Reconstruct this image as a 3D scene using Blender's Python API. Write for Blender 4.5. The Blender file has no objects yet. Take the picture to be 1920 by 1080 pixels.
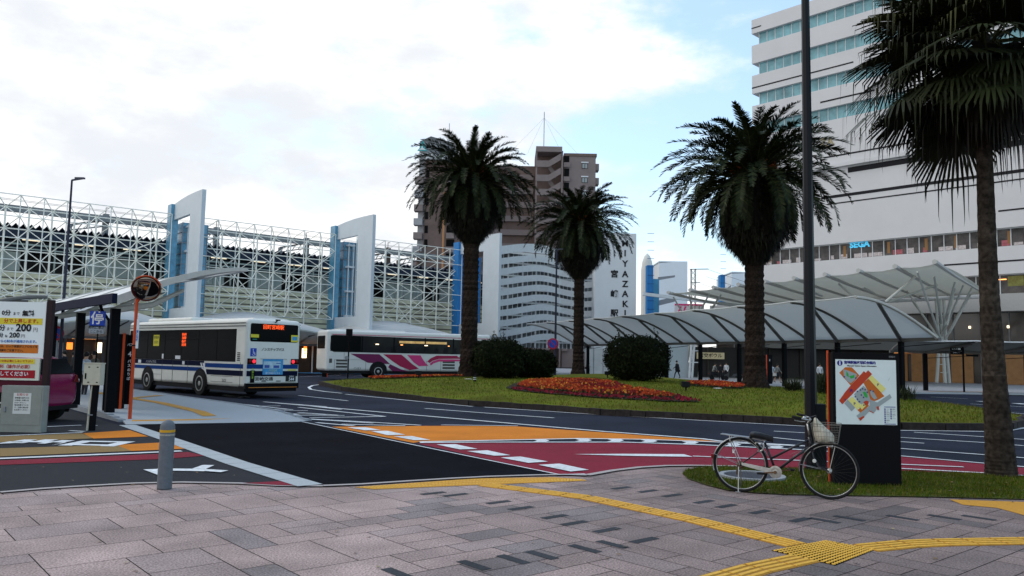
import bpy, bmesh, math, random
from mathutils import Vector, Matrix, geometry
random.seed(7)
SC = bpy.context.scene
COL = SC.collection
R = math.radians
# ------------------------------------------------------------------ camera
CH = 1.65
PITCH = math.atan(132/1500)
ROLL = 0.019
cd = bpy.data.cameras.new('camera'); cam = bpy.data.objects.new('camera', cd); COL.objects.link(cam)
cd.sensor_width = 36; cd.lens = 1500/1920*36; cd.clip_start = .1; cd.clip_end = 3000
cam.matrix_world = Matrix.Translation((0, 0, CH)) @ Matrix.Rotation(R(90)+PITCH, 4, 'X') @ Matrix.Rotation(ROLL, 4, 'Z')
SC.camera = cam
# ------------------------------------------------------------------ sky
w = bpy.data.worlds.new('World'); SC.world = w; w.use_nodes = True
NT = w.node_tree; NT.nodes.clear()
def wn(t, **k):
    n = NT.nodes.new(t)
    for a, b in k.items(): setattr(n, a, b)
    return n
def wl(a, b): NT.links.new(a, b)
SUN_EL, SUN_AZ = R(48), R(-75)     # azimuth clockwise from +Y: light comes from the left
sky = wn('ShaderNodeTexSky', sky_type='NISHITA', sun_disc=False, sun_elevation=SUN_EL, sun_rotation=SUN_AZ, dust_density=1.5, ozone_density=2.0, air_density=1.0)
tc = wn('ShaderNodeTexCoord'); sep = wn('ShaderNodeSeparateXYZ'); wl(tc.outputs['Generated'], sep.inputs[0])
mp = wn('ShaderNodeMapping'); mp.inputs['Scale'].default_value = (1.0, 1.0, 2.2); mp.inputs['Location'].default_value = (.7, .1, .33)
wl(tc.outputs['Generated'], mp.inputs[0])
nz = wn('ShaderNodeTexNoise'); nz.inputs['Scale'].default_value = 3.6; nz.inputs['Detail'].default_value = 9; nz.inputs['Roughness'].default_value = .58
wl(mp.outputs[0], nz.inputs['Vector'])
def m(op, a, b=None, c=None, clamp=False):
    n = wn('ShaderNodeMath', operation=op, use_clamp=clamp)
    for i, v in enumerate((a, b, c)):
        if v is None: continue
        if isinstance(v, (int, float)): n.inputs[i].default_value = v
        else: wl(v, n.inputs[i])
    return n.outputs[0]
xx = m('MULTIPLY_ADD', sep.outputs[0], -2.2, .34)          # more cloud to the left
zz = m('MULTIPLY_ADD', sep.outputs[2], -1.4, .26)          # more cloud low down
nn = m('MULTIPLY_ADD', nz.outputs['Fac'], 5.0, -2.35)
s1 = m('ADD', m('ADD', xx, zz), nn)
mrk = wn('ShaderNodeMapRange', interpolation_type='SMOOTHSTEP'); wl(s1, mrk.inputs[0]); mrk.inputs[1].default_value = -.25; mrk.inputs[2].default_value = .75
cover = mrk.outputs[0]
# cloud brightness: soft grey undersides
nz2 = wn('ShaderNodeTexNoise'); nz2.inputs['Scale'].default_value = 3.4; nz2.inputs['Detail'].default_value = 9; nz2.inputs['Roughness'].default_value = .6; wl(mp.outputs[0], nz2.inputs['Vector'])
br = wn('ShaderNodeMapRange', interpolation_type='SMOOTHSTEP'); wl(nz2.outputs['Fac'], br.inputs[0]); br.inputs[1].default_value = .36; br.inputs[2].default_value = .66
cr = wn('ShaderNodeMix', data_type='RGBA'); wl(br.outputs[0], cr.inputs[0]); cr.inputs[6].default_value = (9.6, 10.0, 10.6, 1); cr.inputs[7].default_value = (14.6, 14.4, 14.0, 1)
hs = wn('ShaderNodeMix', data_type='RGBA', blend_type='MULTIPLY'); hs.inputs[0].default_value = 1; wl(sky.outputs[0], hs.inputs[6]); hs.inputs[7].default_value = (2.6, 2.6, 2.45, 1)
ad = wn('ShaderNodeMix', data_type='RGBA', blend_type='ADD'); ad.inputs[0].default_value = 1; wl(hs.outputs[2], ad.inputs[6]); ad.inputs[7].default_value = (2.2, 3.0, 3.4, 1)
mx = wn('ShaderNodeMix', data_type='RGBA'); wl(cover, mx.inputs[0]); wl(ad.outputs[2], mx.inputs[6]); wl(cr.outputs[2], mx.inputs[7])
bg = wn('ShaderNodeBackground'); bg.inputs[1].default_value = .085; wl(mx.outputs[2], bg.inputs[0])
wo = wn('ShaderNodeOutputWorld'); wl(bg.outputs[0], wo.inputs[0])
# ------------------------------------------------------------------ sun
sd = bpy.data.lights.new('sun', 'SUN'); sd.energy = .75; sd.angle = R(18); sd.color = (1, .96, .9)
so = bpy.data.objects.new('sun', sd); COL.objects.link(so)
so.rotation_euler = (R(90)-SUN_EL, 0, -SUN_AZ+math.pi)
so.location = (0, 0, 60)
vs = SC.view_settings; vs.view_transform = 'Standard'; vs.look = 'None'; vs.gamma = 1; vs.exposure = .10; vs.use_curve_mapping = False
SC.cycles.use_denoising = True
SC.cycles.max_bounces = 6; SC.cycles.transparent_max_bounces = 8
# ------------------------------------------------------------------ survey: photo pixel -> ground point
def ray(px, py):
    u = (px-960)/1500; v = (540-py)/1500
    a = u*math.cos(ROLL)-v*math.sin(ROLL); b = u*math.sin(ROLL)+v*math.cos(ROLL)
    return Vector((a, math.cos(PITCH)-b*math.sin(PITCH), math.sin(PITCH)+b*math.cos(PITCH)))
def z0(y): return -.006*min(max(y-10, 0), 20)
def G(px, py, dz=0):
    d = ray(px, py); z = dz
    for i in range(12):
        t = (z-CH)/d.z; z = .5*z+.5*(z0(d.y*t)+dz)
    t = (z-CH)/d.z
    return Vector((d.x*t, d.y*t, z))
def P(px, py, Y):
    d = ray(px, py); t = Y/d.y
    return Vector((d.x*t, Y, CH+d.z*t))
# ------------------------------------------------------------------ materials
MATS = {}
def mat(name, col, rough=.7, metal=0, noise=0, nscale=8, bump=0, bscale=40, emit=None, es=1, spec=.18, coat=0, ncol=None, trans=0, big=0, bigs=.35):
    if name in MATS: return MATS[name]
    mt = bpy.data.materials.new(name); mt.use_nodes = True; nt = mt.node_tree; b = nt.nodes['Principled BSDF']
    b.inputs['Base Color'].default_value = (*col, 1); b.inputs['Roughness'].default_value = rough; b.inputs['Metallic'].default_value = metal
    b.inputs['Specular IOR Level'].default_value = spec; b.inputs['Coat Weight'].default_value = coat
    tcn = nt.nodes.new('ShaderNodeTexCoord')
    if noise:
        n = nt.nodes.new('ShaderNodeTexNoise'); n.inputs['Scale'].default_value = nscale; n.inputs['Detail'].default_value = 8; n.inputs['Roughness'].default_value = .65
        nt.links.new(tcn.outputs['Object'], n.inputs['Vector'])
        r = nt.nodes.new('ShaderNodeMapRange'); r.inputs[1].default_value = .3; r.inputs[2].default_value = .7; nt.links.new(n.outputs['Fac'], r.inputs[0])
        x = nt.nodes.new('ShaderNodeMix'); x.data_type = 'RGBA'; nt.links.new(r.outputs[0], x.inputs[0])
        c2 = ncol if ncol else tuple(c*(1-noise) for c in col)
        x.inputs[6].default_value = (*c2, 1); x.inputs[7].default_value = (*tuple(min(1, c*(1+noise*.5)) for c in col), 1)
        nt.links.new(x.outputs[2], b.inputs['Base Color'])
    if big:
        n = nt.nodes.new('ShaderNodeTexNoise'); n.inputs['Scale'].default_value = bigs; n.inputs['Detail'].default_value = 6; n.inputs['Roughness'].default_value = .6; nt.links.new(tcn.outputs['Object'], n.inputs['Vector'])
        r = nt.nodes.new('ShaderNodeMapRange'); r.inputs[1].default_value = .35; r.inputs[2].default_value = .65; r.inputs[3].default_value = 1-big; r.inputs[4].default_value = 1+big; nt.links.new(n.outputs['Fac'], r.inputs[0])
        v = nt.nodes.new('ShaderNodeVectorMath'); v.operation = 'SCALE'; nt.links.new(r.outputs[0], v.inputs['Scale'])
        if noise: nt.links.new(x.outputs[2], v.inputs[0])
        else: v.inputs[0].default_value = col
        nt.links.new(v.outputs[0], b.inputs['Base Color'])
    if bump:
        n = nt.nodes.new('ShaderNodeTexNoise'); n.inputs['Scale'].default_value = bscale; n.inputs['Detail'].default_value = 4
        nt.links.new(tcn.outputs['Object'], n.inputs['Vector'])
        bp = nt.nodes.new('ShaderNodeBump'); bp.inputs['Strength'].default_value = bump; bp.inputs['Distance'].default_value = .02
        nt.links.new(n.outputs['Fac'], bp.inputs['Height']); nt.links.new(bp.outputs[0], b.inputs['Normal'])
    if emit: b.inputs['Emission Color'].default_value = (*emit, 1); b.inputs['Emission Strength'].default_value = es
    if trans:
        tr = nt.nodes.new('ShaderNodeBsdfTranslucent'); tr.inputs[0].default_value = (*col, 1)
        ms = nt.nodes.new('ShaderNodeMixShader'); ms.inputs[0].default_value = trans
        nt.links.new(b.outputs[0], ms.inputs[1]); nt.links.new(tr.outputs[0], ms.inputs[2]); nt.links.new(ms.outputs[0], nt.nodes['Material Output'].inputs[0])
    MATS[name] = mt; return mt
def attr_mat(name, attr='tone', rough=.8, speck=.35, sscale=220, bump=.3, big=.2, spec=.3):
    """base colour from a per-face colour attribute (each slab or leaf has its own colour) with fine speckle"""
    mt = bpy.data.materials.new(name); mt.use_nodes = True; nt = mt.node_tree; b = nt.nodes['Principled BSDF']
    b.inputs['Roughness'].default_value = rough; b.inputs['Specular IOR Level'].default_value = spec
    a = nt.nodes.new('ShaderNodeAttribute'); a.attribute_name = attr
    t = nt.nodes.new('ShaderNodeTexCoord')
    n = nt.nodes.new('ShaderNodeTexNoise'); n.inputs['Scale'].default_value = sscale; n.inputs['Detail'].default_value = 3; nt.links.new(t.outputs['Object'], n.inputs['Vector'])
    r = nt.nodes.new('ShaderNodeMapRange'); r.inputs[1].default_value = .35; r.inputs[2].default_value = .65; r.inputs[3].default_value = 1-speck; r.inputs[4].default_value = 1+speck*.6
    nt.links.new(n.outputs['Fac'], r.inputs[0])
    n2 = nt.nodes.new('ShaderNodeTexNoise'); n2.inputs['Scale'].default_value = 1.3; n2.inputs['Detail'].default_value = 6; nt.links.new(t.outputs['Object'], n2.inputs['Vector'])
    r2 = nt.nodes.new('ShaderNodeMapRange'); r2.inputs[1].default_value = .3; r2.inputs[2].default_value = .7; r2.inputs[3].default_value = 1-big; r2.inputs[4].default_value = 1+big
    nt.links.new(n2.outputs['Fac'], r2.inputs[0])
    mu = nt.nodes.new('ShaderNodeMath'); mu.operation = 'MULTIPLY'; nt.links.new(r.outputs[0], mu.inputs[0]); nt.links.new(r2.outputs[0], mu.inputs[1])
    v = nt.nodes.new('ShaderNodeVectorMath'); v.operation = 'SCALE'; nt.links.new(a.outputs['Color'], v.inputs[0]); nt.links.new(mu.outputs[0], v.inputs['Scale'])
    nt.links.new(v.outputs[0], b.inputs['Base Color'])
    if bump:
        bp = nt.nodes.new('ShaderNodeBump'); bp.inputs['Strength'].default_value = bump; bp.inputs['Distance'].default_value = .004
        nt.links.new(n.outputs['Fac'], bp.inputs['Height']); nt.links.new(bp.outputs[0], b.inputs['Normal'])
    return mt
ASPH = mat('asphalt_blue_grey', (.024, .029, .046), .9, noise=.5, nscale=40, bump=.4, bscale=300, big=.25, spec=.06)
ASPH2 = mat('fresh_black_asphalt', (.0062, .0068, .0105), .9, noise=.35, nscale=90, bump=.5, bscale=250, spec=.03, big=.3, bigs=.8)
WHITE_PAINT = mat('white_road_paint', (.70, .73, .75), .6, noise=.30, nscale=14, big=.1, bigs=2)
RED_SURF = mat('red_road_surface', (.225, .011, .030), .85, noise=.3, nscale=45, bump=.3, bscale=300, big=.12, bigs=.7)
ORANGE_SURF = mat('orange_road_surface', (.64, .20, .012), .85, noise=.25, nscale=45, bump=.3, bscale=300, big=.10, bigs=.7)
OCHRE_SURF = mat('ochre_road_surface', (.26, .17, .065), .85, noise=.3, nscale=60, bump=.3, bscale=300)
BLUE_SURF = mat('blue_road_surface', (.08, .38, .72), .8, noise=.1)
YEL = mat('yellow_tactile_paving', (.60, .29, .03), .65, noise=.2, nscale=25)
GRANITE = mat('pale_granite', (.42, .46, .48), .7, noise=.35, nscale=120, bump=.2, bscale=300)
GRANITE_D = mat('grey_kerb_stone', (.28, .31, .34), .75, noise=.35, nscale=90)
DARKSTONE = mat('dark_lava_stone', (.035, .028, .026), .9, noise=.5, nscale=6, bump=.8, bscale=30)
BLACK = mat('black_powder_coat', (.006, .0065, .008), .6, noise=.2, spec=.04)
BLACKM = mat('matt_black', (.01, .01, .012), .8, noise=.2)
RUB = mat('rubber', (.013, .013, .014), .8, noise=.2)
CHROME = mat('worn_chrome', (.42, .42, .41), .3, metal=1, noise=.2, nscale=20)
STEEL = mat('galvanised_steel', (.26, .28, .31), .5, metal=.5, noise=.2, nscale=25)
WHITE = mat('white_steel', (.66, .69, .70), .5, noise=.08, nscale=3)
WHITE2 = mat('white_cladding', (.60, .66, .70), .5, noise=.06, nscale=1)
FRAMEW = mat('cream_white_tube', (.92, .91, .82), .5, noise=.1, nscale=3)
FRAMED = mat('grey_white_tube', (.42, .44, .43), .5, noise=.15, nscale=3)
GLASS = mat('dark_window_glass', (.006, .0065, .007), .25, spec=.03)
GLASSM = mat('mid_window_glass', (.020, .022, .024), .15, spec=.12, noise=.5, nscale=.7)
BUSW = mat('bus_white_paint', (.72, .72, .66), .35, coat=.3, noise=.08, nscale=2)
MEMB = mat('canopy_membrane', (.66, .67, .66), .7, noise=.10, nscale=2, trans=.72, spec=.1)
MEMBW = mat('white_canopy_membrane', (.70, .71, .70), .6, noise=.06, nscale=1)
RIB = mat('canopy_rib_grey', (.15, .145, .135), .5, noise=.15)
RIBW = mat('canopy_rib_cream', (.52, .51, .46), .5, noise=.1)
ORANGE = mat('orange_enamel', (.55, .07, .018), .45, noise=.12, nscale=10)
WARM = mat('warm_lit_strip', (.8, .4, .15), emit=(1, .38, .10), es=2.2)
WARMW = mat('warm_white_lamp', (.9, .8, .6), emit=(1, .80, .5), es=2.6)
# ------------------------------------------------------------------ object helpers
def link(o, parent=None):
    COL.objects.link(o)
    if parent is not None: o.parent = parent
    return o
def tag(o, label=None, cat=None, group=None, kind=None):
    for k, v in (('label', label), ('category', cat), ('group', group), ('kind', kind)):
        if v: o[k] = v
    return o
def thing(name, label, cat, loc=(0, 0, 0), rz=0, group=None, scale=1):
    o = bpy.data.objects.new(name, None); o.empty_display_size = .2; link(o)
    o.location = loc; o.rotation_euler = (0, 0, rz); o.scale = (scale,)*3
    return tag(o, label, cat, group)
def copy_tree(o, parent=None, top=True):
    c = o.copy(); COL.objects.link(c)
    if parent is not None: c.parent = parent
    for ch in o.children: copy_tree(ch, c, False)
    return c
class MB:
    def __init__(s): s.v = []; s.f = []; s.mi = []; s.col = []; s.cur = 0; s.tone = (1, 1, 1); s.M = Matrix()
    def add(s, vs, fs):
        n = len(s.v); M = s.M
        s.v += [tuple(M @ Vector(p)) for p in vs]
        for f in fs: s.f.append(tuple(i+n for i in f)); s.mi.append(s.cur); s.col.append(s.tone)
    def box(s, c, d, rz=0, M=None):
        cx, cy, cz = c; x, y, z = d[0]/2, d[1]/2, d[2]/2
        pts = [Vector((a*x, b*y, e*z)) for e in (-1, 1) for b in (-1, 1) for a in (-1, 1)]
        if M is not None: pts = [M @ p for p in pts]
        elif rz: pts = [Matrix.Rotation(rz, 3, 'Z') @ p for p in pts]
        s.add([p+Vector(c) for p in pts], [(0, 2, 3, 1), (4, 5, 7, 6), (0, 1, 5, 4), (2, 6, 7, 3), (0, 4, 6, 2), (1, 3, 7, 5)])
    def bx(s, x0, x1, y0, y1, z0_, z1): s.box(((x0+x1)/2, (y0+y1)/2, (z0_+z1)/2), (abs(x1-x0), abs(y1-y0), abs(z1-z0_)))
    def tube(s, pts, rad, n=8, cap=True):
        pts = [Vector(p) for p in pts]; k = len(pts)
        if isinstance(rad, (int, float)): rad = [rad]*k
        vs = []; up = None
        for i, p in enumerate(pts):
            t = (pts[min(i+1, k-1)]-pts[max(i-1, 0)])
            if t.length < 1e-9: t = Vector((0, 0, 1))
            t.normalize()
            if up is None:
                a = Vector((0, 0, 1)) if abs(t.z) < .9 else Vector((1, 0, 0))
            else: a = up
            u = t.cross(a); 
            if u.length < 1e-6: u = t.cross(Vector((1, .3, 0)))
            u.normalize(); v = u.cross(t); up = v
            for j in range(n):
                th = 2*math.pi*(j+.5)/n
                vs.append(p+(u*math.cos(th)+v*math.sin(th))*rad[i])
        fs = []
        for i in range(k-1):
            for j in range(n):
                a, b = i*n+j, i*n+(j+1) % n
                fs.append((a, b, b+n, a+n))
        if cap: fs.append(tuple(range(n-1, -1, -1))); fs.append(tuple((k-1)*n+j for j in range(n)))
        s.add(vs, fs)
    def bar(s, a, b, r, n=4): s.tube([a, b], r, n)
    def lathe(s, prof, c=(0, 0, 0), n=16, M=None):
        vs = []; k = len(prof)
        for (r, z) in prof:
            for j in range(n):
                th = 2*math.pi*j/n; p = Vector((r*math.cos(th), r*math.sin(th), z))
                if M is not None: p = M @ p
                vs.append(p+Vector(c))
        fs = [(i*n+j, i*n+(j+1) % n, (i+1)*n+(j+1) % n, (i+1)*n+j) for i in range(k-1) for j in range(n)]
        fs.append(tuple(range(n-1, -1, -1))); fs.append(tuple((k-1)*n+j for j in range(n)))
        s.add(vs, fs)
    def prism(s, pts, off):
        pts = [Vector(p) for p in pts]; off = Vector(off); n = len(pts)
        nrm = Vector((0, 0, 0))
        for i in range(n): nrm += pts[i].cross(pts[(i+1) % n])
        if nrm.dot(off) > 0: pts = pts[::-1]
        vs = pts+[p+off for p in pts]
        fs = [tuple(range(n)), tuple(range(2*n-1, n-1, -1))]+[(i, i+n, (i+1) % n+n, (i+1) % n) for i in range(n)]
        s.add(vs, fs)
    def sheet(s, rows, th=0):
        """grid of points; th>0 makes a solid sheet that thick downwards"""
        a, b = len(rows), len(rows[0]); vs = [p for r in rows for p in r]
        fs = [(i*b+j, i*b+j+1, (i+1)*b+j+1, (i+1)*b+j) for i in range(a-1) for j in range(b-1)]
        if th:
            n = a*b; vs = vs+[Vector(p)-Vector((0, 0, th)) for p in vs]
            fs += [tuple(q+n for q in f[::-1]) for f in fs]
            ring = [j for j in range(b)]+[i*b+b-1 for i in range(1, a)]+[(a-1)*b+j for j in range(b-2, -1, -1)]+[i*b for i in range(a-2, 0, -1)]
            for i in range(len(ring)):
                p, q = ring[i], ring[(i+1) % len(ring)]; fs.append((q, p, p+n, q+n))
        s.add(vs, fs)
    def ball(s, c, r, n=8, k=6):
        if isinstance(r, (int, float)): r = (r, r, r)
        vs = [Vector((0, 0, -1))]+[Vector((math.cos(2*math.pi*j/n)*math.cos(e), math.sin(2*math.pi*j/n)*math.cos(e), math.sin(e))) for e in [math.pi*(i/k-.5) for i in range(1, k)] for j in range(n)]+[Vector((0, 0, 1))]
        fs = [(0, 1+(j+1) % n, 1+j) for j in range(n)]+[(1+i*n+j, 1+i*n+(j+1) % n, 1+(i+1)*n+(j+1) % n, 1+(i+1)*n+j) for i in range(k-2) for j in range(n)]+[(1+(k-2)*n+j, 1+(k-2)*n+(j+1) % n, len(vs)-1) for j in range(n)]
        s.add([Vector((p.x*r[0], p.y*r[1], p.z*r[2]))+Vector(c) for p in vs], fs)
    def build(s, name, mats, parent=None, smooth=False, bevel=0, tones=False):
        me = bpy.data.meshes.new(name); me.from_pydata(s.v, [], s.f)
        if not isinstance(mats, (list, tuple)): mats = [mats]
        for q in mats: me.materials.append(q)
        if len(mats) > 1: me.polygons.foreach_set('material_index', s.mi)
        if tones:
            at = me.attributes.new('tone', 'FLOAT_COLOR', 'FACE'); at.data.foreach_set('color', [c for t in s.col for c in (*t, 1)])
        if smooth: me.polygons.foreach_set('use_smooth', [True]*len(me.polygons))
        o = link(bpy.data.objects.new(name, me), parent)
        if bevel:
            b = o.modifiers.new('bevel', 'BEVEL'); b.width = bevel; b.segments = 3; b.limit_method = 'ANGLE'; b.angle_limit = R(40)
        if smooth or bevel:
            if bevel: me.polygons.foreach_set('use_smooth', [True]*len(me.polygons))
            e = o.modifiers.new('wn', 'WEIGHTED_NORMAL') if bevel else None
        return o
_txt = {}
def text(body, h, mt, loc, rot, parent, name='lettering', ext=.002, bold=0, align='CENTER', sx=1):
    """lettering as a mesh; rot = 3x3 whose columns are reading direction, up, outward normal"""
    c = bpy.data.curves.new('lettering', 'FONT'); c.body = body; c.size = h; c.align_x = align; c.align_y = 'CENTER'; c.extrude = ext; c.offset = bold; c.resolution_u = 2
    t = bpy.data.objects.new('lettering', c); COL.objects.link(t)
    dg = bpy.context.evaluated_depsgraph_get(); dg.update()
    me = bpy.data.meshes.new_from_object(t.evaluated_get(dg)); bpy.data.objects.remove(t); bpy.data.curves.remove(c)
    me.materials.clear(); me.materials.append(mt)
    o = link(bpy.data.objects.new(name, me), parent)
    M = rot.to_4x4() @ Matrix.Diagonal((sx, 1, 1, 1)); M.translation = Vector(loc); o.matrix_local = M
    return o
def rot3(xd, up=(0, 0, 1)):
    xd = Vector(xd).normalized(); up = Vector(up).normalized(); n = xd.cross(up)
    return Matrix((xd, up, n)).transposed()
# ================================================================== ground
def flat(name, pts, dz, mt, skirt=0, kind='structure', world=False, extra=(), parent=None):
    w_ = [Vector(p) if world else G(p[0], p[1], 0) for p in pts]
    bm = bmesh.new(); f = bm.faces.new([bm.verts.new((p.x, p.y, 0)) for p in w_]); bm.normal_update()
    if f.normal.z < 0: f.normal_flip()
    bmesh.ops.triangulate(bm, faces=bm.faces[:])
    planes = [((0, 10, 0), (0, 1, 0)), ((0, 30, 0), (0, 1, 0))]+list(extra)
    for co, no in planes:
        bmesh.ops.bisect_plane(bm, geom=bm.verts[:]+bm.edges[:]+bm.faces[:], plane_co=co, plane_no=no, dist=1e-4)
    fn = dz if callable(dz) else (lambda x, y: dz)
    for v in bm.verts: v.co.z = z0(v.co.y)+fn(v.co.x, v.co.y)
    if skirt:
        be = [e for e in bm.edges if e.is_boundary]
        r = bmesh.ops.extrude_edge_only(bm, edges=be)
        for v in r['geom']:
            if isinstance(v, bmesh.types.BMVert): v.co.z = z0(v.co.y)-skirt
    me = bpy.data.meshes.new(name); bm.to_mesh(me); bm.free(); me.materials.append(mt)
    o = link(bpy.data.objects.new(name, me), parent)
    if kind: o['kind'] = kind
    return o
def ribbon(mb, pts, wd, dz, world=False):
    w_ = [Vector((p[0], p[1], 0)) if world else G(p[0], p[1], 0) for p in pts]
    out = []
    for p, q in zip(w_, w_[1:]):
        n = max(1, int((q-p).length/2)); out += [p.lerp(q, i/n) for i in range(n)]
    out.append(w_[-1]); rows = []
    for i, p in enumerate(out):
        t = out[min(i+1, len(out)-1)]-out[max(i-1, 0)]; t.z = 0; t.normalize(); s_ = Vector((-t.y, t.x, 0))*wd/2
        rows.append([Vector((c.x, c.y, z0(c.y)+dz)) for c in (p+s_, p-s_)])
    mb.sheet(rows)
def quadg(mb, pts, dz):
    mb.add([Vector((p.x, p.y, z0(p.y)+dz)) for p in (G(a, b) for a, b in pts)], [tuple(range(len(pts)))])
# base terrain reaching the horizon
g = MB(); g.sheet([[Vector((x, y, z0(y)-.12)) for x in (-1500, 0, 1500)] for y in (-60, 10, 30, 2500)])
g.build('ground', mat('distant_ground', (.12, .12, .12), .9, noise=.3, nscale=.05))['kind'] = 'structure'
# plaza slabs
SLAB = attr_mat('plaza_slab', speck=.5, sscale=60, bump=.3, big=.26)
ang = R(-49.5); ax = Vector((math.cos(ang), math.sin(ang), 0)); ay = Vector((-math.sin(ang), math.cos(ang), 0))
def pave():
    C_ = .29; org = Vector((-14, 6, 0)); nx, ny = 86, 102
    used = set(); mb = MB(); rnd = random.Random(3)
    for j in range(ny):
        for i in range(nx):
            if (i, j) in used: continue
            pc = org+ax*(i*C_)+ay*(j*C_); mixf = min(1, max(0, (pc.x-.8*(pc.y-7)*.25+1.3)/2.6)); small = rnd.random() < mixf
            for (a, b) in (rnd.sample([(3, 1), (1, 2), (2, 1), (1, 3), (2, 1), (1, 1)], 6) if small else rnd.sample([(3, 2), (2, 1), (3, 1), (1, 2), (2, 2), (2, 3), (3, 2), (2, 2)], 8))+[(1, 1)]:
                if all((i+p, j+q) not in used for p in range(a) for q in range(b)): break
            for p in range(a):
                for q in range(b): used.add((i+p, j+q))
            e = .005
            c = [org+ax*((i+u*a)*C_+(e if u == 0 else -e))+ay*((j+v*b)*C_+(e if v == 0 else -e)) for u, v in ((0, 0), (1, 0), (1, 1), (0, 1))]
            cx = sum((k for k in c), Vector())/4
            if cx.y < 2 or cx.y > 17 or cx.x < -11 or cx.x > 15: continue
            t = rnd.uniform(.88, 1.12)*(1-.38*mixf); k = rnd.random()
            col = (.375, .280, .258) if k < .64 else ((.325, .250, .236) if k < .9 else (.25, .205, .202))
            mb.tone = tuple(x*t for x in col)
            mb.add([Vector((k.x, k.y, z0(k.y))) for k in c], [(0, 1, 2, 3)])
    # small dark inlays
    dark = [(888, 1060, 0), (962, 1049, 0), (1015, 1041, 0), (1096, 1029, 0), (1148, 1021, 0), (1138, 994, 1), (1077, 981, 1), (1040, 969, 1), (977, 953, 1), (935, 942, 1), (910, 936, 1), (855, 928, 1),
            (1161, 1024, 0), (1208, 1013, 1), (1135, 995, 1), (1109, 1032, 0), (1500, 975, 1), (1545, 976, 0), (1592, 972, 0), (1692, 971, 0), (1770, 970, 0), (1835, 971, 0), (1320, 941, 1), (1362, 949, 1), (1215, 921, 1), (1260, 929, 1), (1425, 960, 1), (745, 1075, 0), (812, 925, 1), (1040, 903, 1), (1165, 915, 1)]
    mb.tone = (.030, .034, .042)
    seen = []
    for (px, py, o_) in dark:
        p = G(px, py)
        if any((p-q).length < .25 for q in seen): continue
        seen.append(p)
        a_, b_ = (ax, ay) if o_ == 0 else (ay, ax)
        mb.add([Vector((q.x, q.y, z0(q.y)+.003)) for q in (p-a_*.17-b_*.05, p+a_*.17-b_*.05, p+a_*.17+b_*.05, p-a_*.17+b_*.05)], [(0, 1, 2, 3) if o_ == 0 else (3, 2, 1, 0)])
    o = mb.build('pavement', SLAB, tones=True); o['kind'] = 'structure'
    return seen
pave()
flat('paving_joints', [(-14, 1, 0), (16, 1, 0), (16, 18, 0), (-14, 18, 0)], -.006, mat('dark_joint', (.03, .027, .027), .9), world=True)
PL = [(0, 925), (80, 918), (160, 913), (250, 908), (340, 906), (450, 908), (520, 912), (606, 913), (680, 910), (770, 904), (850, 899), (920, 895.5), (1000, 893), (1060, 892), (1100, 893), (1150, 884), (1200, 878), (1250, 875), (1300, 874.5), (1400, 876), (1500, 879), (1690, 884), (1843, 890), (1925, 896)]
pw = [G(*p) for p in PL]
flat('road', [Vector((-60, pw[0].y-2, 0))]+pw+[Vector((60, 9, 0)), Vector((160, 200, 0)), Vector((-160, 200, 0)), Vector((-160, 20, 0))], .008, ASPH, world=True)
# darker fresh asphalt of the crossing and of the car park exit
flat('crossing_asphalt', [(250, 797), (400, 794.5), (566, 792), (810, 843), (1055, 893), (1000, 893), (920, 895.5), (850, 899), (770, 904), (680, 910), (606, 913), (428, 856)], .014, ASPH2)
flat('car_park_asphalt', [(-900, 1010), (0, 925), (80, 918), (160, 913), (250, 908), (340, 906), (450, 908), (520, 912), (558, 913), (328, 835), (228, 800), (127, 768), (-200, 720), (-1400, 800)], .012, mat('car_park_asphalt', (.018, .021, .028), .85, noise=.4, nscale=70, bump=.4, bscale=250))
g = MB()
kp = [G(*q_) for q_ in [(238, 798.5), (330, 830), (445, 871), (582, 913)]]
for p, q in zip(kp, kp[1:]):
    n_ = max(1, round((q-p).length/.6)); d_ = (q-p).normalized(); s_ = Vector((-d_.y, d_.x, 0))*.17
    for k_ in range(n_):
        a_ = p.lerp(q, k_/n_)+d_*.006; b_ = p.lerp(q, (k_+1)/n_)-d_*.006
        g.add([Vector((c.x, c.y, z0(c.y)+.022)) for c in (a_-s_, b_-s_, b_+s_, a_+s_)], [(0, 1, 2, 3)])
o = g.build('flush_kerb_strip', GRANITE); o['kind'] = 'structure'
g = MB()
ribbon(g, PL[:8], .10, .016); ribbon(g, [(x, y) for x, y in PL[7:15]], .10, .020); ribbon(g, PL[14:20], .12, .020)
g.build('plaza_edge_stone', mat('plaza_edge', (.42, .38, .37), .8, noise=.25, nscale=60))['kind'] = 'structure'
flat('red_road_surface', [(781, 832.5), (920, 830.5), (1165, 830.5), (1316, 836), (1510, 846), (1689, 857), (1847, 871.5), (1925, 879), (1925, 896), (1843, 890), (1690, 884), (1500, 879), (1400, 876), (1300, 874.5), (1250, 875), (1200, 878), (1150, 884), (1100, 893), (1055, 893)], .012, RED_SURF)
flat('orange_road_surface', [(622, 801), (700, 800), (830, 799.3), (965, 800), (1130, 811.5), (1316, 825.5), (1352, 829.5), (1316, 828.5), (1212, 825.2), (1087, 823), (956, 826), (787, 829.5), (775, 831.5)], .012, ORANGE_SURF)
flat('ochre_road_surface', [(-300, 843), (-300, 831), (0, 820), (153, 814), (175, 823.5), (0, 831)], .018, OCHRE_SURF)
flat('ochre_road_surface', [(-300, 870), (-300, 855), (0, 842.5), (217, 836), (247, 847.5), (0, 858)], .018, OCHRE_SURF)
flat('orange_road_surface', [(155, 814), (243, 808), (278, 820), (175, 824)], .018, ORANGE_SURF)
flat('orange_road_surface', [(217, 836), (330, 830), (352, 843), (247, 847.5)], .018, ORANGE_SURF)
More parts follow.
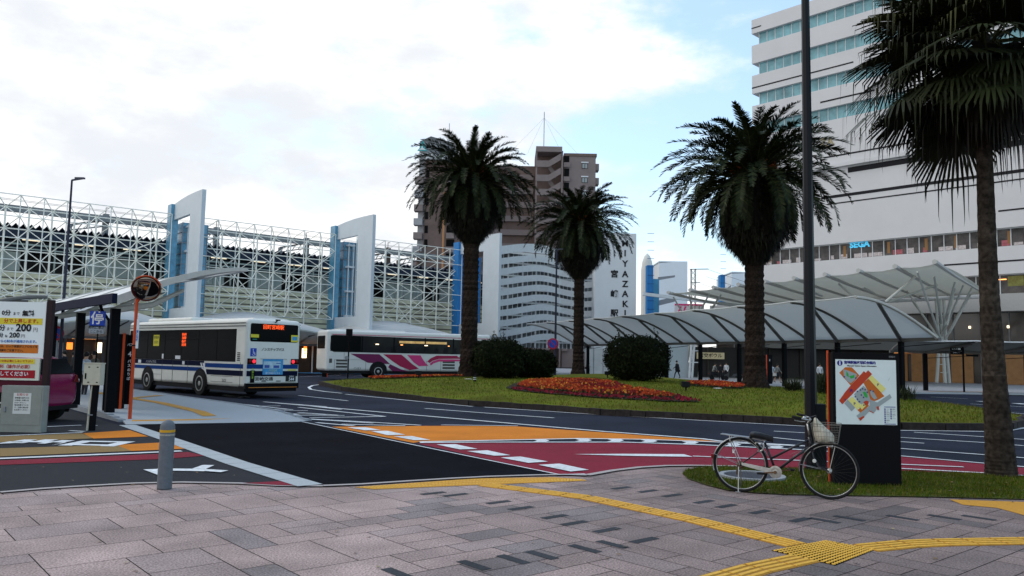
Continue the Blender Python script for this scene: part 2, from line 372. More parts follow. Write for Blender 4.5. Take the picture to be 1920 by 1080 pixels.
flat('red_road_surface', [(-300, 888), (-300, 880), (0, 865.5), (300, 853), (352, 849.5), (386, 856.5), (300, 863), (0, 874)], .018, RED_SURF)
flat('red_road_surface', [(455, 908.5), (480, 907), (530, 904.5), (557, 913), (520, 912)], .018, RED_SURF)
flat('blue_road_surface', [(450, 697), (560, 694), (700, 699), (790, 704), (560, 699.5), (450, 702)], .012, BLUE_SURF)
# platform (bus island) --------------------------------------------------
fa, fb = G(240, 795), G(579, 789.5)
fd = (fb-fa).normalized(); fnrm = Vector((-fd.y, fd.x, 0))
def platz(x, y):
    d = (Vector((x, y, 0))-fa).dot(fnrm); return .018+.11*min(max(d/2.2, 0), 1)
far = Vector((-.66, .75, 0))
pl = [G(236, 797), G(560, 791.5), G(579, 789.5), G(529, 780), G(446, 765), G(300, 743), G(300, 743)+far*32, G(127, 764)+far*32, G(127, 764), G(229, 791)]
flat('bus_island', pl, platz, mat('island_paving', (.40, .435, .46), .75, noise=.25, nscale=70, bump=.2, bscale=200), skirt=.05, world=True, extra=[(fa+fnrm*2.2, fnrm)])
g = MB()
def plrib(pts, wd, dz):
    w_ = [G(*p) for p in pts]; rows = []
    segs = []
    for p, q in zip(w_, w_[1:]):
        n = max(1, int((q-p).length/.5)); segs += [p.lerp(q, i/n) for i in range(n)]
    segs.append(w_[-1])
    for i, p in enumerate(segs):
        t = segs[min(i+1, len(segs)-1)]-segs[max(i-1, 0)]; t.z = 0; t.normalize(); s_ = Vector((-t.y, t.x, 0))*wd/2
        rows.append([Vector((c.x, c.y, z0(c.y)+platz(c.x, c.y)+dz)) for c in (p+s_, p-s_)])
    g.sheet(rows)
plrib([(247, 792.5), (552, 787.5)], .36, .006)
plrib([(393, 786), (300, 763), (235, 752), (180, 742)], .34, .010)
plrib([(215, 757), (300, 748)], .3, .014)
g.build('tactile_paving', YEL)['kind'] = 'structure'
g = MB()
for i in range(60):   # kerb stones of the island: right-hand and left-hand edge
    for base in (G(300, 743), G(127, 764)):
        p = base+far*i*.6
        if i > 30: continue
        g.box((p.x, p.y, z0(p.y)+.06), (.585, .18, .16), rz=math.atan2(far.y, far.x))
for pts in ([G(579, 789.5), G(529, 780), G(446, 765), G(300, 743)], [G(229, 792), G(127, 764)]):
    for p, q in zip(pts, pts[1:]):
        L = (q-p).length; n = max(1, round(L/.6)); dr = (q-p).normalized()
        for k in range(n):
            c = p.lerp(q, (k+.5)/n); zt = platz(c.x, c.y)
            g.box((c.x, c.y, z0(c.y)+zt-.06), (L/n-.012, .16, .15), rz=math.atan2(dr.y, dr.x))
g.build('island_kerb', GRANITE_D)['kind'] = 'structure'
# tactile paving on the plaza ---------------------------------------------
flat('tactile_paving', [(663, 914), (746, 908), (892, 897.5), (1037, 895.2), (1096, 899.5), (1100, 902), (906, 909.6), (702, 918)], .005, YEL)
flat('tactile_paving', [(1780, 937), (1925, 942), (1925, 968), (1870, 953), (1805, 947)], .005, YEL)
YEL2 = mat('yellow_guide_bar', (.74, .42, .055), .55, noise=.25, nscale=30)
YELD = mat('yellow_guide_base', (.40, .20, .03), .7, noise=.3, nscale=20)
g = MB(); b = MB()
def guide(pts):
    w_ = [G(*p) for p in pts]
    out = [w_[0]]
    for p, q in zip(w_, w_[1:]):
        n = max(1, round((q-p).length/.30)); out += [p.lerp(q, (i+1)/n) for i in range(n)]
    for p, q in zip(out, out[1:]):
        t = (q-p); L = t.length; t.normalize(); s_ = Vector((-t.y, t.x, 0)); rz = math.atan2(t.y, t.x); c = (p+q)/2
        g.box((c.x, c.y, z0(c.y)+.000), (L-.008, .30, .010), rz=rz)
        for k in (-1.5, -.5, .5, 1.5):
            d = c+s_*k*.073; b.box((d.x, d.y, z0(d.y)+.0075), (L-.03, .036, .006), rz=rz)
guide([(908, 909), (1100, 933), (1300, 975), (1495, 1023)])
guide([(1622, 1028), (1700, 1020.5), (1765, 1017.5), (1925, 1014.5), (2100, 1012)])
guide([(1510, 1047), (1420, 1066), (1330, 1092), (1200, 1150)])
q4 = [G(1446, 1033), G(1548, 1014), G(1642, 1031), G(1566, 1061)]
g.add([Vector((p.x, p.y, .004)) for p in q4], [(0, 3, 2, 1)])
g.add([Vector((p.x, p.y, .004)) for p in q4], [(0, 1, 2, 3)])
for i in range(18):
    for j in range(12):
        u, v = (i+.5)/18, (j+.5)/12; p = q4[0].lerp(q4[1], u).lerp(q4[3].lerp(q4[2], u), v)
        b.lathe([(.019, 0), (.014, .006)], (p.x, p.y, .005), n=6)
g.build('tactile_paving', YELD)['kind'] = 'structure'; b.build('tactile_guide_bars', YEL2)['kind'] = 'structure'
g = MB()
for k in range(64):
    for j in range(3):
        u = (k+.5)/64; v = (j+.5)/3
        a_ = [G(668, 914), G(892, 898.5), G(1094, 899.5)]; c_ = [G(706, 917), G(906, 909), G(1090, 901.5)]
        s = u*2; i = int(min(s, 1)); f = s-i; p = a_[i].lerp(a_[i+1], f).lerp(c_[i].lerp(c_[i+1], f), v)
        g.lathe([(.022, 0), (.016, .005)], (p.x, p.y, z0(p.y)+.006), n=6)
g.build('tactile_studs', YEL2)['kind'] = 'structure'
# road markings ------------------------------------------------------------
g = MB(); W = .13
TRK = None
L = lambda pts, wd=W, dz=.024: ribbon(g, pts, wd, dz)
L([(566, 792.3), (810, 843.5), (1050, 893)], .045)
for q in ([(651.7, 803.3), (685, 803), (714, 808), (685, 808.7)], [(695.4, 810.2), (726.7, 809.6), (760, 817), (726.7, 818)], [(738, 820.2), (772.5, 819.6), (807, 827), (775.6, 827.3)],
          [(818.3, 835.6), (853.8, 835), (895.4, 844), (862, 845)], [(875.6, 848.3), (914, 846.7), (957, 856), (926.7, 857)], [(938.8, 860.6), (976, 858.5), (1027.3, 868), (990.8, 870.6)],
          [(1009.6, 874.4), (1049, 871.9), (1104.4, 883.8), (1070, 886.9)], [(1053, 892.2), (1095, 891), (1100, 892.7), (1060, 893)]): quadg(g, q, .024)
for q in ([(1076, 854), (1170, 853.3), (1170, 857)], [(1170, 853.3), (1282.5, 854), (1299, 859), (1170, 857)]): quadg(g, q[::-1], .024)
L([(1299, 857.5), (1555, 868), (1690, 873), (1807, 878)], .10)
L([(1690, 881), (1843, 889), (1925, 894.5)], .10)
L([(1510, 846), (1689, 857), (1847, 871), (1925, 878)], .10)
L([(1560, 835), (1689, 843), (1850, 855), (1925, 861)], .10)
L([(1689, 830), (1733, 833)], .1); L([(1451, 810), (1560, 816), (1689, 822), (1851, 832), (1925, 838)], .1); L([(1714, 812), (1851, 821), (1925, 826)], .1); L([(1448, 822), (1510, 828.5)], .1)
L([(500, 755), (560, 760.5), (760, 778), (960, 795.5), (1130, 810.5), (1316, 824.5), (1352, 829), (1510, 838), (1600, 844)], .16)
L([(560, 765), (722, 782.3)], .13); L([(540, 758), (640, 769)], .13); L([(722, 782.3), (580, 784.6)], .13)
L([(581, 787), (700, 793.5), (789, 799)], .13); L([(593, 794), (664, 800.3)], .13); L([(640, 797), (760, 800)], .13)
L([(827, 798.3), (971, 800)], .1)
L([(560, 742.5), (652, 752.5)]); L([(797, 767), (920, 776.5), (1039, 785)])
L([(600, 721.7), (586, 723.5), (579, 727), (583, 731), (610, 735), (641, 738.3)], .15); L([(647.5, 740), (886, 763.3)]); L([(908, 764.5), (1120, 778.5), (1316, 789.7), (1507, 800.5), (1689, 808.5), (1851, 810.5), (1892, 808.5), (1925, 803)])
# hatch band
for up, dn in (((787, 830), (787, 832)),): pass
L([(787, 830.5), (956, 827), (1087, 824), (1212, 825.8), (1316, 829.5), (1510, 838.5)], .14); L([(787, 832), (920, 831), (1170, 831), (1316, 836), (1510, 845.5)], .14)
for xa, ya in ((1010, 828.4), (1090, 827.5), (1150, 827.8), (1213, 829), (1290, 832), (1370, 836), (1450, 840.5)):
    quadg(g, [(xa-12, ya+2.6), (xa+12, ya+2.6), (xa+20, ya), (xa+12, ya-2.6), (xa-12, ya-2.6), (xa-3, ya)][::-1], .026)
# chevrons beside the bus
o_ = lambda x, y: (300+x/4.8, 720+y/4.8)
for a, c in (((540, 195), (638, 172)), ((640, 175), (1190, 238)), ((700, 208), (1085, 203)), ((740, 226), (1195, 236)), ((930, 248), (1330, 246)), ((1000, 268), (1500, 283)), ((1190, 290), (1660, 290)), ((1240, 262), (1600, 288)), ((880, 236), (1250, 286)), ((560, 105), (740, 128)), ((50, 62), (310, 72)), ((1350, 325), (1920, 360)), ((930, 165), (1500, 210))):
    L([o_(*a), o_(*c)], .12)
L([(420, 741), (470, 746)], .12)
# far lanes to the right
L([(1706, 751), (1751, 754)], .12); L([(1744, 745), (1814, 748.3)], .12); L([(1819, 758), (1925, 764)], .12); L([(1834, 753), (1862, 755)], .35); L([(1894, 775), (1925, 777.5)], .12); L([(1893, 785), (1925, 788.5)], .12); L([(1895, 792), (1925, 795.5)], .12); L([(1905, 757), (1925, 759)], .5)
L([(585, 700), (700, 706)], .12); L([(560, 707), (640, 704)], .12)
# car park exit
L([(-250, 831), (0, 819.5), (155, 813)], .10); L([(-250, 876), (0, 862.5), (300, 850), (340, 848)], .16)
L([(75, 802.5), (152, 799)], .1); L([(165, 799.5), (182, 800)], .1); L([(130, 809.5), (158, 811)], .1)
a = lambda *p: [(x/3, 720+y/3) for x, y in p]
quadg(g, a((805, 490), (885, 520), (890, 487)), .024)
quadg(g, a((885, 486), (880, 497), (970, 497), (970, 485)), .026)
quadg(g, a((970, 485), (970, 497), (1150, 500), (1155, 489), (1080, 486)), .024); quadg(g, a((1080, 486), (1155, 489), (1205, 466), (1140, 465)), .026); quadg(g, a((1155, 489), (1150, 500), (1240, 507), (1285, 497)), .028)
g.build('road_markings', WHITE_PAINT)['kind'] = 'structure'
# words painted on the lane (read from the car park)
t = text('出口', 1.0, WHITE_PAINT, (0, 0, 0), Matrix.Identity(3), None, name='painted_lane_lettering', ext=0, bold=.07)
t['kind'] = 'structure'
o0, ox, oy = G(10, 843), G(255, 834), G(0, 828)
ex = (ox-o0); ey = Vector((.5, .86, 0))*(.62)
cx = (G(-20, 838)+G(255, 829))/2
M = Matrix.Identity(4); xv = (G(255, 829)-G(-20, 838))/2.1
M.col[0] = (*xv.xy, -.006*xv.y, 0); M.col[1] = (ey.x*1.45, ey.y*1.45, -.006*ey.y*1.45, 0); M.col[2] = (0, 0, 1, 0); M.col[3] = (cx.x, cx.y, z0(cx.y)+.026, 1)
t.matrix_world = M
# far plaza around the station ----------------------------------------------
fp = [G(*p) for p in [(0, 713), (250, 703), (560, 696), (760, 698), (1000, 701), (1130, 705), (1250, 714), (1395, 722), (1500, 729), (1689, 738), (1930, 741)]]
flat('station_forecourt', fp+[Vector((70, 50, 0)), Vector((90, 150, 0)), Vector((-120, 150, 0)), Vector((-120, 60, 0))], .10, mat('forecourt_paving', (.30, .31, .33), .8, noise=.25, nscale=6), skirt=.05, world=True)
g = MB()
for p, q in zip(fp, fp[1:]):
    n = max(1, round((q-p).length/1.5))
    for k in range(n):
        c = p.lerp(q, (k+.5)/n); d = q-p
        g.box((c.x, c.y, z0(c.y)+.045), ((q-p).length/n-.02, .2, .14), rz=math.atan2(d.y, d.x))
g.build('forecourt_kerb', GRANITE)['kind'] = 'structure'
g = MB(); ribbon(g, [(1740, 736.6), (1850, 737.6)], .35, .106); g.build('tactile_paving', YEL)['kind'] = 'structure'
# ------------------------------------------------------------------ round planted island
IS = [(599.6, 721.7), (643, 733), (706, 742), (800, 753.5), (881, 761.5), (920, 763.5), (1045, 772), (1128, 779), (1212, 783.5), (1316, 788), (1395, 792.5), (1507, 798), (1600, 803), (1689, 806.5), (1770, 808), (1851, 808), (1895, 806.5), (1915, 801), (1908, 795)]
near = [G(*p) for p in IS]
farp = [Vector(p+(0,)) for p in [(16.6, 26), (18.0, 30.5), (18.4, 34.5), (18, 40), (17.4, 46), (16.2, 52), (14.6, 60), (13.4, 68), (10, 73), (6, 73), (3, 68), (0, 62), (-4.5, 57), (-8.3, 53), (-10.6, 48)]]
outl = near+farp
def pdist(x, y):
    p = Vector((x, y, 0)); d = 1e9
    for a_, b_ in zip(outl, outl[1:]+outl[:1]):
        ab = Vector((b_.x-a_.x, b_.y-a_.y, 0)); ap = Vector((x-a_.x, y-a_.y, 0)); t_ = max(0, min(1, ap.dot(ab)/ab.length_squared)); d = min(d, (ap-ab*t_).length)
    return d
def inside(x, y):
    c = False; n = len(outl)
    for i in range(n):
        a_, b_ = outl[i], outl[(i+1) % n]
        if (a_.y > y) != (b_.y > y) and x < (b_.x-a_.x)*(y-a_.y)/(b_.y-a_.y)+a_.x: c = not c
    return c
def mound(x, y):
    d = pdist(x, y); return z0(y)+.21+.40*(1-math.exp(-d/3.0))+ (.12*min(1, max(0, (y-45)/20)) if d > 1 else 0)
pts2 = [Vector((p.x, p.y)) for p in outl]; nb = len(pts2)
yy = 21.5
while yy < 75:
    st = .8 if yy < 40 else 1.3; xx_ = -12
    while xx_ < 20:
        if inside(xx_, yy) and pdist(xx_, yy) > .35: pts2.append(Vector((xx_, yy)))
        xx_ += st
    yy += st
vo, eo, fo, _, _, _ = geometry.delaunay_2d_cdt(pts2, [(i, (i+1) % nb) for i in range(nb)], [], 1, 1e-5)
GRASS = mat('lawn', (.070, .098, .008), .95, noise=.55, nscale=1.2, bump=.9, bscale=60, ncol=(.11, .10, .014), spec=.05, big=.3, bigs=.3)
g = MB(); g.add([Vector((v.x, v.y, mound(v.x, v.y) if pdist(v.x, v.y) > .05 else z0(v.y)+.2)) for v in vo], [f for f in fo])
g.build('grass_mound', GRASS, smooth=True)['kind'] = 'structure'
g = MB(); rnd = random.Random(5)
cl = outl+[outl[0]]
for p, q in zip(cl, cl[1:]):
    p = Vector((p.x, p.y, 0)); q = Vector((q.x, q.y, 0)); L_ = (q-p).length; n = max(1, round(L_/.55))
    for k in range(n):
        c = p.lerp(q, (k+.5)/n); d = q-p
        if c.y < 60: g.box((c.x, c.y, z0(c.y)+.10+rnd.uniform(-.008, .008)), (L_/n-.015, .16+rnd.uniform(0, .02), .22), rz=math.atan2(d.y, d.x))
o = g.build('lava_stone_kerb', DARKSTONE); o['kind'] = 'structure'
# grass blades on the mound and the near bed
def blades(name, spots, h, seed, mt, wd):
    g = MB(); r = random.Random(seed)
    for (x, y, z) in spots:
        a_ = r.uniform(0, 6.28); hh = h*r.uniform(.5, 1.2); lx, ly = r.uniform(-.5, .5)*hh, r.uniform(-.5, .5)*hh
        dx, dy = math.cos(a_)*wd/2, math.sin(a_)*wd/2
        k = r.random(); t_ = r.uniform(.7, 1.3)
        if h > .07 and pdist(x, y) < 1.6: k = k*.45+.52
        g.tone = tuple(c*t_ for c in ((.060, .098, .007) if k < .60 else ((.095, .105, .012) if k < .86 else (.17, .13, .035))))
        g.add([(x-dx, y-dy, z), (x+dx, y+dy, z), (x+lx, y+ly, z+hh)], [(0, 1, 2)])
    o = g.build(name, mt, tones=True); o['kind'] = 'stuff'; return o
BLADE = attr_mat('grass_blade', speck=.1, sscale=20, bump=0, big=.3, rough=.9, spec=.05)
r = random.Random(11); sp = []
while len(sp) < 26000:
    y = 21+ (r.random()**1.8)*30; x = r.uniform(-10, 18.5)
    if inside(x, y) and pdist(x, y) > .07: sp.append((x, y, mound(x, y)-.01))
tag(blades('lawn_grass', sp, .09, 1, BLADE, .03), 'short green grass blades over the round planted mound', 'grass')
BED = [(1279, 889), (1288, 883), (1310, 878.5), (1345, 876.5), (1420, 878), (1500, 880), (1690, 885), (1843, 891), (1930, 896.5), (1935, 938), (1850, 936), (1750, 933.5), (1600, 931), (1480, 929), (1420, 926), (1365, 921), (1325, 911), (1290, 899)]
flat('grass_bed', BED, .014, mat('bed_soil_grass', (.045, .07, .014), .95, noise=.6, nscale=4, bump=1, bscale=80, ncol=(.10, .09, .03)))
bw = [G(*p) for p in BED]
def inpoly(x, y, P_):
    c = False; n = len(P_)
    for i in range(n):
        a_, b_ = P_[i], P_[(i+1) % n]
        if (a_.y > y) != (b_.y > y) and x < (b_.x-a_.x)*(y-a_.y)/(b_.y-a_.y)+a_.x: c = not c
    return c
ring = G(1410, 896); sp = []
while len(sp) < 22000:
    x, y = r.uniform(2, 9), r.uniform(9, 13.5)
    if inpoly(x, y, bw) and (Vector((x, y, 0))-Vector((ring.x, ring.y, 0))).length > .5: sp.append((x, y, z0(y)+.01))
tag(blades('bed_grass', sp, .05, 2, BLADE, .012), 'worn patchy grass in the planted bed behind the bicycle', 'grass')
# ================================================================== large structures
def frame(o, rz): return Matrix.Translation(o) @ Matrix.Rotation(rz, 4, 'Z')
# ------------------------------------------------------------------ station facade line
F0 = Vector((-39.7, 62, 0)); FD = Vector((1.2, 1, 0)).normalized(); FN = Vector((FD.y, -FD.x, 0))    # FN points towards the square
FA = math.atan2(FD.y, FD.x)
def fpt(t, out=0, z=0): return F0+FD*t+FN*out+Vector((0, 0, z))
def ft(px):   # distance along the facade line seen at photo column px on the horizon
    d = ray(px, 600); return None if abs(d.x-1.2*d.y) < 1e-6 else (( (-39.7-62*1.2)/(d.x-1.2*d.y)*d.y)-62)/FD.y
MOD = 1.69; TOP = 13.8; NR = 5
def space_frame(t0, t1, label):
    o = thing('space_frame', label, 'steel frame', fpt(t0), FA, 'white space frame screens along the station front')
    n = max(2, round((t1-t0)/MOD)); st = (t1-t0)/n; z_ = [TOP-k*1.72 for k in range(NR+1)]
    a = MB(); b = MB(); c = MB(); d = MB(); e = MB()
    for i in range(n+1):
        x = i*st; a.bar((x, 0, z_[-1]), (x, 0, z_[0]), .042, 5)
    for z in z_: b.bar((0, 0, z), ((t1-t0), 0, z), .04, 5)
    for i in range(n):
        x = (i+.5)*st; c.bar((x, 1.2, z_[-1]+.5 if i % 2 else z_[-1]-1.5), (x, 1.2, z_[0]-.86), .075, 6)
    for k in range(NR): d.bar((0, 1.2, z_[k]-.86), ((t1-t0), 1.2, z_[k]-.86), .05, 5)
    for i in range(n):
        for k in range(NR):
            q = ((i+.5)*st, 1.2, z_[k]-.86)
            for u in (0, 1):
                for v in (0, 1): e.bar(((i+u)*st, 0, z_[k+v]), q, .036, 4)
    # long stays crossing the whole bay
    f = MB()
    f.bar((0, .6, TOP-1), ((t1-t0)*.5, -.1, z_[-1]), .05, 5); f.bar(((t1-t0), .6, TOP-2), ((t1-t0)*.35, -.1, z_[-1]-.3), .05, 5)
    a.build('post_row', FRAMEW, o); b.build('chord_row', FRAMEW, o); c.build('main_post_row', FRAMEW, o); d.build('rear_chord_row', FRAMEW, o); e.build('bracing', FRAMEW, o); f.build('stay', FRAMEW, o)
    return o
t_p1, t_p2, t_p3 = ft(316), ft(627), ft(866)
space_frame(-9, t_p1-.2, 'white tube space frame at the far left, before the first pylon gate')
space_frame(t_p1+2.2, t_p2-.2, 'white tube space frame between the left and the middle white pylon gates')
space_frame(t_p2+2.2, t_p3-.2, 'white tube space frame between the middle pylon gate and the leftmost palm')
BLUEG = mat('blue_gate_glass', (.09, .30, .46), .25, noise=.4, nscale=1.5, spec=.7)
BLUEP = mat('blue_gate_paint', (.03, .20, .50), .45, noise=.12, nscale=2)
def gate(t, label, blue):
    o = thing('pylon_gate', label, 'gate', fpt(t), FA, 'pylon gates of the station front')
    D = 7.0; lw = 2.8
    # C-shaped white plate standing square to the facade; local -y points to the square
    prof = [(0, 14.75), (-2, 15.0), (-4.2, 15.05), (-6.2, 14.95), (-D, 14.6), (-D, 4.0), (0, 4.2), (0, 5.6), (-D+lw, 5.4), (-D+lw, 13.3), (0, 13.3)]
    g = MB(); 
    # split into convex pieces butted end to end
    top_ = [(0, 13.3)]+[(-D+lw, 13.3)]+[(-D, 13.3)]+[(-D, 15.0), (-5.2, 15.02), (-3.4, 15.0), (-1.6, 14.9), (0, 14.75)]
    g.prism([(0, y, z) for y, z in top_], (.32, 0, 0)); g.prism([(0, y, z) for y, z in [(-D, 5.4), (-D+lw, 5.4), (-D+lw, 13.3), (-D, 13.3)]], (.32, 0, 0))
    g.prism([(0, y, z) for y, z in [(-D, 4.0), (0, 4.2), (0, 5.4), (-D, 5.4)]], (.32, 0, 0))
    g.build('white_portal', WHITE2, o)
    b = MB(); b.bx(-.3, .35, .0, 1.0, 4, 14.7); b.build('blue_fin', blue, o)
    b = MB(); b.bx(.8, 3.0, .1, 1.7, 4.5, 13.2); tw = b.build('glass_tower', blue, o)
    f = MB()
    for z in [4.7+i*.95 for i in range(9)]: f.bx(.74, 3.06, .04, 1.76, z, z+.05)
    for x in (.78, 1.25, 1.7, 2.12, 3.0): f.bx(x-.03, x+.03, .03, .1, 4.6, 13.2)
    f.build('tower_frame', STEEL, tw)
    s = MB()
    for z in (5.6, 8.1, 10.6, 12.8):
        s.box((1.4, -.2, z), (.8, .5, .18)); 
    s.bar((1.15, -.35, 4.5), (1.15, -.35, 13), .06, 6); s.bar((1.7, -.35, 4.5), (1.7, -.35, 13), .06, 6)
    s.build('tower_mast', WHITE, o)
    return o
gate(t_p1, 'white gate-like pylon with a blue glass shaft, leftmost, rising behind the bus shelter roof', BLUEG)
gate(t_p2, 'white gate-like pylon with a blue glass shaft standing above the gap between the two buses', BLUEG)
o = gate(t_p3-.4, 'white pylon gate immediately right of the leftmost palm trunk, blue fin showing left of it', BLUEP)
# ------------------------------------------------------------------ elevated station behind
st_ = thing('railway_station', 'elevated railway station behind the white frames, dark saw-edged roof above striped beige walls', 'station', fpt(-12, -5), FA)
Ls = 66
ROOF = mat('dark_blue_roof', (.022, .034, .058), .6, noise=.3, nscale=1)
g = MB()
g.sheet([[Vector((x, 0, 11.9 if i % 2 else 12.25)), Vector((x, 9, 11.1 if i % 2 else 11.4))] for i, x in enumerate([k*.29 for k in range(int(Ls/.29))])], .1)
g.bx(0, Ls, .05, .3, 10.95, 11.82)
g.build('roof', ROOF, st_)
g = MB(); g.bx(0, Ls, 1.2, 9, 10.0, 10.9); g.build('platform_ceiling', mat('navy_soffit', (.02, .03, .05), .6), st_)
BEIGE = mat('beige_wall_panel', (.85, .80, .56), .7, noise=.3, nscale=.8)
BEIGE2 = mat('grey_wall_groove', (.26, .25, .21), .8, noise=.3, nscale=1)
g = MB(); g.bx(0, Ls, 1.0, 9, 0, 8.3); w1 = g.build('wall', BEIGE2, st_)
g = MB()
for k in range(9): g.bx(0, Ls, .9, .99, 3.4+k*.54, 3.4+k*.54+.38)
g.build('wall_panel_band', BEIGE, w1)
g = MB(); g.bx(0, Ls, 3.0, 3.2, 8.3, 10.0); g.build('dark_platform_opening', mat('platform_gloom', (.045, .042, .04), .8, noise=.7, nscale=.5), st_)
rr = random.Random(4)
x = 3
PAN = mat('pale_green_panel', (.42, .47, .43), .6, noise=.12, nscale=1)
while x < Ls-4:
    wdt = rr.choice([3.5, 5, 6.5]); g = MB(); g.bx(x, x+wdt, 1.1, 1.3, 8.32, 9.9)
    for k in range(int(wdt/1.2)+1): g.bx(x+k*1.2, x+k*1.2+.06, 1.02, 1.095, 8.32, 9.9)
    g.build('windscreen_panel', PAN, st_); x += wdt+rr.choice([2.5, 4, 5])
g = MB(); 
for k in range(int(Ls/2.2)): g.bx(1+k*2.2, 1.12+k*2.2, .3, .45, 8.3, 10.94)
g.bx(0, Ls, .28, .4, 10.45, 10.6); g.bx(0, Ls, .28, .4, 10.1, 10.2); g.bx(0, Ls, .3, .42, 9.1, 9.17)
g.build('handrail', mat('pale_green_rail', (.36, .42, .38), .5), st_)
for k in range(16):
    g = MB(); x = 2+k*4.0; g.bx(x, x+1.5, .7, .8, 10.92, 11.0); g.build('platform_lamp', mat('platform_tube', (.8, .75, .6), emit=(1, .85, .6), es=1.1), st_)
for x, z0_, z1_, w_ in ((26, 3.2, 4.9, 3.2), (33, 3, 4.6, 2), (44, 3, 4.7, 3), (12, 3, 4.6, 3)):
    g = MB(); g.bx(x, x+w_, .82, .89, z0_, z1_); g.build('wall_vent', mat('vent_grey', (.12, .12, .12), .7), st_)
# railway gantry beam
gn = thing('railway_gantry', 'weathered grey railway gantry beam running behind the white frames', 'gantry', fpt(-12, -9), FA)
GAN = mat('weathered_gantry', (.27, .28, .28), .7, noise=.35, nscale=2)
g = MB(); g.bx(0, 62, 0, .35, 13.75, 14.35); g.build('beam', GAN, gn)
for x in (21.0, 31.5, 41.5, 52, 56.5):
    g = MB(); g.bx(x, x+.5, .4, .9, 0, 14.6); g.bar((x-2.8, .6, 13.2), (x+.2, .6, 14.0), .12); g.bar((x-2.8, .6, 12.7), (x+.1, .6, 13.4), .08)
    for q in range(4): g.bar((x-2.8+q*.7, .6, 12.7+q*.18), (x-2.4+q*.7, .6, 13.35+q*.18), .05)
    g.bx(x-2.95, x-2.6, .45, .8, 11.6, 13.2)
    g.bar((x+.2, .6, 14.6), (x+.2, .6, 15.2), .04); g.bar((x+.2, .6, 15.2), (x+.5, .6, 15.2), .04)
    g.build('gantry_post', GAN if x < 52 else mat('rusty_gantry', (.13, .09, .07), .7, noise=.3), gn)
g = MB()
for z, y in ((14.9, .2), (12.9, 3), (12.3, 5), (14.6, -1)): g.bar((0, y, z), (62, y, z-.1), .018, 4)
g.build('overhead_wire', mat('wire', (.12, .12, .13), .6), gn)
# ------------------------------------------------------------------ wavy station front block, tower plate
wv = thing('station_entrance_block', 'white station entrance block with rows of wavy louvres, between the two left palms', 'building', (0, 0, 0))
def along(p, q, u): return p.lerp(q, u)
WP = [Vector((-2.6, 94, 0)), Vector((2.2, 97.5, 0)), Vector((6.2, 99.3, 0)), Vector((10.4, 99.8, 0))]
def wpt(u):
    s_ = u*3; i = min(int(s_), 2); return WP[i].lerp(WP[i+1], s_-i)
g = MB()
rows = []
for z in (3.0, 14.6): rows.append([wpt(u/24)+Vector((.5, 2.2, z)) for u in range(25)])
g.sheet(rows); g.build('glazed_wall', mat('entrance_glass', (.20, .22, .23), .3, noise=.75, nscale=.8, spec=.3), wv)
g = MB()
for k in range(25):
    p = wpt(k/24)+Vector((.3, 1.6, 0)); g.bar(p+Vector((0, 0, 3)), p+Vector((0, 0, 14.5)), .05 if k % 3 else .14, 4)
for z in [3.6+i*1.6 for i in range(8)]:
    g.sheet([[wpt(u/24)+Vector((.3, 1.5, z)) for u in range(25)], [wpt(u/24)+Vector((.3, 1.5, z+.22)) for u in range(25)]])
    g.sheet([[wpt(u/24)+Vector((.3, 1.5, z+.22)) for u in range(25)], [wpt(u/24)+Vector((.5, 2.2, z+.22)) for u in range(25)]])
g.build('mullion', WHITE, wv)
for k in range(10):
    g = MB(); zb = 3.3+k*1.20; rows = []
    for zz_, dd in ((.0, 0), (.74, .20)):
        rows.append([wpt(u/48)+Vector((-dd*.3, -.2-dd-.5*math.sin(math.pi*u/48*2-.4+k*.10), zb+zz_*(1.0 if k < 9 else 1.3)+.42*math.sin(math.pi*2*(u/48)*1.1-2.0+k*.10)+.55*(u/48))) for u in range(49)])
    g.sheet(rows)
    r2 = [p+Vector((.04, .09, 0)) for p in rows[0]]; g.sheet([[p+Vector((.04, .09, 0)) for p in rows[1]], r2]); g.sheet([rows[1], [p+Vector((.04, .09, 0)) for p in rows[1]]]); g.sheet([r2, rows[0]])
    g.build('wavy_louvre', WHITE, wv)
g = MB(); g.sheet([[wpt(u/24)+Vector((.4, .6, 14.6)) for u in range(25)], [wpt(u/24)+Vector((.6, 3, 14.9)) for u in range(25)]], .3); g.build('roof_edge', WHITE, wv)
# tower plate
TY = 96.5
pa, pb = P(1115, 500, TY), P(1193, 500, TY)
tw = thing('name_tower', 'tall white tower slab with the station name in black letters, right of the middle palm', 'tower', (pa.x, TY, 0))
wt = pb.x-pa.x; zt = P(1150, 437, TY).z
g = MB(); g.bx(0, wt, 0, 2.5, 0, zt); g.build('slab', mat('tower_white', (.66, .69, .71), .5, noise=.05, nscale=.6), tw, bevel=.04)
INK = mat('black_lettering', (.02, .02, .022), .6)
RF = rot3((1, 0, 0))
for ch, py in (('M', 457), ('I', 475.5), ('Y', 495), ('A', 514.5), ('Z', 533), ('A', 551.5), ('K', 570.5), ('I', 588)):
    q = P(1172, py, TY); text(ch, 1.05, INK, (q.x-pa.x, -.03, q.z), RF, tw, 'letter', .02, .03)
for ch, py in (('宮', 514.5), ('崎', 552), ('駅', 588)):
    q = P(1152, py, TY); text(ch, .95, INK, (q.x-pa.x, -.03, q.z), RF, tw, 'letter', .02, .03)
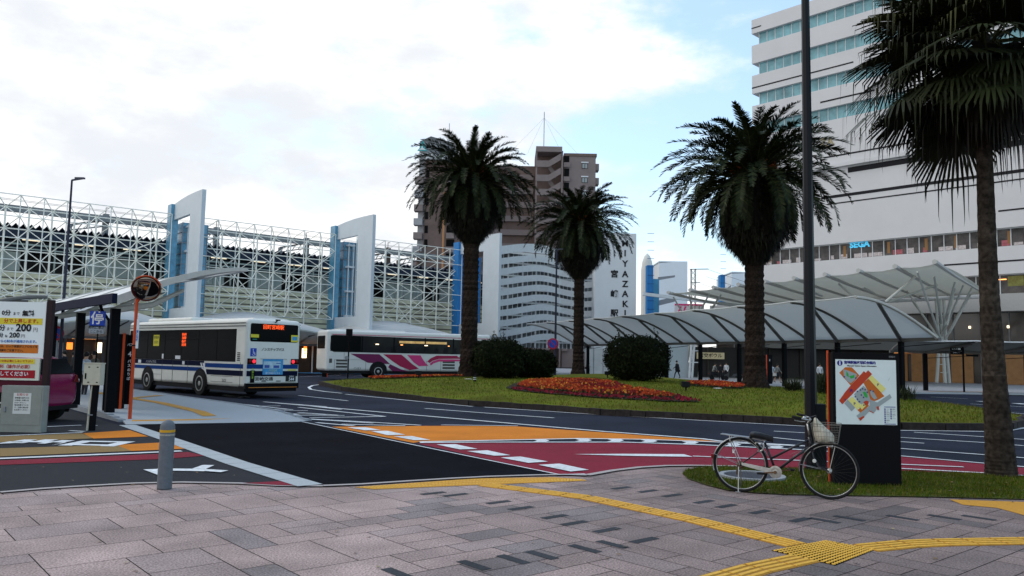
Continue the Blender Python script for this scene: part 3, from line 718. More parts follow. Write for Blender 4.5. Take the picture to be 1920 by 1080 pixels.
# white walls at ground under the canopy (columns and service block)
p1_, p2_ = P(1098, 660, 93), P(1136, 660, 93)
o = thing('white_wall_block', 'plain white wall panels under the canopy between the middle palm and the big round bush', 'wall', (p1_.x, 93, 0))
g = MB(); g.bx(0, p2_.x-p1_.x+1.5, 0, .4, -.02, 3.0); g.build('panel', mat('wall_white', (.55, .57, .56), .6, noise=.15, nscale=1), o)
g = MB(); g.bx(.9, .98, -.05, -.003, 0, 3); g.bx(2.0, 2.06, -.05, -.003, 0, 3); g.build('panel_joint', STEEL, o)
a_, b_ = P(1262, 660, 84), P(1302, 660, 84)
o = thing('service_block', 'pale service block with slanted white columns behind the walking man', 'building', (a_.x, 84, 0))
g = MB(); g.bx(-.9, 1.6, 0, 3, -.05, 4.6); g.build('wall', mat('pale_blue_wall', (.40, .46, .48), .6, noise=.1), o)
g = MB(); g.bx(-1.2, -.55, -.1, -.003, 0, 2.6); g.build('door', mat('dark_green_door', (.05, .07, .06), .6), o)
g = MB(); g.bx(-1.15, -.6, -.16, -.103, 1.9, 2.35); g.build('red_sign', mat('red_board', (.45, .02, .03), .5), o)
for x in (1.75, 2.05, 2.75):
    g = MB(); g.tube([(x-.15, -.4, -.03), (x+.2, -.4, 5.2)], [.11, .13], 8); g.build('slanted_column', WHITE, o)
g = MB(); g.bx(1.75, 2.9, -.43, -.37, 2.75, 2.85); g.bx(1.75, 2.9, -.43, -.37, 1.55, 1.65); g.build('column_tie', WHITE, o)
# ------------------------------------------------------------------ blue pylons and pale boxes to the right of the tower
def blue_pylon(px0, px1, px2, pyt, pyb, Y, label):
    a = P(px0, pyt, Y); b = P(px1, pyb, Y); c = P(px2, pyt, Y); d = P(px1, pyt+26, Y)
    o = thing('blue_pylon', label, 'pylon', (a.x, Y, 0), 0, 'blue pylons beyond the canopies')
    g = MB(); g.bx(0, P((px0+px1)/2, 500, Y).x-a.x, 0, 1.5, 0, a.z); g.build('tall_fin', BLUEP, o)
    g = MB(); g.bx(P((px0+px1)/2, 500, Y).x-a.x+.003, b.x-a.x, .1, 2.2, 0, d.z); g.build('shaft', mat('teal_blue', (.06, .26, .44), .4, noise=.2, nscale=1), o)
    g = MB()
    for k in range(14): g.bx(-.02, .9, -.03, -.004, 4+k*1.15, 4.06+k*1.15)
    g.build('panel_joint', mat('joint_navy', (.02, .06, .2), .5), o)
    g = MB(); g.prism([(b.x-a.x, .5, d.z-.1), (c.x-a.x, .5, d.z+.35), (c.x-a.x, .5, d.z+.6), (b.x-a.x, .5, d.z+.3)], (0, .4, 0)); g.prism([(b.x-a.x, .5, d.z-3.6), (c.x-a.x, .5, d.z-3.0), (c.x-a.x, .5, d.z-2.3), (b.x-a.x, .5, d.z-2.9)], (0, .4, 0)); g.build('beam', STEEL, o)
blue_pylon(1214, 1236, 1267, 497, 600, 108, 'blue pylon with two grey arms, immediately right of the name tower')
blue_pylon(1351, 1368, 1372, 515, 600, 128, 'blue pylon partly behind the right palm trunk, above the canopies')
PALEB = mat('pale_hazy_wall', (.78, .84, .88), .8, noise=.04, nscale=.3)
for (x0, x1, yt, Y, lb) in ((1236, 1289, 493, 150, 'large pale windowless building behind the nearer blue pylon'), (1372, 1445, 513, 160, 'pale windowless building behind the right palm trunk')):
    a, b = P(x0, yt, Y), P(x1, yt-3, Y)
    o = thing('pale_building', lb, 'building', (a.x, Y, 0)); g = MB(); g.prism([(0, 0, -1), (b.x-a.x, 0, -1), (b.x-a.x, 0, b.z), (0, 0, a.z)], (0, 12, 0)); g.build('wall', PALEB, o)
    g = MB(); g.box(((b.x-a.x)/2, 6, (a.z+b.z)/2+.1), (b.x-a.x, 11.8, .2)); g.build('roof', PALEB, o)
o = thing('white_dome_spire', 'pale rocket-like round tower rising beside the nearer blue pylon', 'tower', P(1213, 600, 220))
g = MB(); zz = P(1213, 475, 220).z-o.location.z; g.lathe([(1.7, -12), (1.7, 0), (1.7, zz-5), (1.4, zz-2.5), (.8, zz-.8), (.05, zz)], n=16); g.build('shell', mat('pale_spire', (.70, .70, .66), .7, noise=.1), o, smooth=True)
# power pylon
o = thing('electricity_mast', 'steel lattice electricity mast behind the white canopy', 'mast', P(1300, 640, 135)); o.location.z = 0
zt = P(1300, 505, 135).z; g = MB()
for sx in (-.35, .35):
    for sy in (-.35, .35): g.bar((sx, sy, 0), (sx, sy, zt), .07)
for k in range(18):
    z = k*zt/18; g.bar((-.35, -.35, z), (.35, -.35, z+zt/18), .04); g.bar((.35, .35, z), (-.35, .35, z+zt/18), .04)
g.build('lattice', mat('mast_grey', (.10, .11, .13), .6), o)
g = MB(); g.bar((-.6, 0, zt), (2.6, 0, zt+.1), .09); g.bar((-.5, 0, zt-2.3), (1.2, 0, zt-2.2), .08); g.build('crossarm', MATS['mast_grey'], o)
g = MB()
for a in ((2.6, zt), (2.2, zt-1.2), (1.2, zt-2.4)):
    g.tube([(a[0]+30*i/10, 0, a[1]-5.2*i/10-1.5*math.sin(math.pi*i/10)) for i in range(11)], .03, 4)
g.build('power_cable', MATS['mast_grey'], o)
# red-and-white billboard
o = thing('billboard', 'pink and white advertising billboard beyond the canopy', 'billboard', P(1265, 597, 92)); g = MB(); g.bx(0, 3.4, 0, .15, 0, 1.7); g.build('panel', mat('billboard_white', (.75, .72, .74), .5), o)
g = MB(); g.bx(0, 3.4, -.03, -.004, 1.5, 1.7); g.prism([(.15, -.004, .2), (.35, -.004, .2), (.8, -.004, 1.4), (.6, -.004, 1.4)], (0, -.03, 0)); g.prism([(.7, -.004, .2), (.9, -.004, .2), (1.35, -.004, 1.4), (1.15, -.004, 1.4)], (0, -.03, 0)); g.bx(1.7, 3, -.03, -.004, .3, .6); g.build('graphic', mat('pink_print', (.75, .06, .22), .5), o)
g = MB(); g.bar((.3, .3, -6.9), (.3, .3, 1), .08); g.bar((3, .3, -6.9), (3, .3, 1), .08); g.build('leg', STEEL, o)
# ------------------------------------------------------------------ apartment block far behind
BRN = mat('brown_tile_wall', (.17, .12, .105), .8, noise=.25, nscale=.5)
BRN2 = mat('pinkish_grey_wall', (.235, .19, .18), .8, noise=.15, nscale=.4)
LGY = mat('light_grey_wall', (.36, .36, .37), .7, noise=.12, nscale=.4)
AY = 165
ab = thing('apartment_block', 'tall brown apartment block with zigzag outdoor stair and roof aerial, behind the left palms', 'building', (0, AY, 0))
def X(px): return P(px, 400, AY).x
def Z(px, py): return P(px, py, AY).z
g = MB(); g.bx(X(1057), X(1116), 0, 10, 0, Z(1085, 293)); g.build('wall', BRN2, ab)
g = MB(); g.bx(X(1056), X(1118), -.2, 10.3, Z(1085, 293), Z(1085, 288)); g.build('roof', BRN, ab)
g = MB(); g.bx(X(1003), X(1056), 3, 10, 0, Z(1020, 283)); g.build('stair_wall', BRN, ab)
g = MB(); g.bx(X(1003), X(1052), -1.2, 10.2, Z(1025, 287), Z(1020, 277)); g.build('stair_roof', BRN2, ab)
g = MB(); g.bx(X(1051), X(1054), -.9, -.5, 0, Z(1052, 285)); g.bx(X(1003), X(1005.5), -.9, -.5, 0, Z(1003, 283)); g.build('stair_post', BRN2, ab)
fl = 26.5
for k in range(16):
    py = 303+k*fl; zt_, zb_ = Z(1020, py), Z(1020, py+12)
    if zb_ < 1: break
    g = MB(); g.bx(X(1003), X(1027), -1.0, -.7, zb_, zt_)
    g.prism([(X(1027), -.7, zb_), (X(1050), -.7, zb_+1.6), (X(1050), -.7, zt_+1.6), (X(1027), -.7, zt_)], (0, -.25, 0))
    g.prism([(X(1027), .9, zb_), (X(1042), .9, zb_-2.2), (X(1042), .9, zt_-2.2), (X(1027), .9, zt_)], (0, -.25, 0))
    g.build('stair_flight', BRN2, ab)
    g = MB(); g.bx(X(1055.5), X(1067), -.6, -.4, zb_+.2, zt_-.2); g.build('balcony', BRN2, ab)
    g = MB(); g.bx(X(1056.5), X(1066), -.12, -.01, zt_-.1, zt_+1.6); g.build('dark_recess', GLASS, ab)
    g = MB(); g.bx(X(1115), X(1123), .6, 3, zb_-.1, zt_-.1); g.build('side_balcony', BRN2, ab)
    wx0, wx1 = X(1090), X(1101); zc = Z(1095, py+2)
    f = MB(); f.bx(wx0-.15, wx1+.15, -.2, -.02, zc-.1, zc+.15); f.build('awning', WHITE, ab)
    f = MB(); f.bx(wx0, wx1, -.06, -.01, zc-1.3, zc-.15); wf = f.build('window', mat('dark_frame', (.03, .03, .03), .5), ab)
    f = MB(); f.bx(wx0+.1, (wx0+wx1)/2-.06, -.09, -.062, zc-1.2, zc-.25); f.bx((wx0+wx1)/2+.06, wx1-.1, -.09, -.062, zc-1.2, zc-.25); f.build('pane', mat('pale_pane', (.30, .33, .33), .2), wf)
# middle wing hidden behind the crown, and the left wing with the sign
g = MB(); g.bx(X(868), X(1003), 5, 14, 0, Z(950, 300)); g.build('rear_wing', BRN, ab)
for k in range(15):
    z = Z(950, 318+k*fl)
    if z < 2: break
    g = MB(); g.bx(X(870), X(1000), 4.2, 4.98, z-1.2, z); g.build('gallery', BRN2, ab)
g = MB(); g.bar((X(1019), 4, Z(1019, 277)), (X(1019), 4, Z(1019, 199)), .09, 5)
for dx in (-7.5, 7.5, -3.5, 4): g.bar((X(1019), 4, Z(1019, 210)), (X(1019)+dx, 4, Z(1019, 280)), .02, 3)
g.build('roof_aerial', mat('aerial_grey', (.35, .37, .42), .5), ab)
al = thing('apartment_tower', 'narrow brown apartment tower with grey balconies and green triangle sign, behind the leftmost palm', 'building', (0, AY-8, 0))
AY2 = AY-8
X2 = lambda px: P(px, 400, AY2).x
Z2 = lambda px, py: P(px, py, AY2).z
g = MB(); g.bx(X2(795), X2(866), 0, 12, 0, Z2(830, 300)); g.build('wall', BRN, al)
g = MB(); g.bx(X2(783), X2(795)-.003, .5, 8, 0, Z2(790, 300)); g.build('grey_wall', LGY, al)
g = MB(); g.prism([(X2(783), 0, Z2(785, 300)), (X2(805), -1, Z2(805, 299)), (X2(848), 0, Z2(848, 306)), (X2(848), 0, Z2(848, 268)), (X2(805), -1, Z2(805, 258)), (X2(783), 0, Z2(783, 265))], (0, 8, 0)); g.build('penthouse', mat('sign_wall_grey', (.26, .27, .28), .7, noise=.1), al)
for k in range(15):
    z = Z2(790, 333+k*fl*.98)
    if z < 1.5: break
    g = MB(); g.bx(X2(777), X2(793), -1.0, 1, z-1.3, z); g.build('balcony', LGY if k % 2 else BRN2, al)
    g = MB(); g.bx(X2(797), X2(803), -.1, -.01, z, z+1.5); g.build('window', GLASS, al)
    g = MB(); g.bx(X2(838), X2(853), -1.0, -.01, z-1.1, z); g.build('inner_balcony', BRN2, al)
    g = MB(); g.bx(X2(838), X2(853), -.1, -.02, z+.05, z+1.5); g.build('window', GLASS, al)
SIGNW = mat('sign_white', (.72, .74, .74), .5)
q = P(796, 291, AY2-1); text('ANABUKI', .95, SIGNW, (q.x, -1.2, q.z), rot3((1, -.1, 0)), al, 'sign_lettering', .03, .04)
q = P(829, 295, AY2-1); text('ANABUKI', 1.5, SIGNW, (q.x, -1.2, q.z), rot3((1, .0, 0)), al, 'sign_lettering', .03, .05)
q = P(792, 283, AY2-1.2); g = MB(); g.prism([(q.x-1.0, -1.3, q.z), (q.x+1.0, -1.3, q.z), (q.x+.45, -1.3, q.z+.7), (q.x+.45, -1.3, q.z+1.3), (q.x, -1.3, q.z+2.1), (q.x-.45, -1.3, q.z+1.3), (q.x-.45, -1.3, q.z+.7)], (0, .15, 0)); g.build('sign_emblem', mat('sign_teal', (.04, .36, .36), .5), al)
g = MB(); g.prism([(q.x-.7, -1.34, q.z+.2), (q.x+.7, -1.34, q.z+.2), (q.x+.1, -1.34, q.z+.6), (q.x, -1.34, q.z+1.5), (q.x-.2, -1.34, q.z+.6)], (0, .03, 0)); g.build('sign_emblem_sail', SIGNW, al)
g = MB(); g.bar((X2(836), 3, Z2(836, 270)), (X2(836), 3, Z2(836, 223)), .07, 5); g.build('roof_aerial', MATS['aerial_grey'], al)
o = thing('orange_mast', 'thin orange mast standing before the brown apartment tower', 'mast', P(826, 640, 118)); o.location.z = 0
g = MB(); g.bar((0, 0, 0), (0, 0, P(826, 360, 118).z), .14, 6); g.build('pole', mat('orange_mast_paint', (.45, .22, .09), .6), o)
# ------------------------------------------------------------------ hotel / department building on the right
HC = P(1409, 40, 100); HD = Vector((.68, -.733, 0)).normalized(); HN = Vector((HD.y, -HD.x, 0))   # HN towards the viewer's left
if HN.dot(Vector((0, 1, 0))) > 0: HN = -HN
HA = math.atan2(HD.y, HD.x)
ht = thing('department_building', 'large white multi-storey building with blue window bands and black grooves at the right edge', 'building', (HC.x, HC.y, 0), HA)
# local x along the facade (towards us), local y into the building?
loc_in = Matrix.Rotation(HA, 3, 'Z') @ Vector((0, 1, 0))
SGN = 1 if loc_in.dot(HN) < 0 else -1      # y*SGN points into the building
def H(px, py, out=0):
    """photo pixel on the facade plane -> (t along, z)"""
    d = ray(px, py); c = Vector((HC.x, HC.y, 0))+HN*out
    # (d*t - c) . HN = 0
    t_ = c.dot(HN)/(d.x*HN.x+d.y*HN.y); p = Vector((d.x*t_, d.y*t_, CH+d.z*t_)); return ((p-c).dot(HD), p.z)
HW = mat('building_white', (.62, .62, .63), .6, noise=.06, nscale=.25, bump=.05, bscale=30)
HWIN = mat('aqua_window', (.20, .42, .47), .15, spec=.4, noise=.45, nscale=.5)
LEN = 44
def slab(g, x0, x1, za, zb, d0=0, d1=.5): g.bx(x0, x1, SGN*d0, SGN*d1, za, zb)
def mk(name, mt, fn, par=ht):
    g = MB(); fn(g); return g.build(name, mt, par)
zroof = H(1409, 38)[1]
bands = [(37.5, 64), (93, 120), (150, 178)]
zs = [(H(1409, a)[1], H(1409, b)[1]) for a, b in bands]
z4t = H(1527, 190)[1]; 
zw = [H(1424, 86)[1], H(1424, 142)[1], H(1424, 200)[1], H(1424, 263)[1]]
fh = (zw[0]-zw[2])/2
mk('core', HW, lambda g: g.bx(.8, LEN, SGN*1.2, SGN*16, 0, zroof-.4))
ztop = zroof
edges = []
for k in range(4):
    wt_ = zs[0][1]-k*fh; wb_ = wt_-fh*.40
    edges.append((wb_, wt_))
prev = ztop
for k, (wb_, wt_) in enumerate(edges):
    mk('spandrel_band', HW, lambda g: slab(g, 0, LEN, wt_, prev, 0, 1.15))
    mk('spandrel_soffit', HW, lambda g: g.bx(0, .75, SGN*1.16, SGN*9, wt_, prev))
    wn_ = mk('window_band', HWIN, lambda g: slab(g, .8, LEN, wb_, wt_, .45, .6))
    def mull(g):
        x = .8
        while x < LEN: g.bx(x, x+.07, SGN*.38, SGN*.449, wb_, wt_); x += 1.12
        g.bx(.8, LEN, SGN*.36, SGN*.449, wb_-.003, wb_+.09)
    mk('mullion', WHITE, mull, wn_)
    prev = wb_
zlow_top = H(1436, 469)[1]; zlow_bot = H(1436, 497)[1]
mk('main_wall', HW, lambda g: slab(g, .6, LEN, zlow_top, prev, 0, 1.15))
def strip_win(t0, za, zb, step=1.25, nm='lit_window_band'):
    o_ = mk(nm, mat('lit_interior_glass', (.10, .09, .085), .15, noise=.8, nscale=.7, ncol=(.012, .012, .014)), lambda g: slab(g, t0, LEN, za, zb, .5, .65))
    def mull(g):
        x = t0
        while x < LEN: g.bx(x, x+.07, SGN*.4, SGN*.499, za, zb); x += step
        g.bx(t0, LEN, SGN*.38, SGN*.499, zb-.09, zb)
    mk('mullion', WHITE, mull, o_); return o_
w5 = strip_win(.9, zlow_bot, zlow_top)
r5 = random.Random(8)
x_ = 1.5
while x_ < LEN-2:
    w_ = r5.uniform(.3, 1.6); h_ = r5.uniform(.2, .65)
    mk('game_machine', mat('arcade_white', (.42, .38, .38), .5, emit=(.9, .8, .8), es=.10, noise=.7, nscale=4) if r5.random() < .7 else mat('arcade_pink', (.4, .12, .14), .5, noise=.5, nscale=4), lambda g: g.bx(x_, x_+w_, SGN*.49, SGN*.498, zlow_bot+.1, zlow_bot+.1+h_), w5); x_ += w_+r5.uniform(.1, 1.2)
x_ = 2
while x_ < LEN-2:
    mk('interior_column', mat('arcade_wood_glow', (.22, .12, .05), .6, emit=(.6, .3, .1), es=.06), lambda g: g.bx(x_, x_+.3, SGN*.48, SGN*.488, zlow_bot+.3, zlow_top-.3), w5); x_ += r5.uniform(2.5, 5)  # wood glows faintly: indoor light put into its colour
SEGA = mat('blue_neon_letters', (.1, .6, .9), .4, emit=(.1, .55, .9), es=.4)
tt, zz = H(1609, 458)
text('SEGA', .95, SEGA, (tt, SGN*.35, zz), rot3((1, 0, 0)), ht, 'neon_lettering', .02, .04)
tt, zz = H(1552, 267); text('ZA', 1.35, mat('bronze_letters', (.36, .31, .19), .35, metal=.4), (tt-.1, -SGN*.05, zz), rot3((1, 0, 0)), ht, 'facade_lettering', .05, .02, sx=.95)
zb6 = H(1840, 553)[1]
mk('lower_band', HW, lambda g: slab(g, .6, LEN, H(1436, 530)[1]-.6, zlow_bot, 0, 1.15))
zlb = H(1436, 530)[1]-.6
w6 = strip_win(.9, zb6, zlb-.0, 2.2, 'lower_window_band')
for x in (10, 14, 22, 25.5, 28, 31, 35): mk('shop_display', mat('shop_greenery_glow', (.12, .16, .05), .7, noise=.7, nscale=2, emit=(.5, .35, .1), es=.12), lambda g: g.bx(x, x+1.4, SGN*.49, SGN*.498, zb6+.8, zlb-.2), w6)  # greenery emits a little, shop light put into its material
for x in (12, 17, 20.5, 24, 27.5, 30.5, 34): mk('pendant_lamp', WARM, lambda g: g.box((x, SGN*.44, zlb-.5), (.8, .06, .1)), w6)
zcan = H(1840, 585)[1]
mk('canopy_band', mat('band_grey_white', (.40, .40, .39), .6, noise=.08), lambda g: slab(g, -6, LEN, zcan, zb6, -.6, 1.3))
gl = mk('ground_floor_glazing', mat('ground_floor_glass', (.022, .02, .018), .12, noise=.7, nscale=.5, spec=.7, ncol=(.05, .035, .025)), lambda g: slab(g, -6, LEN, 0, zcan, 1.0, 1.2))
def mull2(g):
    x = -6
    while x < LEN: g.bx(x, x+.12, SGN*.9, SGN*.999, 0, zcan); x += 2.6
mk('mullion', mat('mid_grey_steel', (.16, .17, .17), .5), mull2, gl)
for x0, x1 in ((14.5, 18), (18.4, 22), (22.4, 24.5), (27, 29)):
    mk('wood_panel', mat('warm_wood_glow', (.16, .10, .055), .6, noise=.3, nscale=2, emit=(.5, .25, .08), es=.10), lambda g: slab(g, x0, x1, 0, 3.0, .86, .899), gl)  # light on the panels is put in as faint emission
mk('eaves_light', WARM, lambda g: slab(g, 14, 23, 3.05, 3.17, .82, .90), gl)
for x in (15.5, 19, 24.3, 27.8, 31): mk('wall_lamp', WARMW, lambda g: g.box((x, SGN*.8, zcan-1.5), (.18, .1, .25)), gl)
# black grooves on the facade, each measured from two points of the photo
GRV = mat('black_groove', (.012, .012, .016), .6)
for (a_, b_, wd_) in (((1409, 54), (1427, 48), .14), ((1636, 43), (1740, 13), .20), ((1409, 165), (1600, 117), .16), ((1538, 193), (1640, 168), .18), ((1545, 296), (1760, 258), .18), ((1590, 322), (1925, 262), .62), ((1540, 373), (1925, 317), .34), ((1550, 383), (1925, 335), .14), ((1872, 396), (1925, 390), .16), ((1770, 497), (1925, 487), .16)):
    t0_, z_a = H(*a_); t1_, z_b = H(*b_); zc_ = (z_a+z_b)/2
    mk('groove', GRV, lambda g: g.bx(max(0, t0_), min(LEN, t1_), -SGN*.03, -SGN*.003, zc_-wd_/2, zc_+wd_/2))
mk('projecting_ledge', HW, lambda g: g.bx(6.5, LEN, -SGN*.55, -SGN*.035, H(1755, 290)[1]+.33, H(1755, 290)[1]+.75))
o_ = thing('roof_shrub', 'small dark conifer peeping over the roof edge of the white building', 'shrub', Vector((HC.x, HC.y, zroof-.45))+HD*6.3-HN*6)
g = MB(); r6 = random.Random(2)
for k in range(260):
    z = r6.uniform(0, 3.4); rr_ = (3.6-z)*.42*r6.random()**.5; a = r6.uniform(0, 6.3); c = Vector((rr_*math.cos(a), rr_*math.sin(a), z)); g.add([c+Vector((r6.uniform(-.3, .3), r6.uniform(-.3, .3), r6.uniform(-.3, .3))) for i in range(3)], [(0, 1, 2)])
g.build('foliage', mat('dark_conifer', (.02, .035, .018), .9), o_); g = MB(); g.bar((0, 0, -.3), (0, 0, 3), .1, 6); g.build('stem', mat('bark', (.06, .045, .035), .9, noise=.3), o_)
# ================================================================== canopies
def shell_canopy(label, foot, axis, nbay, bay, outd, Lc, zl, zh, column_mat=BLACK, memb=MEMB, rib=RIB, colz=0, cols=True, colr=.13, thick_end=False, group='curved membrane canopies of the bus stops', ground=None, end_rib=None, coff=.0):
    """curved shell: low eave along axis from foot, rising over Lc metres towards outd"""
    o = thing('membrane_canopy', label, 'canopy', (foot.x, foot.y, 0), math.atan2(axis.y, axis.x), group)
    Rm = Matrix.Rotation(math.atan2(axis.y, axis.x), 3, 'Z').inverted(); od = Rm @ Vector((outd.x, outd.y, 0))
    def pt(x, u, dz=0): return Vector((x, 0, 0))+od*(Lc*u)+Vector((0, 0, zl+(zh-zl)*math.sin(u*math.pi/2)+dz))
    n = 10
    for b in range(nbay):
        rows = []
        for i in range(7):
            f = i/6; sag = math.sin(math.pi*f)
            rows.append([pt((b+f)*bay, u/n*(1-.045*sag), -.14*sag*math.sin(math.pi*min(1, u/n+.1))) for u in range(n+1)])
        g = MB(); g.sheet(rows, .03); g.build('membrane', memb, o, smooth=True)
    for b in range(nbay+1):
        g = MB(); g.tube([pt(b*bay, u/n, -.06) for u in range(n+1)], [.13-.045*u/n for u in range(n+1)], 6); g.build('rib', end_rib if (end_rib and b in (0, nbay)) else rib, o)
    g = MB(); g.box((nbay*bay/2, 0, zl-.1), (nbay*bay+.3, .24, .2)); g.build('gutter', rib, o)
    g = MB()
    for b in range(nbay):
        rows = [pt((b+i/6)*bay, 1*(1-.045*math.sin(math.pi*i/6)), -.14*math.sin(math.pi*i/6)*.3) for i in range(7)]
        g.tube(rows, .045, 5)
    g.build('edge_cable', WHITE, o)
    if cols:
        for b in range(nbay):
            x = (b+.5)*bay; y_ = od*coff
            wp = Matrix.Rotation(math.atan2(axis.y, axis.x), 3, 'Z') @ (Vector((x, 0, 0))+y_)+Vector((foot.x, foot.y, 0))
            zg = (ground if ground is not None else z0(wp.y)+.1)
            g = MB(); g.box((x+y_.x, y_.y, (zg-.05+zl-.2)/2), (colr*2, colr*2, zl-.2-zg+.05)); c = g.build('column', column_mat, o)
            g = MB(); g.tube([(x+y_.x, y_.y, zl-.15), pt((b+1)*bay, .74, -.10)], [.13, .10], 6); g.tube([(x+y_.x, y_.y, zl-.15), (b*bay+bay, 0, zl-.05)], [.10, .07], 6); g.tube([(x+y_.x, y_.y, zl-.15), (b*bay, 0, zl-.05)], [.10, .07], 6); g.build('strut', rib, o)
            g = MB(); g.bar((x+y_.x, y_.y-.25, zl-.55), (x+bay*.75, y_.y-.25, zl-.3), .03); g.build('cable_tray', BLACKM, o)
    return o
axA = Vector((7.8, -19.5, 0)).normalized(); outA = Vector((-axA.y, axA.x, 0))
if outA.x > 0: outA = -outA
# the long canopy on the right; starts far left and ends behind the map sign
bayA = 5.25; footA = Vector((24.1, 49.5, 0))+axA*(bayA*.5)-axA*(bayA*9)
shell_canopy('long grey membrane bus canopy sweeping from the middle palm to behind the map sign', footA, axA, 9, bayA, outA, 6.2, 3.35, 5.5, end_rib=RIBW)
# small canopy low at far right
pD = P(1672, 655, 56); shell_canopy('low pale canopy behind the right palm trunk, in front of the wood panelled shop', Vector((pD.x, 56, 0)), Vector((.985, -.17, 0)), 4, 4.3, Vector((-.17, -.985, 0)), 3.2, 2.75, 3.35, memb=mat('clear_canopy', (.24, .26, .25), .5, trans=.3), colr=.13, ground=-.02)
# far-left canopy
pE = P(-110, 560, 36); shell_canopy('grey membrane canopy at the far left edge above the price board', Vector((pE.x, 36, 0)), Vector((-.66, .75, 0)), 3, 4.5, Vector((.75, .66, 0)), 4.2, 3.0, 4.25, ground=0)
# near bus shelter -------------------------------------------------------
axB = Vector((-.655, .756, 0)).normalized(); outB = Vector((.756, .655, 0))
fB = Vector((-10.35, 20.9, 0))
sh = thing('bus_shelter', 'bus shelter with dark columns and upswept curved roof beside the orange mirror pole', 'bus shelter', (fB.x, fB.y, 0), math.atan2(axB.y, axB.x))
RmB = Matrix.Rotation(math.atan2(axB.y, axB.x), 3, 'Z').inverted(); odB = RmB @ outB
zl, zh, Lc, nb, bay = 3.0, 3.98, 3.3, 5, 3.6
def ptB(x, u, dz=0): return Vector((x-1.0, 0, 0))+odB*(Lc*u-.25)+Vector((0, 0, zl+(zh-zl)*math.sin(u*math.pi/2*.98)+dz))
for b in range(nb):
    g = MB(); g.sheet([[ptB((b+f/4)*bay, u/12*(1-.05*math.sin(math.pi*f/4)), -.10*math.sin(math.pi*f/4)*math.sin(math.pi*u/12)) for u in range(13)] for f in range(5)], .04); g.build('roof_membrane', MEMBW, sh, smooth=True)
for b in range(nb+1):
    g = MB()
    pts = [ptB(b*bay, u/12) for u in range(13)]
    g.sheet([[p+Vector((.06, 0, .03)) for p in pts], [p+Vector((.06, 0, -.20+.14*i/12)) for i, p in enumerate(pts)]]); g.sheet([[p+Vector((-.06, 0, -.20+.14*i/12)) for i, p in enumerate(pts)], [p+Vector((-.06, 0, .03)) for p in pts]])
    g.sheet([[p+Vector((-.06, 0, .03)) for p in pts], [p+Vector((.06, 0, .03)) for p in pts]]); g.sheet([[p+Vector((.06, 0, -.20+.14*i/12)) for i, p in enumerate(pts)], [p+Vector((-.06, 0, -.20+.14*i/12)) for i, p in enumerate(pts)]])
    g.build('roof_rib', RIBW, sh)
g = MB(); g.tube([ptB(b*bay/2, 1, -.02) for b in range(nb*2+1)], .05, 6); g.build('front_edge', WHITE, sh)
g = MB(); g.box((nb*bay/2-1.0, -odB.y*.31, zl-.04), (nb*bay+.1, .12, .24)); g.build('gutter', mat('navy_fascia', (.010, .014, .035), .6, spec=.05), sh)
for k in range(5):
    x = k*3.6; zg = .05 if k else .03
    g = MB(); g.box((x, 0, (zl-.25+z0(22)+.08)/2), (.17, .22, zl-.25-z0(22)-.08)); g.build('column', BLACK, sh)
    g = MB(); g.tube([(x, 0, zl-.28), Vector((x, 0, zl-.1))+odB*.9, Vector((x, 0, zl+.35))+odB*1.7], [.09, .08, .05], 6); g.build('arm', RIBW, sh)
g = MB(); g.tube([(.75, .2, zl-.1), (.72, .15, zl-.28), (.55, .0, zl-.55), (.55, .0, z0(21)+.06)], .04, 8); g.build('downpipe', BLACK, sh)
# blue stop sign on its own post
BLUES = mat('road_sign_blue', (.015, .06, .42), .4); SW = mat('sign_face_white', (.72, .74, .74), .45)
q = P(183, 598, 21.2); o = thing('stop_position_sign', 'square blue sign with a white kanji above a small grey notice, by the shelter columns', 'road sign', (q.x, 21.2, 0), -.0)
g = MB(); g.bar((.0, .05, z0(21)+.05), (0, .05, P(183, 580, 21.2).z), .018, 8); g.build('post', BLACK, o)
hz = q.z; g = MB(); g.box((0, 0, hz), (.41, .02, .41)); b_ = g.build('sign_plate', BLUES, o); text('停', .36, SW, (0, -.014, hz), RF, b_, 'sign_character', .001, .006)
q2 = P(183, 618, 21.2); g = MB(); g.box((-.01, 0, q2.z-.0), (.39, .02, .21)); b_ = g.build('notice_plate', mat('grey_notice', (.33, .38, .42), .5), o)
text('枠内に車止', .085, INK, (-.01, -.014, q2.z+.045), RF, b_, 'notice_lettering', .001, .001); text('ここから', .085, INK, (-.01, -.014, q2.z-.055), RF, b_, 'notice_lettering', .001, .001)
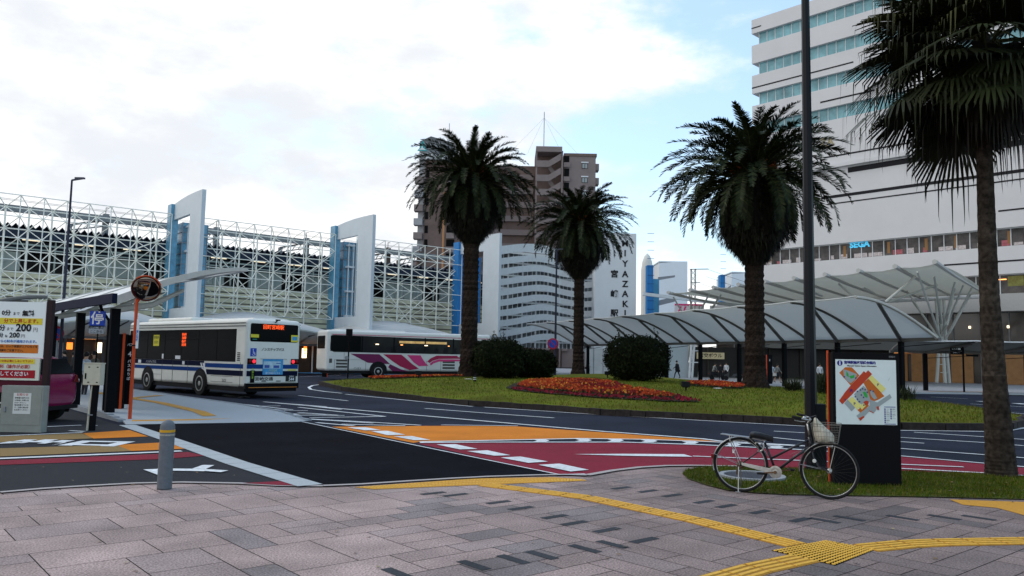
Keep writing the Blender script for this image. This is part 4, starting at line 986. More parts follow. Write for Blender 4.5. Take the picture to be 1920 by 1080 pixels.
# station-front humped canopies ------------------------------------------
def hump(t0, t1, zf, hf, label):
    o = thing('wave_canopy', label, 'canopy', fpt(t0, 9), FA, 'white wave canopies along the station front')
    L_ = t1-t0; n = 24
    fr = lambda u: Vector((L_*u, 0, zf+hf*math.sin(math.pi*u)**1.3)); bk = lambda u: Vector((L_*u, 6, zf+.7+(hf+.7)*math.sin(math.pi*u)**1.3))
    g = MB(); g.sheet([[fr(i/n), fr(i/n).lerp(bk(i/n), .5)+Vector((0, 0, .25)), bk(i/n)] for i in range(n+1)], .05); g.build('roof_membrane', mat('wave_membrane', (.80, .81, .80), .6, noise=.05, trans=.45), o, smooth=True)
    g = MB(); g.sheet([[fr(i/n)+Vector((0, 0, -.08)), Vector((L_*i/n, 1.6, zf-.05+hf*.3*math.sin(math.pi*i/n))), Vector((L_*i/n, 2.6, zf-.7))] for i in range(n+1)], .03); g.build('soffit', mat('soffit_membrane', (.85, .86, .85), .6, noise=.08, trans=.75), o, smooth=True)
    for u in (0, .25, .5, .75, 1):
        g = MB(); f_ = fr(u); g.tube([Vector((f_.x, 2.7, -.1)), Vector((f_.x, 2.7, zf-.7)), Vector((f_.x+.6, 1.8, zf-.15+hf*.3*math.sin(math.pi*u))), f_+Vector((1.0, 0, -.12))], [.11, .11, .08, .06], 6); g.build('column', mat('dark_canopy_post', (.05, .05, .055), .5), o)
    g = MB(); g.bx(0, L_, 2.5, 2.7, zf-.85, zf-.65); g.build('gutter', mat('grey_beam', (.12, .12, .12), .6), o)
def ft2(px, out):
    d = ray(px, 600); c = F0+FN*out; t_ = (c.x*FN.x+c.y*FN.y)/(d.x*FN.x+d.y*FN.y); return (Vector((d.x*t_, d.y*t_, 0))-Vector((c.x, c.y, 0))).dot(FD)
ts = [ft2(-90, 9), ft2(60, 9), ft2(352, 9), ft2(652, 9), ft2(910, 9)]
for i, (a, b, zf, hf) in enumerate(((0, 1, 3.4, .7), (1, 2, 3.6, .8), (2, 3, 3.5, .8), (3, 4, 3.35, .8))):
    hump(ts[a]+.05, ts[b]-.05, zf-.25, hf*.85, ('leftmost white wave canopy over the station front, behind the price board', 'white wave canopy behind the near bus shelter', 'white wave canopy showing above the roof of the left bus', 'white wave canopy showing above the coach roof')[i])
# ------------------------------------------------------------------ shop fronts under the canopy
t_a = ft2(-60, 4.6); Lf = ft2(890, 4.6)-t_a
sf = thing('shop_front', 'row of warm lit shop fronts under the station canopy behind the buses', 'shop front', fpt(t_a, 4.6), FA)
g = MB(); g.bx(0, Lf, 0, .3, 0, 3.6); g.build('dark_glazing', mat('shop_gloom', (.022, .015, .012), .25, noise=.7, nscale=.8, ncol=(.075, .035, .02)), sf)
g = MB(); g.bx(0, Lf, -.9, -.02, 2.75, 3.5); g.build('signboard', mat('signboard_dark', (.035, .03, .03), .6, noise=.4, nscale=.6), sf)
rs = random.Random(21)
x = .5
while x < Lf-2:
    w_ = rs.uniform(1.2, 3.2)
    g = MB(); g.bx(x, x+w_, -.96, -.905, 2.5, 2.62); g.build('strip_light', WARM, sf); x += w_+rs.uniform(.3, 1.5)
for k in range(40):
    x = rs.uniform(1, Lf-2); g = MB(); g.bx(x, x+rs.uniform(.2, .5), -.1, -.02, 1.7+rs.uniform(-.5, .6), 2.0+rs.uniform(0, .4)); g.build('shop_lamp', WARMW if k % 3 else mat('orange_lamp', (.9, .3, .05), emit=(1, .25, .03), es=1.5), sf)
for k in range(12):
    x = 1+rs.uniform(0, Lf-4); g = MB(); g.bx(x, x+.8, -.08, -.02, .6, 2.2); g.build('poster', mat(('poster_red', 'poster_brown', 'poster_white')[k % 3], ((.25, .02, .02), (.14, .07, .03), (.35, .33, .3))[k % 3], .5, noise=.6, nscale=3), sf)
for k in range(int(Lf/2.4)):
    g = MB(); x = k*2.4; g.bx(x, x+.1, -.2, -.1, 0, 2.75); g.build('door_post', WHITE, sf)
# low white planters
for k, px in enumerate((552, 590, 240, 205, 150, 120)):
    q = G(px, 694 if px > 300 else 699); o = thing('planter_box', ('low white planter box left of the coach', 'low white planter box against the rear of the coach', 'white bench block under the station canopy behind the left bus', 'white bench block between the shelter columns', 'white bench block left of the beige meter box', 'white bench block behind the maroon car')[k], 'planter', (q.x, q.y, z0(q.y)+.09), FA-.3)
    g = MB(); g.bx(-.9, .7, 0, .5, 0, .62); g.build('box', WHITE2, o, bevel=.02)
    g = MB(); g.bx(-.85, .65, .05, .45, .622, .66); g.build('soil', mat('planter_soil', (.04, .035, .03), .9), o)
# ------------------------------------------------------------------ tall tree-column canopy on the right
tc_ = thing('tree_column_canopy', 'high white canopy on branching tree columns above the long bus canopy', 'canopy', (0, 0, 0))
A = P(1757, 492, 60); B = P(1262, 548, 88); C = P(1842, 546, 79); D = P(1400, 548, 103)
ZC = 9.4
def on(px, py, z):
    d = ray(px, py); t_ = (z-CH)/d.z; return Vector((d.x*t_, d.y*t_, z))
A, B, C = on(1757, 493, 9.6), on(1258, 549, 9.0), on(1850, 548, 9.0); D = B+(C-A)*.75; D.z = 8.8
n = 9; rows = []
for i in range(n*4+1):
    u = i/(n*4); s_ = math.sin(math.pi*(u*n % 1)); a = A.lerp(B, u); d = C.lerp(D, u)
    rows.append([a.lerp(d, v/8)+Vector((0, 0, -.18*s_+.25*math.sin(math.pi*v/8))) if v else a.lerp(d, .035*s_)+Vector((0, 0, -.05*s_)) for v in range(9)])
g = MB(); g.sheet(rows, .04); g.build('membrane', mat('high_membrane', (.66, .67, .63), .7, noise=.1, nscale=1.5, trans=.62, spec=.1), tc_, smooth=True)
for i in range(n+1):
    a = A.lerp(B, i/n); d = C.lerp(D, i/n); g = MB(); g.tube([a.lerp(d, -.04)+Vector((0, 0, -.02)), a.lerp(d, .3)+Vector((0, 0, -.2)), a.lerp(d, 1)+Vector((0, 0, -.28))], [.20, .14, .10], 6); g.build('rafter', mat('rafter_white', (.48, .48, .45), .5), tc_)
g = MB(); e0 = P(1205, 551, 92); g.tube([Vector((e0.x, e0.y, e0.z)), D.lerp(C, .1)+Vector((0, 0, -.5)), C+Vector((.5, 0, -.35))], .26, 4); g.build('edge_beam', WHITE, tc_)
g = MB(); g.tube([A.lerp(D, .5)+Vector((0, 0, -.35)), B.lerp(C, .5)+Vector((0, 0, -.35))], .12, 6); g.build('purlin', WHITE, tc_)
def tree_col(base, top_c, w_, arms):
    g = MB()
    for dx in (-w_, 0, w_): g.tube([base+Vector((dx*1.6, abs(dx), 0)), base.lerp(top_c, .45)+Vector((dx*.9, 0, 0)), top_c+Vector((dx, 0, 0))], [.17, .15, .12], 8)
    for k in range(9): z = 1+k*.8; p = base.lerp(top_c, (z)/top_c.z); g.bar(p+Vector((-w_, 0, 0)), p+Vector((w_, 0, 0)), .05)
    g.build('tree_column', mat('tree_column_white', (.52, .53, .49), .5), tc_)
    for a in arms: g = MB(); g.tube([top_c.lerp(base, a[1]), a[0]], [.11, .08], 6); g.build('branch', MATS['tree_column_white'], tc_)
b1 = G(1772, 716); b1 = Vector((b1.x, b1.y, .08)); b1 = P(1772, 714, 78); b1.z = .08
t1 = P(1762, 560, 78); t1.z = min(t1.z, 8.3)
tree_col(b1, t1, .38, [(on(1720, 510, 9.1), .55), (on(1700, 545, 9.0), .55), (on(1822, 540, 8.9), .55), (on(1806, 535, 9.0), .45), (on(1790, 530, 9.0), .4), (on(1752, 520, 9.1), .3)])
b2 = P(1300, 690, 90); b2.z = .08; t2 = P(1302, 556, 90); t2.z = min(t2.z, 8.0)
tree_col(b2, t2, .5, [(on(1262, 556, 8.7), .4), (on(1292, 553, 8.7), .2), (on(1352, 553, 8.7), .4), (on(1330, 551, 8.7), .25)])
for k, (pa_, pb_) in enumerate((((1572, 532), (1602, 558)), ((1717, 518), (1660, 566)), ((1757, 534), (1666, 566)), ((1704, 555), (1752, 622)), ((1822, 548), (1780, 625)), ((1790, 540), (1776, 610)), ((1348, 556), (1330, 590)), ((1620, 540), (1650, 556)))):
    Yk = 62; g = MB(); a = on(pa_[0], pa_[1], 9.0); b = P(pb_[0], pb_[1], a.y); g.tube([a, b], .10, 6); g.build('long_stay', MATS['tree_column_white'], tc_)
g = MB(); q = P(1430, 560, 95); g.bx(q.x, q.x+6.0, 95, 95.3, q.z-.6, q.z+.9); o = g.build('green_banner', mat('green_board', (.01, .10, .035), .6)); tag(o, 'dark green board hanging beneath the high canopy', 'board')
g = MB(); a_ = P(1302, 650, 88); b_ = P(1445, 650, 88)
# underpass / dark opening with pale soffit
up = thing('concourse_front', 'dark arcade front with a pale fascia and small sign behind the scooters', 'building', (a_.x, 88, 0))
g = MB(); g.bx(0, 33, .5, 1, 0, 3.3); g.build('dark_opening', mat('arcade_dark', (.016, .016, .017), .5, noise=.6, nscale=.5, ncol=(.035, .032, .03)), up)
g = MB(); g.bx(8, 33, -1.5, .49, 3.3, 5.6); g.prism([(0, -1.0, 4.7), (8-.003, -1.5, 3.3), (8-.003, -1.5, 5.6), (0, -1, 5.6)], (0, 1.4, 0)); g.build('fascia', mat('grey_fascia', (.20, .20, .195), .7, noise=.1), up)
q = P(1332, 667, 87.4); g = MB(); g.bx(q.x-a_.x-1.5, q.x-a_.x+1.5, -.7, -.6, q.z-.35, q.z+.35); s_ = g.build('name_board', mat('cream_board', (.42, .38, .25), .5, emit=(.8, .7, .4), es=.12), up); text('宮交ボウル', .5, INK, (q.x-a_.x, -.72, q.z), RF, s_, 'board_lettering', .002, .01)
for k in range(9): g = MB(); g.bx(1.5+k*3.4, 1.65+k*3.4, .3, .48, 0, 3.3); g.build('frame_post', mat('frame_brown', (.05, .045, .04), .6), up)
# ------------------------------------------------------------------ sign pylons on the right
def stop_pylon(px, pyb, h, label, num='', Y=None, wd=.42):
    q = G(px, pyb); o = thing('stop_pylon', label, 'sign', (q.x, q.y, z0(q.y)+.1), 0, 'black bus stop pylons with an orange stripe')
    g = MB(); g.box((0, 0, h/2), (wd, .14, h)); g.build('panel', BLACK, o)
    g = MB(); g.box((-wd/2-.022, 0, h/2), (.04, .16, h+.02)); g.build('orange_stripe', ORANGE, o)
    if num: text(num, .2, SW, (.0, -.075, h-.42), RF, o, 'lettering', .002, .004)
    return o
stop_pylon(1443, 722, 2.35, 'black stop pylon with an orange stripe right of the right palm trunk', '2')
# direction sign on post
q = G(1808, 738); o = thing('direction_sign', 'small black direction sign boards on a post before the low canopy', 'sign', (q.x, q.y, z0(q.y)+.1))
g = MB(); g.bar((0, 0, 0), (0, 0, 3.0), .06, 8); g.build('post', BLACK, o)
g = MB(); g.box((-.45, -.05, 2.85), (.85, .06, .2)); g.box((-.45, -.05, 2.6), (.85, .06, .2)); g.box((.6, -.02, 2.45), (.8, .06, .15)); g.build('arrow_board', BLACK, o)
g = MB(); g.box((-.3, -.085, 2.87), (.18, .01, .12)); g.build('pictogram', SW, o); text('のりば', .12, SW, (-.62, -.085, 2.85), RF, o, 'lettering', .001); text('タクシー', .11, SW, (-.5, -.085, 2.6), RF, o, 'lettering', .001)
# ================================================================== vegetation
TRUNK = attr_mat('palm_trunk_bark', speck=.5, sscale=14, bump=.6, big=.3, rough=.95, spec=.05)
LEAF = attr_mat('palm_leaf', speck=.2, sscale=3, bump=0, big=.35, rough=.6, spec=.12)
def palm_crown(seed, nf=120, rad=4.6):
    r = random.Random(seed); g = MB(); rch = MB(); GA = math.pi*(3-5**.5)
    def frond(az, el, L_, droop, dark):
        n = 15; p = Vector((math.cos(az)*.25, math.sin(az)*.25, r.uniform(-.3, .4))); e = el; pts = [p]; az2 = az; tw = r.uniform(-.25, .25)
        for i in range(n):
            f = i/n; e2 = max(-R(86), el-droop*(f**1.35)); az2 = az+tw*f
            p = p+Vector((math.cos(az2)*math.cos(e2), math.sin(az2)*math.cos(e2), math.sin(e2)))*(L_/n); pts.append(p)
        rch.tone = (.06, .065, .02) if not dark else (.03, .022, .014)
        rch.tube(pts[:9], [.035-.003*i for i in range(9)], 3, cap=False)
        ns = 64; roll = r.uniform(-.35, .35)
        for k in range(ns):
            f = .10+.90*(k+.5)/ns; s_ = f*n; i = min(int(s_), n-1); c = pts[i].lerp(pts[i+1], s_-i); t = (pts[i+1]-pts[i]).normalized()
            side = t.cross(Vector((0, 0, 1)));
            if side.length < .05: side = Vector((-math.sin(az), math.cos(az), 0))
            side.normalize(); up = side.cross(t)
            side, up = side*math.cos(roll)+up*math.sin(roll), up*math.cos(roll)-side*math.sin(roll)
            ll = (.43*math.sin(math.pi*min(1, f*.88+.09))**.5+.06)*r.uniform(.85, 1.12)*rad/4.6
            if f > .93: ll *= .8
            for sg in (-1, 1):
                d = (t*.85+side*sg*.75+up*r.uniform(-.05, .6)+Vector((0, 0, -.06))).normalized(); tip = c+d*ll+Vector((0, 0, -.05*ll))
                wv_ = t*.032*rad/4.6
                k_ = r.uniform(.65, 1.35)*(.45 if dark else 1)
                base = (.013, .020, .006) if r.random() < .8 else (.028, .035, .011)
                g.tone = tuple(q*k_ for q in base)
                m_ = c.lerp(tip, .55)
                g.add([c-wv_, m_-wv_*1.2, tip, m_+wv_*1.2, c+wv_], [(0, 1, 2, 3, 4)])
    for i in range(nf):
        az = i*GA+r.uniform(-.2, .2); u = i/nf
        el = R(82)-R(125)*u**.9+r.uniform(-.10, .10)
        L_ = rad*(.86+.2*math.sin(math.pi*min(1, u*1.1)))*r.uniform(.88, 1.08)
        if u > .70: L_ *= .92-.5*(u-.70)
        frond(az, el, L_, R(70)+R(24)*u+r.uniform(-.15, .25), False)
    # hanging skirt
    for i in range(55):
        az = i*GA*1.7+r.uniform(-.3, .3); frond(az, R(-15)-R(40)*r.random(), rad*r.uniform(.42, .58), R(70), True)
    return g, rch
def bulb(seed, rad, h):
    r = random.Random(seed); g = MB()
    prof = [(.0, .3), (.22*rad, .2), (.33*rad, -.1*h), (.40*rad, -.38*h), (.41*rad, -.60*h), (.35*rad, -.78*h), (.21*rad, -.93*h), (.11*rad, -1.05*h)]
    def rr(f):
        s_ = f*(len(prof)-1); i = min(int(s_), len(prof)-2); a, b = prof[i], prof[i+1]; u = s_-i; return a[0]+(b[0]-a[0])*u, a[1]+(b[1]-a[1])*u
    for k in range(7000):
        f = r.random()**.8; a = r.uniform(0, 6.283); q = rr(f); rad_ = q[0]*r.uniform(.82, 1.05); c = Vector((math.cos(a)*rad_, math.sin(a)*rad_, q[1]))
        l = r.uniform(.15, .38)*rad/4.6; d = Vector((math.cos(a)*.35, math.sin(a)*.35, -1)).normalized(); s_ = Vector((-math.sin(a), math.cos(a), 0))*r.uniform(.02, .05)
        k_ = r.uniform(.3, 1.2); g.tone = tuple(x*k_ for x in ((.016, .013, .009) if r.random() < .75 else (.022, .026, .012)))
        g.add([c-s_, c+s_, c+d*l], [(0, 1, 2)])
    g.tone = (.008, .007, .006); g.lathe([(max(.01, p[0]*.86), p[1]) for p in prof[::-1]], n=18)
    return g
def fruit(seed, rad):
    r = random.Random(seed); g = MB()
    for b in range(7):
        a = r.uniform(0, 6.28); base = Vector((math.cos(a)*.3, math.sin(a)*.3, .2)); d0 = Vector((math.cos(a)*.8, math.sin(a)*.8, .55))
        for k in range(26):
            d = (d0+Vector((r.uniform(-.35, .35), r.uniform(-.35, .35), r.uniform(-.3, .4)))).normalized(); l = r.uniform(.5, 1.25)*rad/4.6
            k_ = r.uniform(.6, 1.3); g.tone = (.20*k_, .055*k_, .018*k_)
            g.tube([base, base+d*l*.6, base+d*l+Vector((0, 0, -.15))], [.02, .02, .035], 3)
    return g
def trunk(h, r0, r1, seed, base_flare=1.5):
    r = random.Random(seed); g = MB(); n = 22; zs_ = []; z = -.3
    rows = max(20, int(h/.16))
    for i in range(rows+1):
        z = -.25+(h+.25)*i/rows; f = i/rows
        rad_ = r0+(r1-r0)*f+(r0*(base_flare-1))*math.exp(-max(0, z)/.5)+(.03 if i % 2 else 0)
        if f > .93: rad_ *= 1+(f-.93)*5
        k_ = r.uniform(.7, 1.2); g.tone = (.026*k_, .019*k_, .015*k_)
        zs_.append((rad_, z))
    for (a, za), (b, zb) in zip(zs_, zs_[1:]):
        vs = []; off = r.random()
        for (q, zz) in ((a, za), (b, zb)):
            for j in range(n): th = 2*math.pi*(j+off)/n; jit = 1+.05*math.sin(j*3.7+zz*9); vs.append((q*jit*math.cos(th), q*jit*math.sin(th), zz))
        k_ = r.uniform(.6, 1.3); g.tone = (.028*k_, .020*k_, .016*k_)
        g.add(vs, [(j, (j+1) % n, n+(j+1) % n, n+j) for j in range(n)])
    return g
def date_palm(px, pyb, Y, pyc, rad, label, seed, tr):
    q = P(px, pyb, Y); zb = mound(q.x, q.y) if inside(q.x, q.y) else q.z
    o = thing('palm_tree', label, 'palm tree', (q.x, Y, zb), random.Random(seed).uniform(0, 6), 'date palms on the round island')
    c = P(px+(26 if px < 900 else 8), pyc, Y); h = c.z-zb
    bh = rad*.84
    trunk(h-bh*.9, tr, tr*.92, seed).build('trunk', TRUNK, o, tones=True, smooth=False)
    g, rc = palm_crown(seed, 165, rad)
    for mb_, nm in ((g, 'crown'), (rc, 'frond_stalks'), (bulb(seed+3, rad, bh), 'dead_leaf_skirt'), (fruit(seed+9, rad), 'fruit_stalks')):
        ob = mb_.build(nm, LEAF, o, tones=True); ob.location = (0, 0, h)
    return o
date_palm(878, 708, 50, 343, 4.3, 'tall palm on the lawn in front of the coach, left of the bushes', 3, .50)
date_palm(1084, 697, 69, 425, 5.0, 'smaller, more distant palm between the two clumps of round bushes', 15, .44)
date_palm(1416, 728, 40, 334, 4.8, 'largest date palm, dense dark crown, right of the big round bush', 27, .47)
# fan palm at the right edge
q = G(1878, 893); fp_ = thing('fan_palm', 'tall fan palm with drooping thread-like leaves at the right edge of the near grass bed', 'palm tree', (q.x, q.y, z0(q.y)))
g = MB(); r = random.Random(8); ctr = [Vector((0, 0, -.2)), Vector((-.01, 0, .3)), Vector((-.06, 0, 1.5)), Vector((-.10, 0, 3.0)), Vector((-.10, 0, 5.2)), Vector((-.08, 0, 7.0))]
rr_ = [.245, .205, .165, .135, .115, .12]
pts = []; rds = []
for i in range(90):
    f = i/89*5; k = min(int(f), 4); pts.append(ctr[k].lerp(ctr[k+1], f-k)); rds.append((rr_[k]+(rr_[k+1]-rr_[k])*(f-k))*(1.0 if i % 2 else 1.035))
for i in range(89):
    k_ = r.uniform(.75, 1.2); g.tone = (.042*k_, .034*k_, .027*k_); g.tube([pts[i], pts[i+1]], [rds[i], rds[i+1]], 18, cap=False)
g.build('trunk', TRUNK, fp_, tones=True)
g = MB(); pt_ = MB(); r = random.Random(12); GA = 2.399963
def fan(az, el, pl_, rad, droop, tone):
    b = Vector((-.08, 0, 6.85+r.uniform(-.4, .4))); d = Vector((math.cos(az)*math.cos(el), math.sin(az)*math.cos(el), math.sin(el)))
    pts = [b, b+d*pl_*.5+Vector((0, 0, .02)), b+d*pl_+Vector((0, 0, -.15*pl_))]
    pt_.tone = (.05, .055, .02); pt_.tube(pts, [.022, .016, .012], 4)
    c = pts[-1]; t = (pts[2]-pts[1]).normalized(); side = t.cross(Vector((0, 0, 1)))
    if side.length < .1: side = Vector((-math.sin(az), math.cos(az), 0))
    side.normalize(); up = side.cross(t); ns = 44
    for k in range(ns):
        a = R(-118)+R(236)*k/(ns-1); dd = (t*math.cos(a)+side*math.sin(a)+up*.12*math.cos(a*2)).normalized()
        L_ = rad*(1-.16*abs(a)/2)*r.uniform(.9, 1.1); k_ = r.uniform(.6, 1.4); g.tone = tuple(q*k_ for q in tone)
        w0 = dd.cross(up).normalized(); p0 = c; p1 = c+dd*L_*.62+Vector((0, 0, -.03)); p2 = p1+(dd*.55+Vector((0, 0, -.38*droop)))*L_*.50; p3 = p2+Vector((dd.x*.06, dd.y*.06, -1))*L_*(.5 if r.random() < .22 else .10)*r.uniform(.4, 1.7)*droop; p4 = p3+Vector((r.uniform(-.03, .03), r.uniform(-.03, .03), -r.uniform(.04, .2)*droop))
        g.add([p0-w0*.004, p0+w0*.004, p1+w0*.027, p2+w0*.017, p3+w0*.006, p4, p3-w0*.004, p2-w0*.017, p1-w0*.027], [(0, 1, 2, 8), (8, 2, 3, 7), (7, 3, 4, 6), (6, 4, 5)])
for i in range(76):
    u = i/76; az = i*GA+r.uniform(-.2, .2); el = R(82)-R(118)*u+r.uniform(-.12, .12)
    fan(az, el+r.uniform(-.2, .2), r.uniform(.8, 1.45), r.uniform(.9, 1.15), .2+.55*u, (.016, .021, .007) if r.random() < .7 else (.038, .042, .013))
for i in range(16): fan(i*GA+.5, R(-35)-R(35)*r.random(), r.uniform(.45, .75), .8, 1.5, (.016, .013, .009))
g.build('crown', LEAF, fp_, tones=True); pt_.build('leaf_stalks', LEAF, fp_, tones=True)
g = MB(); r = random.Random(5)
for k in range(2600):
    a = r.uniform(0, 6.28); z = 5.35+r.random()*1.35; rd = .15+.30*math.sin((z-5.3)*2.1)*r.random()**.4; c = Vector((-.09+math.cos(a)*rd, math.sin(a)*rd, z)); k_ = r.uniform(.4, 1.2); g.tone = (.022*k_, .018*k_, .012*k_)
    s_ = Vector((-math.sin(a), math.cos(a), 0))*.02; g.add([c-s_, c+s_, c+Vector((math.cos(a)*.08, math.sin(a)*.08, -r.uniform(.15, .4)))], [(0, 1, 2)])
g.build('dead_leaf_collar', LEAF, fp_, tones=True)
# bushes ---------------------------------------------------------------
BUSH = attr_mat('bush_leaf', speck=.2, sscale=6, bump=0, big=.3, rough=.9, spec=.05)
def bush(px0, px1, pyt, pyb, Y, label, seed, sprigs=6):
    a, b = P(px0, pyb, Y), P(px1, pyb, Y); cx = (a.x+b.x)/2; rx = (b.x-a.x)/2; zb = mound(cx, Y) if inside(cx, Y) else z0(Y); zt = P((px0+px1)/2, pyt, Y).z; h = zt-zb
    o = thing('round_bush', label, 'bush', (cx, Y, zb), 0, 'clipped round bushes on the island'); r = random.Random(seed); g = MB()
    for k in range(14000):
        a_ = r.uniform(0, 6.283); v = r.uniform(-.95, 1); rho = r.uniform(.80, 1.0)**.5; e_ = math.asin(max(-1, min(1, v)))
        bump_ = 1+.06*math.sin(a_*5+seed)+.05*math.sin(v*7+a_*3)+.05*math.sin(a_*13+v*11+seed)+(r.random()**6)*.12
        d = Vector((math.cos(a_)*math.cos(e_), math.sin(a_)*math.cos(e_), v)); 
        sq = (abs(d.x)**3+abs(d.y)**3+abs(d.z)**3)**(-1/3)*.93
        c = Vector((d.x*rx*sq, d.y*rx*sq, h*.50+d.z*h*.50*sq))*1.0; c = Vector((c.x*rho*bump_, c.y*rho*bump_, h*.5+(c.z-h*.5)*rho*bump_))
        if c.z < 0: continue
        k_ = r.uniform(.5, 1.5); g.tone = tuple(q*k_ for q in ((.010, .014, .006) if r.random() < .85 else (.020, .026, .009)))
        l = r.uniform(.04, .10); u = Vector((r.uniform(-1, 1), r.uniform(-1, 1), r.uniform(-1, 1))).normalized(); w_ = u.cross(d); w_ = w_.normalized() if w_.length > .01 else Vector((1, 0, 0))
        g.add([c-u*l, c+w_*l*.5, c+u*l, c-w_*l*.5], [(0, 1, 2, 3)])
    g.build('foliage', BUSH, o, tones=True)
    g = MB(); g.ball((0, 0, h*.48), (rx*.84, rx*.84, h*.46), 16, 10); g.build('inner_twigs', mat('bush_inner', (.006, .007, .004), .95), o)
    if sprigs:
        g = MB()
        for k in range(sprigs):
            a_ = r.uniform(-rx*.7, rx*.7); t_ = Vector((a_, r.uniform(-.4, .4), h*.93)); e = t_+Vector((r.uniform(-.25, .25), 0, r.uniform(.3, .7))); g.tone = (.03, .03, .015); g.tube([t_, e], [.02, .01], 3)
            for j in range(12): c = t_.lerp(e, r.uniform(.2, 1)); u = Vector((r.uniform(-.12, .12), r.uniform(-.1, .1), r.uniform(-.05, .12))); g.tone = (.02, .026, .01); g.add([c, c+u, c+u*.5+Vector((.04, 0, .04))], [(0, 1, 2)])
        g.build('sprigs', BUSH, o, tones=True)
bush(884, 985, 637, 706, 47, 'large rounded dark bush immediately right of the leftmost palm trunk', 31)
bush(958, 1042, 655, 704, 49, 'lower rounded bush joined to the right side of the first bush', 32, 2)
bush(1134, 1254, 630, 713, 47, 'big round dark bush between the middle and the largest palm', 33, 5)
def spiky(px, pyb, Y, h, label, seed, n=46):
    q = P(px, pyb, Y); zb = (mound(q.x, Y) if inside(q.x, Y) else z0(Y)); o = thing('spiky_shrub', label, 'shrub', (q.x, Y, zb), 0, 'small spiky shrubs at the far edge of the island'); g = MB(); r = random.Random(seed)
    for k in range(n*9):
        a = r.uniform(0, 6.28); e = r.uniform(.1, 1.5); l = h*r.uniform(.4, 1.0); b = Vector((r.uniform(-.35, .35), r.uniform(-.2, .2), r.uniform(0, h*.35))); d = Vector((math.cos(a)*math.cos(e), math.sin(a)*math.cos(e), math.sin(e))); s_ = Vector((-math.sin(a), math.cos(a), 0))*.012
        k_ = r.uniform(.5, 1.4); g.tone = (.045*k_, .055*k_, .028*k_); g.add([b-s_, b+d*l*.6-s_, b+d*l+Vector((0, 0, -.05)), b+d*l*.6+s_, b+s_], [(0, 1, 2, 3, 4)])
    g.build('foliage', BUSH, o, tones=True); g = MB(); g.bar((0, 0, -.1), (0, 0, .2), .05, 6); g.build('stem', MATS['bark'], o)
spiky(1487, 737, 36, .62, 'low grey-green spiky shrub between the largest palm and the lamp post', 41)
spiky(1545, 745, 34, 1.0, 'taller spiky shrub between the lamp post and the map sign', 42)
spiky(1697, 758, 31, .6, 'small green shrub at the right edge of the map sign', 43, 26)
